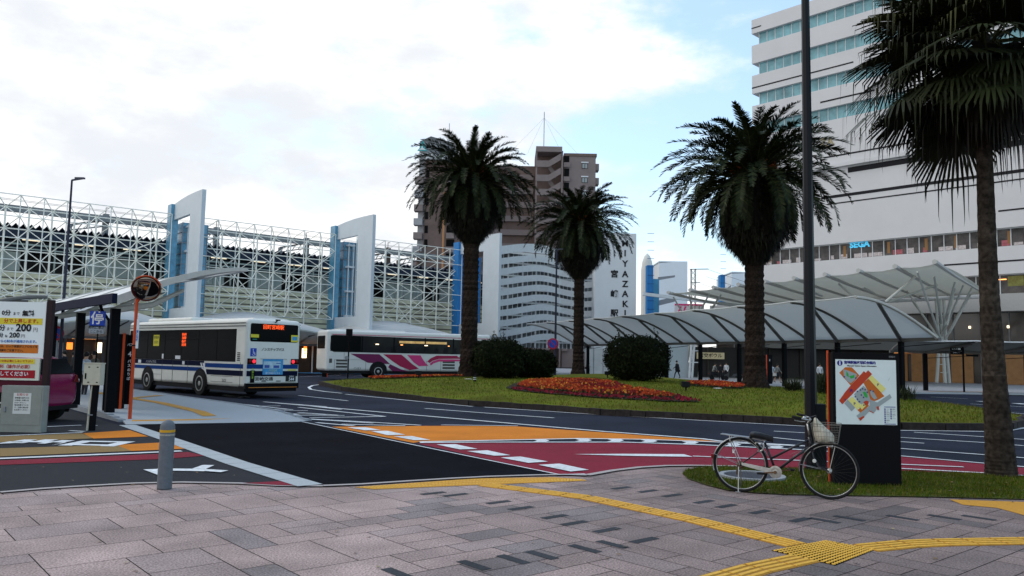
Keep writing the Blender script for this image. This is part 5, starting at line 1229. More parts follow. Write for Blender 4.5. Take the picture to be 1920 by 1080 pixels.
# flower beds ---------------------------------------------------------------
FLW = attr_mat('flower_petals', speck=.15, sscale=15, bump=0, big=.15, rough=.6)
def flowerbed(pts, label, seed, n, edge=True, hh=.28):
    w_ = []
    for (px, py) in pts:
        for tr_ in range(14):
            d = ray(px, py+tr_); t_ = 22.0/d.y
            while t_*d.y < 75 and CH+d.z*t_ > (mound(d.x*t_, d.y*t_) if inside(d.x*t_, d.y*t_) else -9): t_ += .04
            if t_*d.y < 74: break
        p = Vector((d.x*t_, d.y*t_, CH+d.z*t_))
        w_.append(p)
    c = sum(w_, Vector())/len(w_); o = thing('flower_bed', label, 'flower bed', (c.x, c.y, c.z), 0, 'flower beds on the island'); r = random.Random(seed)
    xs = [p.x for p in w_]; ys = [p.y for p in w_]
    g = MB(); P2 = [Vector((p.x, p.y)) for p in w_]; m_ = len(P2); ins = []
    for k in range(160):
        x, y = r.uniform(min(xs), max(xs)), r.uniform(min(ys), max(ys))
        if inpoly(x, y, w_): ins.append(Vector((x, y)))
    vo, _, fo, _, _, _ = geometry.delaunay_2d_cdt(P2+ins, [(i, (i+1) % m_) for i in range(m_)], [], 1, 1e-5)
    g.add([Vector((v.x, v.y, mound(v.x, v.y)+.035))-c for v in vo], fo); g.build('soil', mat('dark_bed_soil', (.022, .014, .010), .95, noise=.5, nscale=9, bump=.8, bscale=40), o)
    g = MB(); lf = MB(); k = 0
    def d_edge(x, y):
        d = 1e9
        for a_, b_ in zip(w_, w_[1:]+w_[:1]):
            ab = Vector((b_.x-a_.x, b_.y-a_.y)); ap = Vector((x-a_.x, y-a_.y)); t_ = max(0, min(1, ap.dot(ab)/max(1e-9, ab.length_squared))); d = min(d, (ap-ab*t_).length)
        return d
    clumps = [(r.uniform(min(xs), max(xs)), r.uniform(min(ys), max(ys)), r.random()) for _ in range(60)]
    while k < n:
        x, y = r.uniform(min(xs), max(xs)), r.uniform(min(ys), max(ys))
        if not inpoly(x, y, w_): continue
        k += 1; de = d_edge(x, y); yc = sum(ys)/len(ys)
        nearest = min(clumps, key=lambda q: (q[0]-x)**2+(q[1]-y)**2)[2]
        far_edge = y > yc and de < .5
        if far_edge and edge: continue
        z = mound(x, y)-c.z+.04
        if edge and de < .55 and y < yc+.4: col = (.24, .008, .025); hz_ = .04
        else:
            col = (.50, .065, .010) if nearest < .45 else ((.42, .03, .010) if nearest < .72 else (.24, .012, .010)); hz_ = hh*r.uniform(.5, 1.1)
            if r.random() < .12: col = (.70, .30, .03)
        k_ = r.uniform(.6, 1.25); g.tone = tuple(q*k_ for q in col); s_ = r.uniform(.025, .055); a = r.uniform(0, 6.28)
        p = Vector((x-c.x, y-c.y, z+hz_)); u = Vector((math.cos(a), math.sin(a), r.uniform(-.2, .8)))*s_; v = Vector((-math.sin(a), math.cos(a), r.uniform(-.2, .8)))*s_
        g.add([p-u, p-v, p+u, p+v], [(0, 1, 2, 3)])
        g.add([p+Vector((-s_, 0, -.03)), p+Vector((s_, 0, -.03)), p+Vector((s_*.4, 0, s_*.9)), p+Vector((-s_*.4, 0, s_*.9))], [(0, 1, 2, 3)])
        lf.tone = tuple(q*r.uniform(.5, 1.3) for q in (.022, .036, .010)); b = p-Vector((r.uniform(-.05, .05), 0, hz_)); lf.add([b+Vector((-.05, 0, 0)), b+Vector((.05, 0, 0)), b+Vector((r.uniform(-.05, .05), r.uniform(-.05, .05), hz_*.95))], [(0, 1, 2)])
    b_ = g.build('blossoms', FLW, o, tones=True); b_['kind'] = 'stuff'; b_ = lf.build('leaves', FLW, o, tones=True); b_['kind'] = 'stuff'
flowerbed([(948, 728), (962, 721), (975, 717), (1030, 714.5), (1100, 714.5), (1160, 719), (1190, 728), (1235, 737), (1290, 748), (1312, 755), (1250, 754), (1180, 750), (1120, 747), (1050, 741), (1000, 737), (965, 733)], 'crescent bed of orange and crimson flowers in the middle of the lawn', 51, 4000, hh=.15)
flowerbed([(690, 708.8), (720, 706.5), (780, 705), (850, 704.5), (868, 707), (800, 708), (740, 710.5), (700, 711.5)], 'narrow strip of orange flowers behind the lawn in front of the coach wheel', 52, 2200, edge=False, hh=.09)
flowerbed([(1281, 722), (1300, 719), (1340, 718), (1392, 724), (1396, 729), (1370, 730), (1330, 727), (1300, 725)], 'strip of orange and red flowers at the foot of the largest palm', 53, 1500, edge=False, hh=.13)
def spotlight(px, py, Y, label, hh=.3):
    q = P(px, py, Y); zb = mound(q.x, Y); o = thing('garden_spotlight', label, 'spotlight', (q.x, Y, zb), 0, 'black spotlights on the lawn')
    g = MB(); g.box((0, 0, hh), (.30, .2, .24)); g.box((-.16, 0, hh+.02), (.05, .22, .2)); g.build('lamp_head', BLACKM, o, bevel=.02); g = MB(); g.bar((0, 0, -.02), (0, 0, hh-.1), .035, 8); g.bar((.03, 0, hh-.14), (.06, .14, hh-.1), .02); g.build('stake', BLACKM, o)
spotlight(785, 708, 46, 'black garden spotlight on the lawn below the coach'); spotlight(1286, 737, 33, 'black garden spotlight right of the crescent flower bed', .26)
spotlight(1139, 700, 52, 'black garden spotlight at the left foot of the big round bush', .3)
q = P(890, 716, 41); o = thing('marker_post', 'short black marker post with white bands at the foot of the leftmost palm', 'post', (q.x, 41, mound(q.x, 41)))
g = MB(); g.lathe([(.075, 0), (.075, .26), (.05, .3)], n=10); g.build('post', BLACKM, o); g = MB(); g.lathe([(.078, .1), (.078, .14)], n=10); g.lathe([(.078, .19), (.078, .22)], n=10); g.build('band', WHITE, o)
for px, py, lb in ((1345, 733, 'small flat white stone set in the lawn below the largest palm'), (878, 714, 'small pale stone slab in the grass beside the marker post')):
    q = G(px, py, .5); g = MB(); g.ball((0, 0, 0), (.22, .14, .035), 10, 6); o = g.build('ground_stone', mat('pale_stone', (.45, .44, .38), .8, noise=.2), None); o.location = (q.x, q.y, mound(q.x, q.y)+.02); tag(o, lb, 'stone')
# ring in the near bed
o = thing('tree_pit_ring', 'pale concrete ring round a dark cover, set in the grass behind the bicycle', 'ground ring', (ring.x, ring.y, z0(ring.y)+.016))
g = MB(); n = 36
g.add([Vector((rd*math.cos(2*math.pi*i/n), rd*math.sin(2*math.pi*i/n), z)) for rd, z in ((.47, 0), (.47, .03), (.40, .03), (.40, 0)) for i in range(n)], [(a*n+i, a*n+(i+1) % n, (a+1)*n+(i+1) % n, (a+1)*n+i) for a in range(3) for i in range(n)])
g.build('ring', mat('ring_concrete', (.30, .32, .34), .8, noise=.2), o); g = MB(); g.lathe([(.395, .0), (.395, .012), (.01, .013)], n=n); g.build('cover', mat('ring_cover', (.05, .055, .07), .8, noise=.3, nscale=15), o)
# ================================================================== vehicles
TAILR = mat('tail_light_red', (.35, .01, .01), .25, emit=(1, .03, .06), es=1.2)
TAILD = mat('dark_red_lens', (.12, .008, .008), .25)
LED = mat('orange_red_led', (.5, .05, .01), emit=(1, .10, .02), es=1.6)
NAVY = mat('navy_stripe', (.006, .009, .03), .6, spec=.03); BLUES2 = mat('blue_stripe', (.012, .05, .20), .6, spec=.03)
YST = mat('yellow_sticker', (.70, .62, .05), .5); BLUST = mat('light_blue_poster', (.06, .32, .62), .5, noise=.3, nscale=5); BWHT = mat('sticker_white', (.72, .74, .76), .5)
PANELG = mat('panel_gap', (.08, .08, .075), .7)
def rbox(name, x0, x1, y0, y1, za, zb, r, mt, parent, seg=4):
    bm = bmesh.new(); bmesh.ops.create_cube(bm, size=1)
    for v in bm.verts: v.co = Vector(((x0+x1)/2+v.co.x*(x1-x0), (y0+y1)/2+v.co.y*(y1-y0), (za+zb)/2+v.co.z*(zb-za)))
    bmesh.ops.bevel(bm, geom=bm.edges[:], offset=r, segments=seg, profile=.5, affect='EDGES')
    me = bpy.data.meshes.new(name); bm.to_mesh(me); bm.free(); me.materials.append(mt); me.polygons.foreach_set('use_smooth', [True]*len(me.polygons))
    o = link(bpy.data.objects.new(name, me), parent); o.modifiers.new('wn', 'WEIGHTED_NORMAL'); return o
def wheel(parent, x, y, z, r, wd, out, hubcap=None):
    """tyre, rim and hub; out = +-1 side the hub faces (y)"""
    Mx = Matrix.Rotation(R(90)*-out, 3, 'X')
    g = MB(); k = r
    g.lathe([(k*.60, -wd/2), (k*.93, -wd/2), (k, -wd*.35), (k, wd*.35), (k*.93, wd/2), (k*.60, wd/2)], (x, y, z), 28, Mx); w_ = g.build('wheel', RUB, parent, smooth=False)
    g = MB(); g.lathe([(k*.60, wd*.30), (k*.62, wd/2+.012), (k*.54, wd/2+.02), (k*.50, wd*.25), (k*.24, wd*.18), (k*.20, wd*.5), (k*.12, wd*.55)], (x, y, z), 24, Mx); rm = g.build('rim', hubcap or mat('wheel_grey', (.34, .34, .33), .4, metal=.3), w_)
    g = MB()
    for i in range(8):
        a = i*math.pi/4; c = Vector((math.cos(a)*k*.37, math.sin(a)*k*.37, wd*.24)); p = Mx @ c; g.box(Vector((x, y, z))+p, (k*.10, k*.10, k*.10))
    g.build('bolt_ring', mat('wheel_dark', (.05, .05, .05), .6), w_)
    return w_
# ---- city bus (rear three-quarter view) -----------------------------------
hd = Vector((-.75, .661, 0)).normalized(); rt = Vector((.661, .75, 0)).normalized()
rc_ = Vector((-10.22, 31.0, 0))+rt*1.225
bus = thing('city_bus', 'white city bus with blue and navy stripes seen from behind at the stop island', 'bus', (rc_.x, rc_.y, z0(31)-.01), math.atan2(hd.y, hd.x))
bus.scale = (1, 1, 1.045)
BW = 2.45; HB = BW/2
body = rbox('body', 0, 10.5, -HB, HB, .42, 3.0, .16, BUSW, bus)
g = MB(); g.bx(.12, 10.4, -HB+.05, HB-.05, .28, .46); g.bx(-.008, .5, -HB+.03, HB-.03, .40, .60); g.build('underbody', BLACKM, bus)
for sg in (1, -1):
    yo = sg*HB; S = lambda x0, x1, za, zb, d=.008: (x0, x1, yo-sg*.002, yo+sg*d, za, zb)
    g = MB(); g.bx(*S(.75, 10.3, 1.38, 2.62)); wg = g.build('side_window_band', GLASS, bus)
    g = MB()
    for x in (2.2, 3.7, 5.2, 6.7, 8.4): g.bx(*S(x, x+.05, 1.42, 2.58, .012))
    g.bx(*S(.8, 10.2, 2.2, 2.215, .012)); g.build('window_pillar', BLACK, wg)
    g = MB(); g.bx(*S(.16, 3.1, 1.14, 1.30)); g.bx(*S(3.25, 10.3, .97, 1.12)); g.build('blue_stripe', BLUES2, bus)
    g = MB(); g.bx(*S(.16, 3.0, .86, 1.06)); g.bx(*S(3.2, 10.3, 1.18, 1.375)); g.build('navy_stripe', NAVY, bus)
    g = MB(); 
    for dx in (0, .18): g.prism([(2.92+dx, yo+sg*.003, .86), (3.02+dx, yo+sg*.003, .86), (3.32+dx, yo+sg*.003, 1.30), (3.22+dx, yo+sg*.003, 1.30)], (0, sg*.009, 0))
    g.build('diagonal_stripe', BWHT, bus)
    g = MB()
    for z in (2.72, 2.83): g.bx(*S(.1, 10.4, z, z+.025, .02))
    for x in (4.55, 5.9, 6.9): g.bx(*S(x, x+.015, .46, 1.36, .011))
    g.bx(*S(.9, 2.6, .60, .612, .01)); g.bx(*S(.9, 2.6, .82, .83, .01)); g.bx(*S(7.0, 8.0, .75, .76, .01)); g.bx(*S(.35, .36, .5, 1.36, .01)); g.build('panel_seam', PANELG, bus)
    for x in (3.45, 8.25):
        g = MB(); g.prism([(x+.60*math.cos(a), yo+sg*.012, .5+.58*math.sin(a)) for a in [math.pi*i/14 for i in range(15)]]+[(x-.6, yo+sg*.012, .40), (x+.6, yo+sg*.012, .40)], (0, sg*.006, 0)); g.prism([(x+.60*math.cos(a), yo-sg*.3, .5+.58*math.sin(a)) for a in [math.pi*i/14 for i in range(15)]]+[(x-.6, yo-sg*.3, .30), (x+.6, yo-sg*.3, .30)], (0, sg*.29, 0)) if False else None
        g.build('wheel_arch', BLACKM, bus)
        wheel(bus, x, yo-sg*.10, .49, .49, .28, sg)
RS = rot3((-1, 0, 0)) # reading direction on the left side
g = MB(); g.bx(7.3, 7.85, HB+.012, HB+.018, 1.95, 2.42); s_ = g.build('yellow_notice', YST, bus); text('整理券', .16, INK, (7.57, HB+.020, 2.3), RS, s_, 'notice_lettering', .001); text('お取り', .15, INK, (7.57, HB+.020, 2.1), RS, s_, 'notice_lettering', .001)
for i, (tx, zz) in enumerate((('経由地', 2.42), ('宮崎駅', 2.28), ('橘通り', 2.14), ('南宮崎', 2.0))): text(tx, .13, LED, (5.0, HB+.014, zz), RS, bus, 'side_display', .001)
g = MB(); g.bx(5.25, 5.7, HB+.012, HB+.017, 1.42, 1.56); g.bx(6.8, 6.95, HB+.012, HB+.017, 1.42, 1.62); g.build('white_sticker', BWHT, bus)
text('ノンステップバス', .13, BWHT, (8.0, HB+.012, 1.27), RS, bus, 'side_lettering', .001)
g = MB(); g.bx(9.0, 9.28, HB+.009, HB+.015, 1.2, 1.34); g.bx(4.85, 5.05, HB+.009, HB+.015, 1.2, 1.34); g.build('side_emblem', BWHT, bus)
text('2623', .17, INK, (1.55, HB+.003, .66), RS, bus, 'fleet_number', .001)
g = MB()
for k in range(5): g.bx(.42, .62, HB+.003, HB+.012, 1.42+k*.07, 1.46+k*.07)
g.build('side_vent', PANELG, bus)
g = MB(); g.bx(-.14, .5, -HB+.35, HB-.35, 3.0, 3.02) if False else None
rbox('roof_unit', 5.2, 9.4, -.85, .85, 2.95, 3.16, .09, BUSW, bus); rbox('roof_pod', .3, 3.6, -.8, .8, 2.93, 3.05, .05, BUSW, bus)
# rear face (x = 0, outward -x; reading direction is -y seen from behind)
RR = rot3((0, -1, 0))
rf = lambda y0, y1, za, zb, d=.01: (-d, .004, y0, y1, za, zb)
rbox('rear_window', -.025, .2, -1.10, 1.10, 2.12, 2.86, .09, GLASS, bus)
g = MB(); g.bx(*rf(-1.12, 1.16, 1.14, 1.30, .011)); g.build('blue_stripe', BLUES2, bus)
g = MB(); g.bx(*rf(-1.12, 1.16, .86, 1.06, .011)); g.build('navy_stripe', NAVY, bus)
g = MB(); g.bx(-.05, .03, -1.16, 1.16, .40, .60); g.build('bumper', BLACK, bus); g = MB(); g.bx(-.062, -.048, -1.08, 1.08, .435, .455); g.build('orange_line', mat('orange_line', (.60, .22, .04), .5), bus)
text('回町宮崎駅', .19, LED, (-.032, .08, 2.70), RR, bus, 'rear_display', .002, 0)
g = MB(); g.bx(-.034, -.026, .72, 1.07, 2.30, 2.42); g.build('yellow_sticker', YST, bus); g = MB(); g.bx(-.034, -.026, .80, .98, 2.22, 2.25); g.build('green_sticker', mat('green_sticker', (.03, .3, .22), .5), bus)
g = MB(); g.bx(-.034, -.026, -1.07, -.74, 2.17, 2.44); s_ = g.build('yellow_bus_sticker', YST, bus); g = MB(); g.bx(-.040, -.035, -1.02, -.79, 2.24, 2.38); g.build('blue_patch', BLUST, s_)
text('ノンステップバス', .13, INK, (-.012, .06, 1.86), RR, bus, 'rear_lettering', .001, .003)
g = MB(); g.bx(*rf(.78, 1.04, 1.60, 1.90, .012)); s_ = g.build('wheelchair_sign', BLUES, bus)
g = MB(); Mr = Matrix.Rotation(R(-90), 3, 'Y')
cy_, cz_ = .91, 1.71
g.tube([(-.016, cy_+.065*math.cos(a), cz_-.01+.065*math.sin(a)) for a in [R(100)+R(240)*i/12 for i in range(13)]], .010, 4); g.bar((-.016, cy_+.02, cz_+.11), (-.016, cy_+.015, cz_+.0), .012); g.bar((-.016, cy_+.015, cz_+.0), (-.016, cy_-.05, cz_+.0), .012); g.bar((-.016, cy_-.05, cz_), (-.016, cy_-.08, cz_-.07), .012); g.ball((-.016, cy_+.02, cz_+.135), .02, 8, 5); g.build('wheelchair_symbol', BWHT, s_)
for sg in (1, -1):
    yc = sg*.97; g = MB(); g.bx(-.03, .004, yc-.18, yc+.18, 1.31, 1.52); h_ = g.build('tail_light', BLACK, bus)
    for k, (dy, mt) in enumerate(((-sg*.09, TAILR), (sg*.08, TAILD))):
        g = MB(); g.lathe([(.072, 0), (.066, .02), (.02, .026)], (-.030, yc+dy, 1.415), 14, Mr); g.build('lamp_lens', mt, h_)
g = MB(); g.bx(-.03, .0, -.42, .48, .92, 1.50); s_ = g.build('rear_poster', BLUST, bus)
g = MB(); g.bx(-.036, -.031, -.30, .46, 1.15, 1.42); g.build('poster_picture', mat('poster_pale', (.45, .62, .72), .5, noise=.3, nscale=7), s_); 
for ya_, yb_, za_, zb_ in ((-.24, .02, 1.17, 1.27), (.2, .42, 1.17, 1.28), (-.3, -.1, 1.33, 1.36)): g = MB(); g.bx(-.041, -.037, ya_, yb_, za_, zb_); g.build('poster_drawing', mat('poster_navy', (.05, .10, .35), .5), s_)
text('バスロケ', .10, YST, (-.034, .03, 1.07), RR, s_, 'poster_lettering', .001); text('運行情報はこちら', .085, BWHT, (-.034, .03, .97), RR, s_, 'poster_lettering', .001)
text('宮崎交通', .15, INK, (-.012, .40, .75), RR, bus, 'company_lettering', .001, .002, sx=1.35)
g = MB(); g.bx(-.03, 0, -1.03, -.58, .66, .88); s_ = g.build('number_plate', mat('plate_black', (.015, .02, .018), .4), bus); text('544', .17, BWHT, (-.034, -.83, .74), RR, s_, 'plate_number', .001, .003); text('宮崎200', .06, BWHT, (-.034, -.83, .85), RR, s_, 'plate_lettering', .001)
g = MB(); g.bx(-.02, 0, .82, 1.0, .62, 1.08); s_ = g.build('dark_vertical_label', BLACK, bus); text('発\n車\n注\n意', .10, mat('lime_letters', (.35, .6, .05), .5), (-.022, .91, .96), RR, s_, 'label_lettering', .001)
g = MB(); g.bx(-.016, 0, -1.05, -.65, 1.075, 1.12); g.build('yellow_strip_label', YST, bus)
g = MB(); g.bar((-.02, .0, 2.9), (-.14, -.02, 2.98), .03, 6); g.box((-.15, -.02, 2.985), (.1, .16, .05)); g.build('rear_camera', BLACK, bus)
g = MB(); g.bx(-.012, 0, -.6, .6, 1.50, 1.512); g.bx(-.012, 0, -1.1, 1.1, .62, .63); g.bx(-.014, 0, -.35, -.15, .66, .69); g.bx(-.014, 0, .3, .5, .66, .69); g.build('panel_seam', PANELG, bus)
# ---- coach -----------------------------------------------------------------
ch = Vector((.875, .484, 0)).normalized(); crr = Vector((ch.y, -ch.x, 0)); A_ = P(610, 690, 56); 
cb = Vector((A_.x, 56, 0))-crr*1.25
co = thing('coach', 'white highway coach with sweeping magenta ribbons along its side behind the lawn', 'bus', (cb.x, cb.y, z0(56)+.27), math.atan2(ch.y, ch.x))
CW = mat('coach_white', (.68, .69, .66), .35, coat=.3, noise=.05, nscale=2)
rbox('body', 0, 13.0, -1.25, 1.25, .38, 3.27, .22, CW, co); g = MB(); g.bx(.3, 12.7, -1.15, 1.15, .2, .42); g.build('underbody', BLACKM, co)
yo = -1.25; S = lambda x0, x1, za, zb, d=.008: (x0, x1, yo-d, yo+.002, za, zb)
def sidepoly(pts, d0, d1, mt, nm, par): 
    g = MB(); g.prism([(x, yo-d0, z) for x, z in pts], (0, -(d1-d0), 0)); return g.build(nm, mt, par)
win = [(.28, 1.95), (.36, 1.80), (.55, 1.72), (12.7, 1.72), (12.75, 2.80), (.45, 2.92), (.30, 2.84)]
wn2 = sidepoly(win, 0, .01, GLASSM, 'side_window_band', co)
for x in (2.55, 4.95, 7.4, 9.7): g = MB(); g.bx(*S(x, x+.1, 1.74, 2.88, .014)); g.build('window_pillar', BLACK, wn2)
rs = random.Random(9)
g = MB(); g.bx(.3, 2.5, yo-.013, yo-.0105, 1.78, 2.86); g.build('dark_rear_pane', GLASS, wn2)
SEAT = mat('seat_silhouette', (.012, .012, .014), .7)
for k in range(12):
    x = 2.9+k*.75; g = MB(); g.prism([(x, yo-.011, 1.76), (x+.42, yo-.011, 1.76), (x+.36, yo-.011, 2.18+rs.uniform(-.05, .08)), (x+.1, yo-.011, 2.2)], (0, -.004, 0)); g.build('seat_back', SEAT, wn2)
g = MB(); g.bx(5.4, 9.2, yo-.013, yo-.0105, 2.45, 2.62); g.build('cabin_glow', mat('cabin_glow', (.5, .35, .15), .5, emit=(1, .62, .22), es=.3, noise=.9, nscale=2), wn2)
for k in range(4):
    x = 3.6+k*1.9; g = MB(); g.bx(x, x+rs.uniform(.1, .3), yo-.018, yo-.0155, 2.3, 2.36); g.build('cabin_lamp', WARM if k % 2 else WARMW, wn2)
MG = mat('magenta_line', (.50, .02, .13), .4); MG1 = mat('ribbon_plum', (.16, .018, .08), .4); MG2 = mat('ribbon_crimson', (.36, .018, .075), .4); MG3 = mat('ribbon_pink', (.62, .05, .20), .4)
g = MB(); g.bx(.35, 12.8, yo-.012, yo+.002, 2.935, 2.975); g.build('roof_line', MG, co)
sidepoly([(1.75, 1.62), (3.9, 1.62), (4.3, 1.3), (4.75, .92), (3.7, .96), (3.05, 1.0)], .002, .010, MG1, 'ribbon', co)
sidepoly([(4.75, .92), (5.6, .55), (6.2, .40), (4.95, .42), (4.6, .7)], .002, .010, MG1, 'ribbon', co)
sidepoly([(4.2, 1.62), (5.6, 1.62), (5.95, 1.35), (6.5, .92), (7.0, .62), (6.3, .50), (5.5, .78), (4.9, 1.15)], .002, .012, MG2, 'ribbon', co)
sidepoly([(6.05, 1.60), (7.1, 1.60), (7.3, 1.3), (7.55, 1.0), (7.75, .84), (7.0, .80), (6.6, 1.05)], .002, .014, MG3, 'ribbon', co)
sidepoly([(7.65, 1.15), (7.9, 1.38), (8.4, 1.60), (10.1, 1.62), (10.15, 1.52), (10.4, 1.50), (10.4, 1.40), (8.6, 1.36), (8.1, 1.22), (7.85, 1.05)], .002, .012, MG2, 'ribbon', co)
sidepoly([(7.85, .98), (8.1, 1.18), (8.6, 1.33), (10.6, 1.34), (10.62, 1.22), (8.6, 1.16), (8.15, 1.02), (7.95, .86)], .002, .014, MG3, 'ribbon', co)
for x in (3.85, 11.35):
    g = MB(); g.prism([(x+.66*math.cos(a), yo-.016, .48+.62*math.sin(a)) for a in [math.pi*i/14 for i in range(15)]]+[(x-.66, yo-.016, .36), (x+.66, yo-.016, .36)], (0, -.006, 0)); g.build('wheel_arch', BLACKM, co)
    wheel(co, x, yo+.10, .38, .50, .28, -1, mat('alloy_grey', (.45, .45, .44), .35, metal=.5)); wheel(co, x, 1.15, .38, .50, .28, 1)
for x0, x1 in ((.75, 1.55), (8.9, 9.9)):
    for k in range(3): g = MB(); g.bx(*S(x0, x1, .62+k*.22, .76+k*.22, .012)); g.build('grille', PANELG, co)
g = MB()
for x in (.62, 1.6, 2.9, 7.6, 8.75, 10.5): g.bx(*S(x, x+.015, .45, 1.2, .016))
g.bx(*S(1.3, 1.315, 1.2, 1.7, .01)); g.bx(*S(.62, 2.9, 1.19, 1.20, .016)); g.build('panel_seam', PANELG, co)
text('CUE3', .22, mat('grey_letters', (.12, .14, .13), .5), (2.3, yo-.004, .58), RF, co, 'fleet_code', .001, .0)
g = MB(); g.lathe([(.16, 0), (.14, .02)], (.38, yo, 1.5), 12, Matrix.Rotation(R(90), 3, 'X')); g.build('fuel_flap', CW, co); g = MB(); g.bx(*S(.25, .45, .95, 1.25, .012)); g.build('side_marker', PANELG, co)
rbox('roof_unit', 1.0, 6.0, -.85, .85, 3.2, 3.36, .07, CW, co)
rbox('rear_window', -.02, .2, -1.0, 1.0, 1.9, 2.9, .1, GLASS, co)
# ---- maroon hatchback --------------------------------------------------------
q = P(107, 770, 18.9)
car = thing('hatchback_car', 'maroon hatchback car parked behind the price board, only its tail showing', 'car', (q.x-.02, 18.9, z0(18.9)), R(180)-R(4), scale=1.1)
MAR = mat('maroon_paint', (.24, .012, .075), .22, coat=.6, metal=.15, noise=.1, nscale=2)
def ringpts(x, w_, zb, zs, zt, wt_): # closed half-ring mirrored
    half = [(0, zb), (w_*.86, zb), (w_*.98, zb+.14), (w_, zs*.62), (w_*.985, zs), (wt_+.05, zs+(zt-zs)*.55), (wt_, zt-.06), (wt_*.82, zt), (0, zt+.015)]
    return [Vector((x, y, z)) for y, z in half]+[Vector((x, -y, z)) for y, z in half[-2:0:-1]]
sec = [(0.0, .66, .42, .80, .96, .60), (.06, .78, .30, .90, 1.12, .66), (.28, .82, .22, .96, 1.36, .64), (.62, .845, .2, .96, 1.46, .60), (1.2, .85, .2, .95, 1.50, .60), (2.0, .85, .2, .94, 1.48, .60), (2.55, .85, .2, .94, 1.28, .63), (2.95, .84, .2, .92, 1.0, .68), (3.4, .80, .22, .78, .86, .62), (3.7, .62, .30, .58, .66, .5)]
rings = [ringpts(*s_) for s_ in sec]; g = MB(); m_ = len(rings[0])
for a_, b_ in zip(rings, rings[1:]): g.add(a_+b_, [(i, i+m_, (i+1) % m_+m_, (i+1) % m_) for i in range(m_)])
g.add(rings[0], [tuple(range(m_))]); g.add(rings[-1], [tuple(range(m_-1, -1, -1))])
bmo = g.build('body', MAR, car, smooth=True)
bm = bmesh.new(); bm.from_mesh(bmo.data); bmesh.ops.remove_doubles(bm, verts=bm.verts, dist=.0005); bmesh.ops.recalc_face_normals(bm, faces=bm.faces); bm.to_mesh(bmo.data); bm.free(); sb = bmo.modifiers.new('sub', 'SUBSURF'); sb.levels = sb.render_levels = 2
for sg in (1, -1):
    g = MB(); pts = [(.95, .98), (2.35, .98), (1.95, 1.36), (1.0, 1.36)]; g.prism([(x, sg*(.845 if z < 1.1 else .69), z) for x, z in pts], (0, sg*.01, 0)); g.build('side_window', GLASS, car)
    g = MB(); g.prism([(-.015, sg*.50, .86), (-.005, sg*.70, .84), (.22, sg*.835, .88), (.52, sg*.86, .97), (.20, sg*.80, 1.02), (-.005, sg*.62, 1.0)], (-.012, sg*.02, 0)); tl = g.build('tail_light', TAILD, car)
    g = MB(); g.prism([(.02, sg*.76, .855), (.20, sg*.87, .885), (.46, sg*.885, .955), (.22, sg*.875, .935), (.03, sg*.77, .91)], (-.004, sg*.012, 0)); g.build('clear_lens', mat('clear_lens', (.6, .6, .62), .15), tl)
    for x in (.62, 3.05):
        g = MB(); g.prism([(x+.37*math.cos(a), sg*.852, .30+.37*math.sin(a)) for a in [R(-20)+R(220)*i/14 for i in range(15)]], (0, sg*.006, 0)); g.build('wheel_arch', BLACKM, car)
        wheel(car, x, sg*.775, .29, .29, .18, sg, mat('car_alloy', (.5, .5, .5), .3, metal=.6))
g = MB(); g.prism([(.03, -.56, 1.03), (.03, .56, 1.03), (.22, .52, 1.34), (.22, -.52, 1.34)], (-.03, 0, .012)); g.build('rear_window', GLASS, car)
g = MB(); g.bx(-.03, .05, -.7, .7, .28, .36); g.build('bumper_trim', BLACKM, car)
# ================================================================== signs and street furniture on the left
q0, q1 = P(86, 700, 16.7), P(0, 700, 16.7)
bx1 = P(84, 620, 16.7).x
pb_ = thing('price_board', 'white car park price board with yellow, orange and red bands at the left edge', 'sign', (bx1, 16.7, z0(16.7)))
zt_, zb_ = P(40, 566, 16.7).z-z0(16.7), P(40, 713, 16.7).z-z0(16.7); zm_ = P(40, 670, 16.7).z-z0(16.7)
g = MB(); g.bx(-2.3, 0, 0, .05, zm_, zt_); pan = g.build('upper_panel', mat('board_white', (.82, .84, .83), .45), pb_)
g = MB(); g.bx(-2.3, -.06, 0, .05, zb_, zm_-.02); pan2 = g.build('lower_panel', mat('board_cream', (.66, .66, .56), .45), pb_)
g = MB(); g.bx(.02, .13, -.02, .10, 0, zt_+.05); g.bx(-2.45, -2.32, -.02, .10, 0, zt_+.05); g.build('frame_post', mat('dark_red_brown_frame', (.022, .010, .012), .5), pb_)
g = MB(); g.bx(-2.3, 0, .052, .12, zb_-.14, zb_-.003); g.build('bottom_rail', mat('frame_maroon', (.09, .006, .02), .4), pb_)
def band(x0, x1, ya, yb, mt, par): za, zc = P(40, yb, 16.7).z-z0(16.7), P(40, ya, 16.7).z-z0(16.7); g = MB(); g.bx(x0, x1, -.006, -.001, za, zc); return g.build('colour_band', mt, par)
OR2 = mat('board_orange', (.62, .17, .02), .5); RD2 = mat('board_red', (.35, .01, .02), .5); YL2 = mat('board_yellow', (.75, .60, .05), .5); RDT = mat('red_print', (.5, .02, .02), .5); BLT = mat('blue_print', (.03, .16, .5), .5)
pz = lambda y: P(40, y, 16.7).z-z0(16.7)
band(-2.3, -.06, 596.5, 608.5, YL2, pan); band(-2.3, -.11, 646, 662, OR2, pan); band(-2.2, -.16, 673, 682, YL2, pan2); band(-2.3, -.14, 694, 709, RD2, pan2)
def tx(s, h, mt, xr, y, par, bold=.0): text(s, h, mt, (xr, -.009, pz(y)), RF, par, 'lettering', .001, bold, align='RIGHT')
tx('0分', .125, INK, -.73, 587.5, pan, .003); tx('まで', .075, INK, -.54, 588.5, pan); tx('無料', .125, INK, -.24, 588, pan, .004)
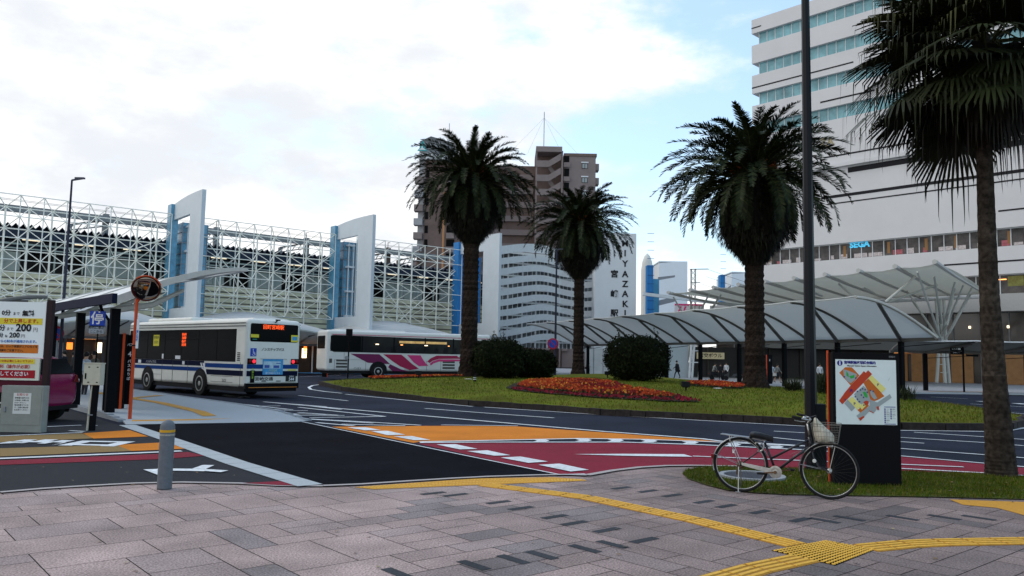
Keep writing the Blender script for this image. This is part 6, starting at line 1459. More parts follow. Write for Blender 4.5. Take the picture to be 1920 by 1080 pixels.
tx('分で上昇します。', .098, RDT, -.08, 602.3, pan, .0015); tx('分', .135, INK, -.82, 616, pan, .004); tx('まで', .075, INK, -.65, 617.5, pan); tx('200', .215, INK, -.28, 615, pan, .007); tx('円', .105, mat('grey_print', (.2, .2, .2), .5), -.14, 618.5, pan)
tx('分', .10, INK, -.85, 629.5, pan, .003); tx('毎', .06, INK, -.76, 631, pan); tx('200', .145, INK, -.51, 629, pan, .004); tx('円', .085, MATS['grey_print'], -.40, 630.5, pan)
tx('時からの料金が適用されます。', .066, BLT, -.11, 640.5, pan, .001); tx('車種は、ロック装置がエアロなどを', .055, INK, -.12, 650, pan, .0007); tx('破損をご注意下さい。', .055, INK, -.38, 657.5, pan, .0007)
tx('エンジンの停止後にしないで下さい', .054, RDT, -.20, 677.5, pan2, .0007); tx('は無料（操作が必要）', .085, RDT, -.20, 688, pan2, .001); tx('操作してください', .10, BWHT, -.27, 701.5, pan2, .002)
# cabinet
a_, b_ = G(0, 806), G(75, 803); cx1 = P(76, 760, 16.3).x
cbn = thing('control_cabinet', 'grey metal control cabinet with a paper notice standing under the price board', 'cabinet', (cx1-.45, 16.4, z0(16.4)))
CABM = mat('cabinet_grey', (.27, .28, .25), .55, noise=.12, nscale=5)
hc = P(40, 724, 16.2).z-z0(16.4)
g = MB(); g.bx(-.42, .43, 0, .22, -.04, hc); g.build('cabinet_body', CABM, cbn, bevel=.012)
g = MB(); g.bx(-.39, .40, -.008, -.001, .16, hc-.03); dr = g.build('cabinet_door', CABM, cbn); g = MB(); g.bx(-.34, -.30, -.03, -.009, .42, .52); g.build('handle', STEEL, dr)
g = MB(); g.bx(-.16, .20, -.014, -.009, .38, .80); nt_ = g.build('paper_notice', mat('paper_white', (.62, .63, .60), .7), dr)
text('お知らせ', .06, RDT, (.02, -.016, .765), RF, nt_, 'notice_lettering', .0006)
for k, s in enumerate(('精算機の操作方法', 'は係員にお問い合', 'わせください。', '事前精算ができま', 'す。出庫の際は券', 'をお取りください')): text(s, .036, INK, (-.13, -.016, .70-k*.048), RF, nt_, 'notice_lettering', .0006, align='LEFT')
# meter box
q = P(166, 803, 17.0); mb_ = thing('meter_box', 'beige meter box on a short post in front of the shelter columns', 'utility box', (q.x, 17.0, z0(17)))
zt2, zb2 = P(166, 682, 17).z-z0(17), P(166, 722, 17).z-z0(17); wv2 = P(182, 700, 17).x-P(149, 700, 17).x
BEI = mat('beige_enamel', (.52, .50, .40), .5, noise=.1, nscale=6)
g = MB(); g.bx(-wv2/2, wv2/2, 0, .16, zb2, zt2); g.bx(-wv2/2-.01, wv2/2+.01, -.02, .17, zt2, zt2+.02); g.build('box', BEI, mb_, bevel=.006)
g = MB(); g.bx(-wv2/2+.02, wv2/2-.01, -.014, -.001, zb2+.01, zt2-.015); d_ = g.build('lid', BEI, mb_); g = MB(); g.bx(-wv2/2+.05, -wv2/2+.075, -.03, -.015, zb2+.13, zb2+.25)
for dx in (-.06, .12):
    for zz in (zb2+.06, zt2-.07): g.box((dx, -.018, zz), (.035, .01, .02))
g.build('latch', BLACK, d_)
g = MB(); g.tube([(.0, .06, zb2), (-.02, .04, zb2-.25), (-.045, .03, -.03)], .022, 8); g.build('cream_conduit', BEI, mb_); g = MB(); g.tube([(.06, .08, zb2), (.05, .08, zb2-.2), (.03, .08, -.03)], [.07, .07, .065], 10); g.build('post', BLACK, mb_); g = MB(); g.lathe([(.075, .33), (.075, .35)], (.0, .06, 0), 10); g.build('strap', STEEL, mb_)
# mirror pole
bp_ = G(243, 790); tp = P(262, 555, bp_.y)
mp_ = thing('convex_mirror', 'round convex traffic mirror on a tall orange pole at the island corner', 'traffic mirror', (bp_.x, bp_.y, z0(bp_.y)+platz(bp_.x, bp_.y)))
hz = P(258, 560, bp_.y).z-mp_.location.z
g = MB(); g.tube([(0, 0, 0), (0, 0, hz)], [.042, .038], 12); g.build('pole', ORANGE, mp_)
mc = P(274, 541, bp_.y-.15)-mp_.location; Mm = Matrix.Rotation(R(22), 3, 'Z') @ Matrix.Rotation(R(116), 3, 'X')
g = MB(); g.lathe([(.335, -.05), (.345, 0), (.33, .02), (.315, .0), (.30, -.045)], mc, 32, Mm); g.build('mirror_rim', mat('mirror_rim', (.12, .03, .02), .5), mp_)
g = MB(); g.lathe([(.314, .004), (.29, .018), (.22, .042), (.13, .058), (.05, .065), (.005, .066)], mc, 32, Mm); g.build('mirror_face', mat('mirror_glass', (.30, .24, .20), .03, metal=1), mp_, smooth=True)  # dark brown tint stands in for the ground reflected in the mirror
g = MB(); g.tube([mc+Mm @ Vector((.345*math.cos(a), .345*math.sin(a), .03)) for a in [R(20)+R(110)*i/12 for i in range(13)]], .018, 6); g.build('mirror_hood', ORANGE, mp_)
g = MB(); g.bar((0, 0, hz-.1), (mc.x, mc.y+.08, mc.z), .03, 6); g.build('bracket', ORANGE, mp_)
zc = P(262, 626, bp_.y).z-mp_.location.z; g = MB(); g.box((.075, -.02, zc), (.06, .02, .72)); s_ = g.build('strip_label', BWHT, mp_); text('道\n路\n反\n射\n鏡', .055, BLT, (.075, -.033, zc-.05), RF, s_, 'label_lettering', .001, .002)
g = MB(); g.lathe([(.056, zc-.30), (.056, zc-.27)], n=12); g.build('clamp', BLACK, mp_)
# bus stop pylon "4"
q = G(221, 776); o = thing('stop_pylon', 'black bus stop pylon number 4 with white lettering, between shelter column and mirror pole', 'sign', (q.x, q.y+.1, z0(q.y)+platz(q.x, q.y)), 0, 'black bus stop pylons with an orange stripe')
hh = P(222, 626, q.y+.1).z-o.location.z
g = MB(); g.bx(-.17, -.03, 0, .30, 0, hh); g.bx(.035, .215, .12, .20, .12, hh-.02); g.build('panel', BLACK, o); g = MB(); g.bx(-.028, .022, -.02, .03, 0, hh+.02); g.build('orange_stripe', ORANGE, o)
for k, (s, h, zz) in enumerate((('バス', .085, hh-.30), ('4', .20, hh-.56), ('バ', .10, hh-.76), ('ス', .10, hh-.88), ('の', .10, hh-1.0), ('り', .10, hh-1.12), ('ば', .10, hh-1.24))): text(s, h, BWHT, (.125, .117, zz), RF, o, 'lettering', .001, .002)
# bollard ------------------------------------------------------------------
q = G(308, 917); o = thing('bollard', 'grey round-topped bollard with a yellow band at the edge of the paving', 'bollard', (q.x, q.y, z0(q.y)+.003))
hb = P(315, 787, q.y).z-o.location.z; rb = .085
g = MB(); g.lathe([(rb*.98, 0), (rb*1.0, .02), (rb, hb-.20), (rb, hb-.085)]+[(rb*math.cos(R(a)), hb-.085+rb*math.sin(R(a))) for a in (15, 30, 45, 60, 75, 88)], n=28); g.build('post', mat('bollard_grey', (.13, .145, .165), .55, noise=.2, nscale=30, bump=.15, bscale=90), o, smooth=True)
g = MB(); g.lathe([(rb+.004, hb-.148), (rb+.004, hb-.118)], n=28); g.build('yellow_band', mat('reflective_yellow', (.55, .30, .02), .4), o); g = MB(); g.lathe([(rb+.004, hb-.188), (rb+.004, hb-.168)], n=28); g.build('grey_band', mat('reflective_grey', (.35, .34, .30), .4, noise=.5, nscale=60), o)
# lamp post ------------------------------------------------------------------
q = G(1522, 883); o = thing('lamp_post', 'tall black octagonal lamp post with a fuse box, standing behind the bicycle', 'street lamp', (q.x, q.y, z0(q.y)))
LPM = mat('lamp_post_black', (.005, .006, .009), .45, noise=.15, nscale=5, spec=.2)
g = MB(); g.tube([(0, 0, -.05), (0, 0, 3), (0, 0, 9.3)], [.098, .085, .055], 8); g.build('post', LPM, o)
zb3 = P(1527, 757, q.y).z-o.location.z; g = MB(); g.box((.13, .0, zb3/2), (.16, .16, zb3)); g.build('fuse_box', LPM, o, bevel=.008)
g = MB(); g.bar((0, 0, 9.2), (-.9, -.2, 9.5), .035, 6); g.box((-1.1, -.25, 9.5), (.7, .25, .1)); g.build('lamp_head', LPM, o)
for (px, pt, pb2, Y, lb) in ((117, 340, 720, 30, 'tall thin dark lamp post rising before the white frames at the left'), (1042, 470, 700, 60, 'slim dark lamp post with a round no-parking sign, between the bushes and the middle palm')):
    t_ = P(px+(8 if px == 117 else 0), pt, Y); o = thing('lamp_post', lb, 'street lamp', (P(px, 600, Y).x, Y, z0(Y)+.05)); h_ = t_.z-z0(Y); dx = t_.x-P(px, 600, Y).x
    g = MB(); g.tube([(0, 0, 0), (0, 0, h_)], [.07, .035] if px == 117 else [.10, .06], 8); g.build('post', mat('slate_post', (.025, .028, .05), .5), o)
    g = MB(); g.bar((0, 0, h_), (.45, 0, h_+.08), .04, 6); g.box((.3, 0, h_+.08), (.35, .12, .06)); g.build('lamp_head', mat('lamp_head_grey', (.08, .085, .11), .5), o)
    if px == 1042:
        g = MB(); g.lathe([(.42, 0), (.42, .03)], (-.2, -.13, P(px, 646, Y).z-z0(Y)), 20, Matrix.Rotation(R(90), 3, 'X')); s_ = g.build('no_parking_sign', mat('sign_red', (.40, .02, .05), .5), o)
        g = MB(); g.lathe([(.30, 0), (.30, .01)], (-.2, -.165, P(px, 646, Y).z-z0(Y)), 20, Matrix.Rotation(R(90), 3, 'X')); g.build('blue_disc', BLUES, s_); g = MB(); c = Vector((-.2, -.18, P(px, 646, Y).z-z0(Y))); g.bar(c+Vector((-.21, 0, .21)), c+Vector((.21, 0, -.21)), .04, 4); g.build('slash', MATS['sign_red'], s_)
# lane marker post by the coach
q = P(652, 706, 49); o = thing('lane_signal_post', 'slim black post with a square head standing before the rear of the coach', 'signal post', (q.x, 49, z0(49))); h_ = P(652, 617, 49).z-z0(49)
g = MB(); g.bar((0, 0, 0), (0, 0, h_-.2), .045, 8); g.build('post', BLACK, o); g = MB(); g.box((0, 0, h_-.2), (.36, .25, .42)); g.box((0, 0, h_-.62), (.18, .1, .3)); g.build('head', BLACK, o); g = MB(); g.lathe([(.12, 0), (.12, .02)], (-.1, -.06, h_-1.75), 12, Matrix.Rotation(R(90), 3, 'X')); g.build('ring_plate', STEEL, o)
q = P(610, 694, 61); o = thing('stop_pylon', 'narrow black stop pylon touching the rear corner of the coach', 'sign', (q.x, 61, z0(61)+.1), 0, 'black bus stop pylons with an orange stripe'); g = MB(); g.box((-.05, 0, 1.1), (.36, .1, 2.2)); g.build('panel', BLACK, o); g = MB(); g.box((.155, 0, 1.1), (.04, .12, 2.2)); g.build('orange_stripe', ORANGE, o); text('5', .28, BWHT, (-.05, -.06, 1.85), RF, o, 'lettering', .001)
q = P(107, 625, 33); o = thing('no_parking_sign', 'round red and blue no-parking sign seen between the shelter columns', 'road sign', (q.x, 33, z0(33)+.1)); hz = q.z-z0(33)-.1
g = MB(); g.bar((0, .05, 0), (0, .05, hz), .035, 8); g.build('post', STEEL, o); g = MB(); g.lathe([(.3, 0), (.3, .02)], (0, 0, hz), 20, Matrix.Rotation(R(90), 3, 'X')); s_ = g.build('disc', MATS['sign_red'], o); g = MB(); g.lathe([(.21, 0), (.21, .01)], (0, -.025, hz), 20, Matrix.Rotation(R(90), 3, 'X')); g.build('blue_disc', BLUES, s_); g = MB(); g.bar((-.15, -.04, hz+.15), (.15, -.04, hz-.15), .03, 4); g.build('slash', MATS['sign_red'], s_)
# ------------------------------------------------------------------ map sign
L0 = G(1561, 911); R0 = G(1690, 914); R0 = Vector((L0.x+.985*(R0-L0).length, 0, 0)); sw = .985
a_l = P(1559, 800, L0.y); a_r = P(1688.5, 800, L0.y+.0); sw = a_r.x-a_l.x
ms = thing('map_board', 'black information board with a coloured station square map and an orange edge, behind the bicycle', 'information board', (a_l.x, L0.y, z0(L0.y)), 0)
ht_ = P(1560, 661, L0.y).z-ms.location.z
g = MB(); g.bx(.03, sw, 0, .16, -.03, ht_); g.build('board', mat('board_black', (.005, .005, .006), .6, spec=.08), ms, bevel=.004); g = MB(); g.bx(.01, .027, .135, .165, -.03, ht_+.03); g.build('orange_edge', ORANGE, ms)
pu0, pv0 = P(1566, 674, L0.y), P(1682, 797, L0.y); px0_ = pu0.x-ms.location.x; px1_ = pv0.x-ms.location.x; pz1 = P(1624, 674.5, L0.y).z-ms.location.z; pz0 = P(1624, 796, L0.y).z-ms.location.z
g = MB(); g.bx(px0_, px1_, -.006, -.001, pz0, pz1); mpn = g.build('map_panel', mat('map_paper', (.72, .80, .78), .35, coat=.2, noise=.06, nscale=4), ms)
U = lambda cx, cy: (px0_+(cx-118)/(978-118)*(px1_-px0_), pz1-(cy-145)/(1050-145)*(pz1-pz0))
def mpoly(pts, mt, nm, d): 
    g = MB(); g.prism([(U(*p)[0], -.0065-d, U(*p)[1]) for p in pts], (0, -.0012, 0)); return g.build(nm, mt, mpn)
MR = mat('map_red', (.52, .055, .02), .4); MO = mat('map_orange', (.55, .14, .02), .4); MY = mat('map_yellow', (.78, .72, .22), .4); MGy = mat('map_grey', (.33, .38, .38), .4); MGn = mat('map_green', (.03, .38, .06), .4); MN = mat('map_navy', (.02, .02, .22), .4)
mpoly([(170, 335), (255, 255), (350, 255), (455, 365), (330, 510)], MO, 'map_area', 0)
mpoly([(225, 285), (290, 300), (420, 350), (400, 420), (330, 480), (270, 440), (235, 390)], MGy, 'map_road', .0014)
mpoly([(270, 310), (300, 350), (300, 395), (270, 370)], MGn, 'map_green_area', .0028); mpoly([(310, 380), (385, 360), (380, 400), (330, 415)], MGn, 'map_green_area', .0028)
mpoly([(160, 725), (250, 600), (330, 510), (520, 305), (545, 330), (580, 292), (635, 345), (510, 470), (205, 775)], MR, 'map_building', .0014)
mpoly([(510, 470), (580, 410), (805, 650), (720, 700), (640, 730), (600, 700), (560, 560)], MO, 'map_area', .0002)
mpoly([(580, 410), (625, 360), (825, 545), (765, 605)], MY, 'map_plot', .0028)
mpoly([(375, 630), (510, 510), (560, 560), (610, 720), (560, 760), (480, 770), (430, 740)], MGy, 'map_road', .0014)
mpoly([(495, 600), (530, 590), (565, 640), (560, 680), (525, 665)], MGn, 'map_green_area', .0028); mpoly([(590, 575), (640, 575), (700, 680), (660, 700), (620, 660)], MGy, 'map_road', .0028)
mpoly([(290, 715), (345, 665), (470, 780), (420, 850)], MY, 'map_plot', .0028); mpoly([(235, 760), (280, 710), (385, 820), (335, 870)], MGy, 'map_plot', .0014); mpoly([(445, 800), (500, 755), (535, 790), (480, 845)], MY, 'map_plot', .0042)
mpoly([(420, 850), (560, 740), (580, 790), (460, 890)], MO, 'map_area', .0014); mpoly([(500, 740), (540, 715), (575, 725), (575, 760), (540, 775)], MR, 'map_area', .0056)
mpoly([(400, 930), (590, 790), (600, 700), (700, 740), (880, 620), (905, 670), (720, 800), (650, 885), (600, 850), (455, 995)], MGy, 'map_road', .0030); mpoly([(430, 965), (500, 930), (515, 945), (455, 1000)], MR, 'map_area', .0044); mpoly([(585, 850), (650, 885), (640, 890), (580, 860)], MR, 'map_area', .0044); mpoly([(685, 800), (720, 790), (725, 845), (700, 840)], MR, 'map_area', .0044)
for (cx, cy) in ((390, 665), (418, 700), (447, 733), (420, 590), (465, 570), (495, 553), (530, 565), (560, 600), (603, 575), (643, 585), (475, 640), (505, 672), (400, 405), (238, 390), (245, 710), (508, 780)):
    x, z = U(cx, cy); g = MB(); g.lathe([(.0105, 0), (.0105, .0012)], (x, -.0125, z), 10, Matrix.Rotation(R(90), 3, 'X')); g.build('map_marker', mat('map_marker', (.04, .05, .16), .4), mpn)
g = MB(); x, z = U(180, 198); g.lathe([(.040*sw/1.0, 0), (.040*sw, .0012)], (x, -.0065, z), 24, Matrix.Rotation(R(90), 3, 'X')); s_ = g.build('info_roundel', MN, mpn); text('i', .085, BWHT, (x, -.009, z), RF, s_, 'info_letter', .0006, .004)
x, z = U(450, 190); text('宮崎駅前広場総合案内', .044, MN, (x+.015, -.008, z), RF, mpn, 'title_lettering', .0006, .0022); x, z = U(480, 234); text('Miyazaki Station Square Information', .028, INK, (x+.012, -.008, z), RF, mpn, 'title_lettering', .0006, .0006)
x, z = U(335, 580); text('JR', .05, MN, (x, -.0105, z), RF, mpn, 'map_letter', .0006, .001); x, z = U(715, 495); text('P', .05, MN, (x, -.012, z), RF, mpn, 'map_letter', .0006, .001); x, z = U(378, 765); text('P', .05, MN, (x, -.012, z), RF, mpn, 'map_letter', .0006, .001)
x, z = U(870, 412); g = MB(); g.prism([(x-.012, -.0065, z-.03), (x+.025, -.0065, z+.03), (x+.005, -.0065, z-.005)], (0, -.001, 0)); g.build('north_arrow', INK, mpn)
g = MB(); 
for y_ in (800, 1037): (xa, za), (xb, zb__) = U(797, y_-4), U(958, y_+5); g.bx(xa, xb, -.0078, -.0065, zb__, za)
for c_ in (808, 893):
    for k in range(8 if c_ == 808 else 6):
        (xa, za), (xb, zb__) = U(c_-10, 822+k*26), U(c_+10, 840+k*26); g.bx(xa, xb, -.0078, -.0065, zb__, za)
g.build('legend_keys', MN, mpn)
for c_ in (828, 912):
    for k in range(8 if c_ == 828 else 6): x, z = U(c_, 831+k*26); text(('ホテル', '交番', '案内所', '駐輪場', 'のりば', 'トイレ', '郵便局', 'バス')[(k+(c_ > 900)*3) % 8], .014, INK, (x, -.0078, z), RF, mpn, 'legend_lettering', .0003, align='LEFT')
x, z = U(925, 100); text('宮崎市', .03, mat('grey_letters2', (.25, .25, .25), .5), (x, -.004, z), RF, ms, 'board_lettering', .0006)
# ================================================================== bicycle
pb0, pb1 = G(1389, 923), G(1556, 937); dv = pb1-pb0; WB = dv.length; bang = math.atan2(dv.y, dv.x)
bk = thing('bicycle', 'black city bicycle with chrome fenders, rear rack and front basket, standing at the grass edge', 'bicycle', (pb0.x, pb0.y, z0(pb0.y)+.012), bang)
RW = .338; FB = mat('bicycle_black', (.012, .013, .018), .3, coat=.4); SL = mat('dull_silver', (.48, .47, .44), .35, metal=.6, noise=.3, nscale=30); SLW = mat('silver_guard', (.52, .50, .46), .4, metal=.2, noise=.25, nscale=25)
RUST = mat('rusty_hub', (.12, .07, .045), .7, noise=.5, nscale=40)
def bike_wheel(x, y=0, extra=None):
    n = 48; g = MB()
    pts = [(x+RW*.975*math.cos(2*math.pi*i/n), y, RW+RW*.975*math.sin(2*math.pi*i/n)) for i in range(n+1)]
    g.tube(pts, .0165, 8, cap=False); w_ = g.build('wheel', RUB, bk, smooth=True)
    g = MB(); g.tube([(x+(RW-.030)*math.cos(2*math.pi*i/n), y, RW+(RW-.030)*math.sin(2*math.pi*i/n)) for i in range(n+1)], .0065, 6, cap=False); g.build('rim', CHROME, w_, smooth=True)
    g = MB()
    for i in range(32):
        a = 2*math.pi*i/32; b = a+(.5 if (i//2) % 2 else -.5); s_ = .03 if i % 2 else -.03
        g.bar((x+.022*math.cos(b), y+s_, RW+.022*math.sin(b)), (x+(RW-.03)*math.cos(a), y, RW+(RW-.03)*math.sin(a)), .0008, 3)
    g.build('spokes', mat('spoke_steel', (.07, .07, .07), .5, metal=.3), w_)
    g = MB(); g.lathe([(.012, -.055), (.03, -.035), (.016, -.03), (.016, .03), (.03, .035), (.012, .055)], (x, y, RW), 14, Matrix.Rotation(R(90), 3, 'X')); g.build('hub', SL if x else RUST, w_)
bike_wheel(0); bike_wheel(WB)
Bz = RW
g = MB(); T = lambda p, rr, n=10: g.tube([(a, b, c+Bz) for a, b, c in p], rr, n)
BB = (.435, 0, -.055)
T([(.865, 0, .235), (.835, 0, .40)], .021)                     # head tube
T([(.300, 0, .300), (.435, 0, -.055)], .0155)                  # seat tube
T([(.838, 0, .365), (.60, 0, .235), (.375, 0, .10)], .0145)       # upper tube
T([(.855, 0, .285), (.66, 0, .14), BB], .0165)                 # down tube
for s_ in (-1, 1):
    T([(.0, s_*.055, 0), (.405, s_*.025, -.05)], .009, 8); T([(.0, s_*.055, 0), (.295, s_*.022, .235)], .008, 8)
g.lathe([(.022, -.04), (.022, .04)], (BB[0], 0, BB[2]+Bz), 12, Matrix.Rotation(R(90), 3, 'X')); g.build('frame', FB, bk, smooth=True)
g = MB()
for s_ in (-1, 1): T([(.868, s_*.02, .235), (.872, s_*.048, .16), (.89, s_*.052, .06), (.93, s_*.054, -.0), (WB-.02, s_*.056, .0), (WB, s_*.055, 0)] if False else [(.868, s_*.03, .235), (.885, s_*.048, .15), (.935, s_*.053, .055), (WB, s_*.055, 0)], .0095, 8)
g.box((.868, 0, Bz+.235), (.035, .09, .03)); g.build('fork', FB, bk, smooth=False)
g = MB(); T([(.835, 0, .40), (.815, 0, .56)], .011); T([(.815, 0, .56), (.845, 0, .60), (.83, 0, .605)], .012)
for s_ in (-1, 1): T([(.84, 0, .60), (.845, s_*.12, .61), (.81, s_*.23, .625), (.74, s_*.265, .645)], .0105)
g.build('handlebar', CHROME, bk, smooth=True)
for s_ in (-1, 1):
    g = MB(); T([(.77, s_*.257, .637), (.665, s_*.285, .66)], .0165); g.build('grip', RUB, bk, smooth=True)
    g = MB(); T([(.81, s_*.225, .60), (.76, s_*.245, .60), (.69, s_*.27, .615)], .006, 6); g.build('brake_lever', CHROME, bk)
g = MB(); T([(.78, .1, .62), (.90, .12, .66), (.93, .05, .52), (.89, 0, .33)], .0035, 5); T([(.79, -.2, .62), (.93, -.16, .68), (.94, -.05, .50), (.87, 0, .30), (.62, 0, .17)], .0035, 5); g.build('brake_cable', FB, bk)
g = MB(); g.ball((.79, -.10, Bz+.635), .026, 10, 6); g.build('bell', CHROME, bk, smooth=True)
# saddle
g = MB(); sadl = []
for (x, w_, z) in ((.120, .055, .375), (.135, .095, .395), (.18, .112, .400), (.25, .085, .392), (.31, .048, .375), (.37, .026, .362), (.405, .015, .350)):
    sadl.append([Vector((x, w_*math.cos(a), Bz+z+(.030 if math.sin(a) > 0 else .055)*math.sin(a)*(1 if math.sin(a) > 0 else .9))) for a in [2*math.pi*k/14 for k in range(14)]])
n = 14
for a_, b_ in zip(sadl, sadl[1:]): g.add(a_+b_, [(k, (k+1) % n, (k+1) % n+n, k+n) for k in range(n)])
g.add(sadl[0], [tuple(range(n-1, -1, -1))]); g.add(sadl[-1], [tuple(range(n))]); sd_ = g.build('saddle', mat('saddle_vinyl', (.018, .018, .02), .45, bump=.2, bscale=120), bk, smooth=True)
g = MB(); T([(.245, .0, .345), (.300, 0, .270)] if False else [(.272, 0, .355), (.300, 0, .29)], .012); T([(.15, .03, .345), (.25, .025, .325), (.36, .015, .335)], .005, 6); T([(.15, -.03, .345), (.25, -.025, .325), (.36, -.015, .335)], .005, 6); g.build('seat_post', CHROME, bk)
# fenders
def fender(x, a0, a1, mt, nm):
    g = MB(); n = 26; rows = []
    for i in range(n+1):
        a = R(a0+(a1-a0)*i/n); rad_ = RW+.022
        rows.append([Vector((x+(rad_-(.012 if k in (0, 4) else (.003 if k in (1, 3) else 0)))*math.cos(a), (-.026, -.015, 0, .015, .026)[k], Bz+(rad_-(.012 if k in (0, 4) else (.003 if k in (1, 3) else 0)))*math.sin(a))) for k in range(5)])
    g.sheet(rows); return g.build(nm, mt, bk, smooth=True)
fender(0, 196, 22, CHROME, 'rear_fender'); fender(WB, 185, 78, CHROME, 'front_fender')
g = MB()
for s_ in (-1, 1): T([(0, s_*.05, 0), (-.335, s_*.028, .12)], .003, 5); T([(WB, s_*.05, 0), (WB-.34, s_*.028, .06)], .003, 5)
g.build('fender_stay', CHROME, bk)
g = MB(); g.box((-.362, 0, Bz+.085), (.02, .05, .06)); g.build('rear_reflector', mat('red_reflector', (.25, .01, .01), .3), bk)
# rack
g = MB()
for s_ in (-.055, -.02, .02, .055): T([(-.245, s_, .378), (.115, s_, .352)], .005, 6)
for x in (-.24, -.12, 0, .11): T([(x, -.06, .378-.026*(x+.245)/.36), (x, .06, .378-.026*(x+.245)/.36)], .005, 6)
for s_ in (-1, 1): T([(0, s_*.065, 0), (-.12, s_*.07, .30), (-.13, s_*.06, .372)], .006, 6); T([(.11, s_*.05, .352), (.23, s_*.03, .235)], .004, 6)
g.build('rear_rack', CHROME, bk)
# chain guard, crank, pedals
g = MB(); pts = [(.02, .034), (.36, -.015), (.44, .004), (.495, -.03), (.50, -.075), (.475, -.12), (.435, -.135), (.39, -.12), (.37, -.09), (.30, -.062), (.02, .0)]
g.prism([(x, -.062, Bz+z) for x, z in pts], (0, .022, 0)); g.build('chain_guard', SLW, bk, bevel=.003)
g = MB(); g.lathe([(.078, 0), (.078, .006), (.055, .008), (.052, .003), (.03, .003), (.028, .012), (.012, .014)], (BB[0], -.063, Bz+BB[2]), 24, Matrix.Rotation(R(90), 3, 'X')); g.build('chain_disc', SL, bk)
g = MB(); g.lathe([(.02, 0), (.018, .03)], (BB[0], -.075, Bz+BB[2]), 12, Matrix.Rotation(R(90), 3, 'X')); T([(BB[0], -.09, BB[2]), (BB[0]-.165, -.095, BB[2]-.02)], .009, 8); T([(BB[0], .07, BB[2]), (BB[0]+.165, .075, BB[2]+.02)], .009, 8); g.build('crank', mat('rusty_steel', (.16, .09, .05), .6, metal=.4, noise=.5, nscale=30), bk)
for x, y in ((BB[0]-.165, -.14), (BB[0]+.165, .12)):
    g = MB(); g.box((x, y, Bz+BB[2]-.02*(1 if x < BB[0] else -1)), (.085, .07, .022)); g.build('pedal', RUB, bk)
g = MB(); g.lathe([(.035, -.03), (.05, .0), (.035, .03)], (.0, -.02, Bz-.0), 12, Matrix.Rotation(R(90), 3, 'X')); T([(-.02, .075, 0), (-.06, .075, -.10), (-.055, .075, -.14)], .012, 6); g.build('rear_gear', RUST, bk)
g = MB()
for s_ in (-1, 1): T([(-.01, s_*.07, -.02), (.0, s_*.11, -Bz-.03 if s_ < 0 else -Bz+.005)] if False else [(-.015, s_*.07, -.02), (-.012+.0*s_, s_*.12, -Bz+.006)], .007, 8)
T([(-.045, -.125, -Bz+.006), (.02, -.125, -Bz+.006)], .007, 6); T([(-.045, .125, -Bz+.006), (.02, .125, -Bz+.006)], .007, 6); g.build('kickstand', CHROME, bk)
g = MB(); g.tube([(.235+.058*math.cos(a), -.045, Bz+.245+.058*math.sin(a)) for a in [R(-110)+R(250)*i/12 for i in range(13)]], .011, 8); g.build('ring_lock', CHROME, bk)
g = MB(); g.lathe([(.024, 0), (.020, .012)], (.895, -.06, Bz+.115), 12, Matrix.Rotation(R(90), 3, 'X')); g.build('dynamo_lamp', mat('lamp_cream', (.6, .6, .56), .3), bk)
g = MB(); g.lathe([(.016, -.02), (.028, .03), (.026, .034)], (1.075, 0, Bz+.30), 12, Matrix.Rotation(R(90), 3, 'Y')); g.build('front_lamp', CHROME, bk)
g = MB(); T([(.40, -.01, .015), (.404, -.01, -.0)], .02, 8); g.build('red_frame_ring', mat('red_tape', (.45, .02, .02), .5), bk)
g = MB(); g.box((-.075, -.065, Bz+.17), (.03, .008, .045)); g.build('white_reflector', BWHT, bk)
# basket
WIRE = mat('basket_wire', (.16, .15, .13), .5, metal=.5)
bx = MB(); top = [(.865, -.17), (1.20, -.18), (1.20, .18), (.865, .17)]; bot = [(.905, -.13), (1.165, -.14), (1.165, .14), (.905, .13)]; zt_, zb_ = .575, .345
def lev(f): return [(b[0]+(t[0]-b[0])*f, b[1]+(t[1]-b[1])*f, Bz+zb_+(zt_-zb_)*f) for b, t in zip(bot, top)]
for f, rr_ in ((1, .0042), (.86, .0026), (.6, .0022), (.35, .0022), (.12, .0024), (0, .004)):
    q = lev(f); bx.tube(q+[q[0]], rr_, 5, cap=False)
for s_ in range(4):
    for k in range(9):
        f = k/9; a, b = lev(0), lev(1); p = Vector(a[s_]).lerp(Vector(a[(s_+1) % 4]), f); q = Vector(b[s_]).lerp(Vector(b[(s_+1) % 4]), f); bx.bar(p, q, .0017, 3)
a = lev(0)
for k in range(1, 9): bx.bar(Vector(a[0]).lerp(Vector(a[1]), k/9), Vector(a[3]).lerp(Vector(a[2]), k/9), .0017, 3)
bx.build('basket', WIRE, bk); g = MB(); g.box((1.03, 0, Bz+.335), (.27, .02, .008)); T([(1.14, 0, .335), (WB, .055, .0)], .004, 5); T([(1.14, 0, .335), (WB, -.055, .0)], .004, 5); g.build('basket_bracket', CHROME, bk)
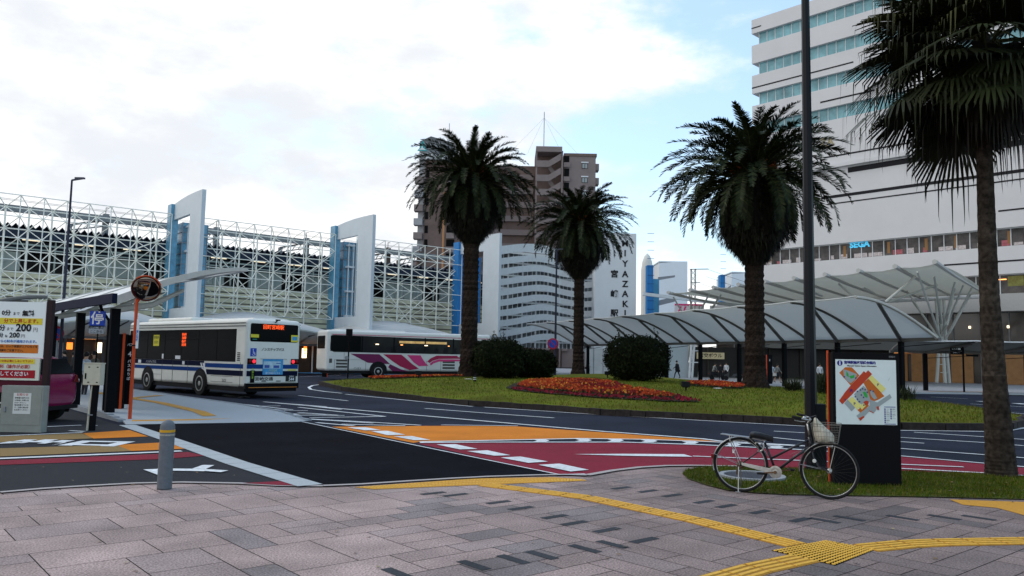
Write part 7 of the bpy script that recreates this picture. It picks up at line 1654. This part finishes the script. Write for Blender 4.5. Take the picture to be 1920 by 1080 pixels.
# pale cloth bag inside the basket: a thing of its own
bp = Matrix.Translation(bk.location) @ Matrix.Rotation(bang, 4, 'Z')
g = MB(); r = random.Random(6); rows = []
for i, (z, wx, wy, cx_) in enumerate(((.0, .11, .10, 1.02), (.05, .125, .12, 1.01), (.11, .11, .10, .99), (.17, .075, .08, .955), (.22, .045, .055, .93), (.26, .03, .035, .915), (.285, .012, .015, .91))):
    rows.append([Vector((cx_+wx*(1+.12*math.sin(k*2.1+i*1.7))*math.cos(2*math.pi*k/14), wy*(1+.12*math.cos(k*3.3+i))*math.sin(2*math.pi*k/14), Bz+.355+z+.012*math.sin(k*2.7+i*2))) for k in range(15)])
g.sheet(rows); o = g.build('cloth_bag', mat('cream_cloth', (.50, .47, .38), .85, noise=.35, nscale=14, bump=.5, bscale=40), None, smooth=True); o.matrix_world = bp; sb = o.modifiers.new('sub', 'SUBSURF'); sb.levels = sb.render_levels = 1
tag(o, 'crumpled cream cloth bag lying in the front basket of the bicycle', 'bag')
# ================================================================== people
SKIN = mat('skin', (.42, .26, .18), .6); HAIR = mat('black_hair', (.012, .010, .009), .5); SHOE = mat('dark_shoe', (.012, .011, .011), .5)
def cloth(name, c): return mat(name, c, .85, noise=.2, nscale=9)
def person(px, Y, label, face, h=1.7, top=None, bottom=None, pose='stand', sleeves=True, skirt=None, bag=None, pack=None, zoff=.1, longhair=False, group='people waiting and walking around the bus stops', coat=None):
    x = P(px, 690, Y).x; o = thing('person', label, 'person', (x, Y, z0(Y)+zoff), face, group)
    s_ = h/1.72
    st = {'stand': (.04, -.03, 0, .05, .05), 'walk': (.26, -.24, .06, .30, -.25), 'lean': (.16, -.14, .38, .35, .25)}[pose]
    lx, rx, tilt, la, ra = st   # front is +y
    hip = Vector((0, 0, .92)); def_ = []
    ch = hip+Vector((0, math.sin(tilt)*.48, math.cos(tilt)*.48)); nk = hip+Vector((0, math.sin(tilt)*.56, math.cos(tilt)*.56)); hd_ = nk+Vector((0, .04+math.sin(tilt)*.1, .145))
    V = [hip, hip+Vector((0, math.sin(tilt)*.22, math.cos(tilt)*.22)), ch, nk, hd_-Vector((0, 0, .04)), hd_+Vector((0, 0, .06))]; Rr = [.125, .115, .135, .055, .075, .078]; E = [(0, 1, 't'), (1, 2, 't'), (2, 3, 's'), (3, 4, 's'), (4, 5, 's')]
    def addv(v, r_, p, lab): V.append(v); Rr.append(r_); E.append((p, len(V)-1, lab)); return len(V)-1
    for sg, fy in ((-1, lx), (1, rx)):
        a = addv(hip+Vector((sg*.095, 0, -.06)), .095, 0, 'b'); kn = addv(Vector((sg*.105, fy*.6+.03, .50)), .062, a, 'b'); an = addv(Vector((sg*.11, fy, .10 if fy > -.1 else .16)), .042, kn, 'b'); addv(Vector((sg*.13, fy+.15, .045 if fy > -.1 else .06)), .036, an, 'f')
    for sg, fy in ((-1, la), (1, ra)):
        a = addv(ch+Vector((sg*.185, 0, -.0)), .060, 2, 't'); el_ = addv(ch+Vector((sg*.23, fy*.35-.02, -.27)), .045, a, 't' if sleeves else 's'); wr = addv(ch+Vector((sg*.21, fy*.9+.04, -.48+abs(fy)*.25)), .030, el_, 't' if sleeves else 's')
        pl_ = addv(V[wr]+Vector((0, .015, -.065)), .030, wr, 's')
        for k, (dx, dy, l) in enumerate(((-.018, .012, .06), (-.006, .016, .07), (.006, .016, .065), (.018, .012, .05), (-sg*.03, .03, .03))): addv(V[pl_]+Vector((dx, dy, -l)), .009, pl_, 's')
    me = bpy.data.meshes.new('body'); me.from_pydata([v*s_ for v in V], [(a, b) for a, b, _ in E], []); t = bpy.data.objects.new('body', me); COL.objects.link(t)
    m_ = t.modifiers.new('skin', 'SKIN'); 
    for i, sv in enumerate(me.skin_vertices[0].data): sv.radius = (Rr[i]*s_*(1.0 if i not in (0, 1, 2) else 1.18), Rr[i]*s_*(1.0 if i not in (0, 1, 2) else .82)); sv.use_root = (i == 0)
    sb = t.modifiers.new('sub', 'SUBSURF'); sb.levels = 1; sb.render_levels = 1
    dg = bpy.context.evaluated_depsgraph_get(); dg.update(); m2 = bpy.data.meshes.new_from_object(t.evaluated_get(dg)); bpy.data.objects.remove(t)
    m2.materials.clear(); order = ['t', 'b', 's', 'f']
    for mt in (top, bottom, SKIN, SHOE): m2.materials.append(mt)
    segs = [(V[a]*s_, V[b]*s_, l) for a, b, l in E]
    for p in m2.polygons:
        c = p.center; best = min(segs, key=lambda q: (c-(q[0]+(q[1]-q[0])*max(0, min(1, (c-q[0]).dot(q[1]-q[0])/max(1e-9, (q[1]-q[0]).length_squared))))).length)[2]
        p.material_index = order.index(best); p.use_smooth = True
    b = link(bpy.data.objects.new('body', m2), o)
    hc = hd_*s_
    g = MB(); g.ball(hc+Vector((0, -.018, .035)), (.088, .105, .105), 12, 8)
    if longhair: g.ball(hc+Vector((0, -.06, -.06)), (.085, .06, .17), 10, 6)
    g.build('hair', HAIR, b, smooth=True)
    g = MB(); 
    for sg in (-1, 1): g.ball(hc+Vector((sg*.03, .078, .015)), .010, 6, 4)
    g.box(hc+Vector((0, .085, -.055)), (.04, .012, .008)); g.build('eyes_and_mouth', mat('face_dark', (.08, .03, .03), .6), b)
    g = MB(); g.box(hc+Vector((0, .092, -.01)), (.018, .03, .035)); g.build('nose', SKIN, b)
    if skirt:
        g = MB(); g.lathe([(.14*s_, 1.0*s_), (.19*s_, .85*s_), (.24*s_, .52*s_), (.23*s_, .515*s_), (.12*s_, .9*s_)], (0, .0, 0), 16); g.build('skirt', skirt, b, smooth=True)
    if coat:
        g = MB(); c0 = ch*s_; g.lathe([(.17*s_, c0.z), (.185*s_, 1.1*s_), (.20*s_, .78*s_), (.19*s_, .775*s_)], (0, c0.y*.5, 0), 16); g.build('jacket', coat, b, smooth=True)
    if bag:
        g = MB(); g.box((.30*s_, -.02, .78*s_), (.12, .30, .26)); g.tube([(.30*s_, -.12, .9*s_), (.22*s_, 0, 1.42*s_), (.30*s_, .10, .9*s_)], .012, 5); tag(g.build('shoulder_bag', bag, None, bevel=.02), None).matrix_world = Matrix.Translation(o.location) @ Matrix.Rotation(face, 4, 'Z')
        COL.objects[-1] if False else None
        bo = [q for q in COL.objects if q.name.startswith('shoulder_bag') and 'label' not in q][-1]; tag(bo, 'bag carried by the '+label.replace('person ', 'person ')[:60].rsplit(' ', 1)[0] if False else ('shoulder bag carried at the side of the '+('walking person in a dark suit' if 'suit' in label else 'person in the black skirt' if 'skirt' in label else 'person in dark clothes by the white wall')), 'bag')
    if pack:
        g = MB(); g.box((0, -.20, 1.22*s_), (.28, .16, .40)); bo = g.build('backpack', pack, None, bevel=.05); bo.matrix_world = Matrix.Translation(o.location) @ Matrix.Rotation(face, 4, 'Z'); tag(bo, 'pale backpack worn by the person behind the beige meter box', 'backpack')
    return o
DK = cloth('black_cloth', (.016, .016, .02)); DG = cloth('charcoal_cloth', (.04, .04, .045)); GY = cloth('grey_cloth', (.20, .20, .19)); WC = cloth('white_cloth', (.58, .60, .62)); BRC = cloth('olive_cloth', (.10, .095, .075)); PWC = cloth('pale_blue_cloth', (.40, .46, .52))
person(1270, 78, 'person in a dark suit walking past the white slanted columns right of the bush', R(60), 1.74, DK, DK, 'walk', coat=DK, bag=DK)
person(1103, 93, 'person in dark clothes standing at the white wall right of the middle palm', R(200), 1.62, DG, DK, 'stand', bag=DK)
person(1457, 69, 'person in grey top and black skirt walking right of the largest palm', R(210), 1.6, GY, SKIN, 'walk', skirt=DK, bag=cloth('pale_bag', (.45, .45, .43)))
person(1447, 70.5, 'person in pale clothes half hidden behind the orange-edged stop pylon', R(150), 1.6, PWC, DG, 'stand')
person(1337, 77, 'person in a grey striped top leaning forward at the leftmost scooter', R(-70), 1.6, GY, BRC, 'lean')
person(1362, 80, 'person in a white shirt standing between the two dark scooters', R(150), 1.66, WC, DK, 'stand')
person(1351, 76, 'person in black standing close behind the leaning person', R(170), 1.55, DK, DK, 'stand')
person(1537, 66, 'person in white shirt seen between lamp post and map board', R(180), 1.72, WC, DK, 'stand', coat=None)
person(160, 30, 'person in a pale shirt and backpack behind the beige meter box', R(-20), 1.68, PWC, DG, 'stand', pack=cloth('pale_pack', (.42, .48, .55)), zoff=.0)
person(177, 31, 'person in a grey-brown coat with a shoulder strap, right of the backpack wearer', R(150), 1.72, BRC, DG, 'stand', zoff=.0, coat=BRC)
person(120, 40, 'person in dark clothes left of the second shelter column', R(90), 1.7, DK, DK, 'stand', zoff=.0)
person(136, 41, 'person in black beside the second shelter column, further from the camera', R(-60), 1.66, DG, DK, 'stand', zoff=.0)
person(236, 27, 'person in a dark coat boarding beside the left bus, behind the orange pole', R(20), 1.7, DK, DK, 'walk', zoff=.0, coat=DK)
# ---- scooters ------------------------------------------------------------
def scooter(px, Y, ang_, label, col):
    o = thing('scooter', label, 'scooter', (P(px, 700, Y).x, Y, z0(Y)+.1), ang_, 'scooters parked under the long canopy')
    for x in (-.6, .6):
        g = MB(); g.lathe([(.12, -.05), (.21, -.045), (.225, 0), (.21, .045), (.12, .05)], (x, 0, .225), 18, Matrix.Rotation(R(90), 3, 'X')); w_ = g.build('wheel', RUB, o); g = MB(); g.lathe([(.12, -.04), (.12, .04)], (x, 0, .225), 14, Matrix.Rotation(R(90), 3, 'X')); g.build('rim', SL, w_)
    g = MB(); g.prism([(-.85, -.16, .45), (-.15, -.16, .38), (-.1, -.16, .28), (.35, -.16, .26), (.42, -.16, .32), (.05, -.16, .36), (-.05, -.16, .62), (-.75, -.16, .70)], (0, .32, 0)); g.prism([(.38, -.18, .30), (.48, -.18, .34), (.40, -.18, .92), (.32, -.18, .90)], (0, .36, 0)); g.prism([(.42, -.09, .40), (.78, -.09, .42), (.72, -.09, .50), (.42, -.09, .66)], (0, .18, 0)); g.build('body', col, o, bevel=.03)
    g = MB(); g.prism([(-.82, -.13, .70), (-.05, -.13, .63), (-.08, -.13, .72), (-.78, -.13, .80)], (0, .26, 0)); g.build('seat', RUB, o, bevel=.02)
    g = MB(); g.tube([(.52, 0, .28), (.38, 0, .95), (.34, 0, 1.0)], .03, 6); g.tube([(.30, -.30, 1.02), (.36, 0, 1.0), (.30, .30, 1.02)], .02, 6); g.build('handlebar', BLACK, o)
    g = MB(); g.ball((.45, 0, .88), .07, 8, 6); g.build('headlight', BWHT, o); g = MB(); g.box((-.86, 0, .58), (.05, .14, .08)); g.build('tail_light', TAILD, o)
scooter(1345, 76.5, R(15), 'dark scooter parked at the left, next to the leaning person', DK if False else mat('scooter_black', (.015, .015, .018), .3)); scooter(1374, 75, R(160), 'second dark scooter, immediately left of the largest palm trunk', mat('scooter_grey', (.05, .055, .06), .35))

# ---- fallen leaves and crumbs on the paving and in the bed
g = MB(); r = random.Random(77); k = 0
while k < 260:
    x, y = r.uniform(-7, 9), r.uniform(4.5, 13.2); onbed = inpoly(x, y, bw)
    if not onbed and r.random() < .75: continue
    k += 1; a = r.uniform(0, 6.28); l = r.uniform(.012, .035); c = Vector((x, y, z0(y)+(.045 if onbed else .012))); u = Vector((math.cos(a), math.sin(a), r.uniform(-.2, .3)))*l; v = Vector((-math.sin(a), math.cos(a), r.uniform(-.1, .3)))*l*.5
    t = r.uniform(.5, 1.3); g.tone = tuple(q*t for q in ((.16, .09, .03) if r.random() < .7 else (.30, .25, .15))); g.add([c-u, c-v, c+u, c+v], [(0, 1, 2, 3)])
o = g.build('fallen_leaves', FLW, None, tones=True); o['kind'] = 'stuff'; tag(o, 'small dry fallen leaves and crumbs scattered over grass bed and paving', 'leaves')
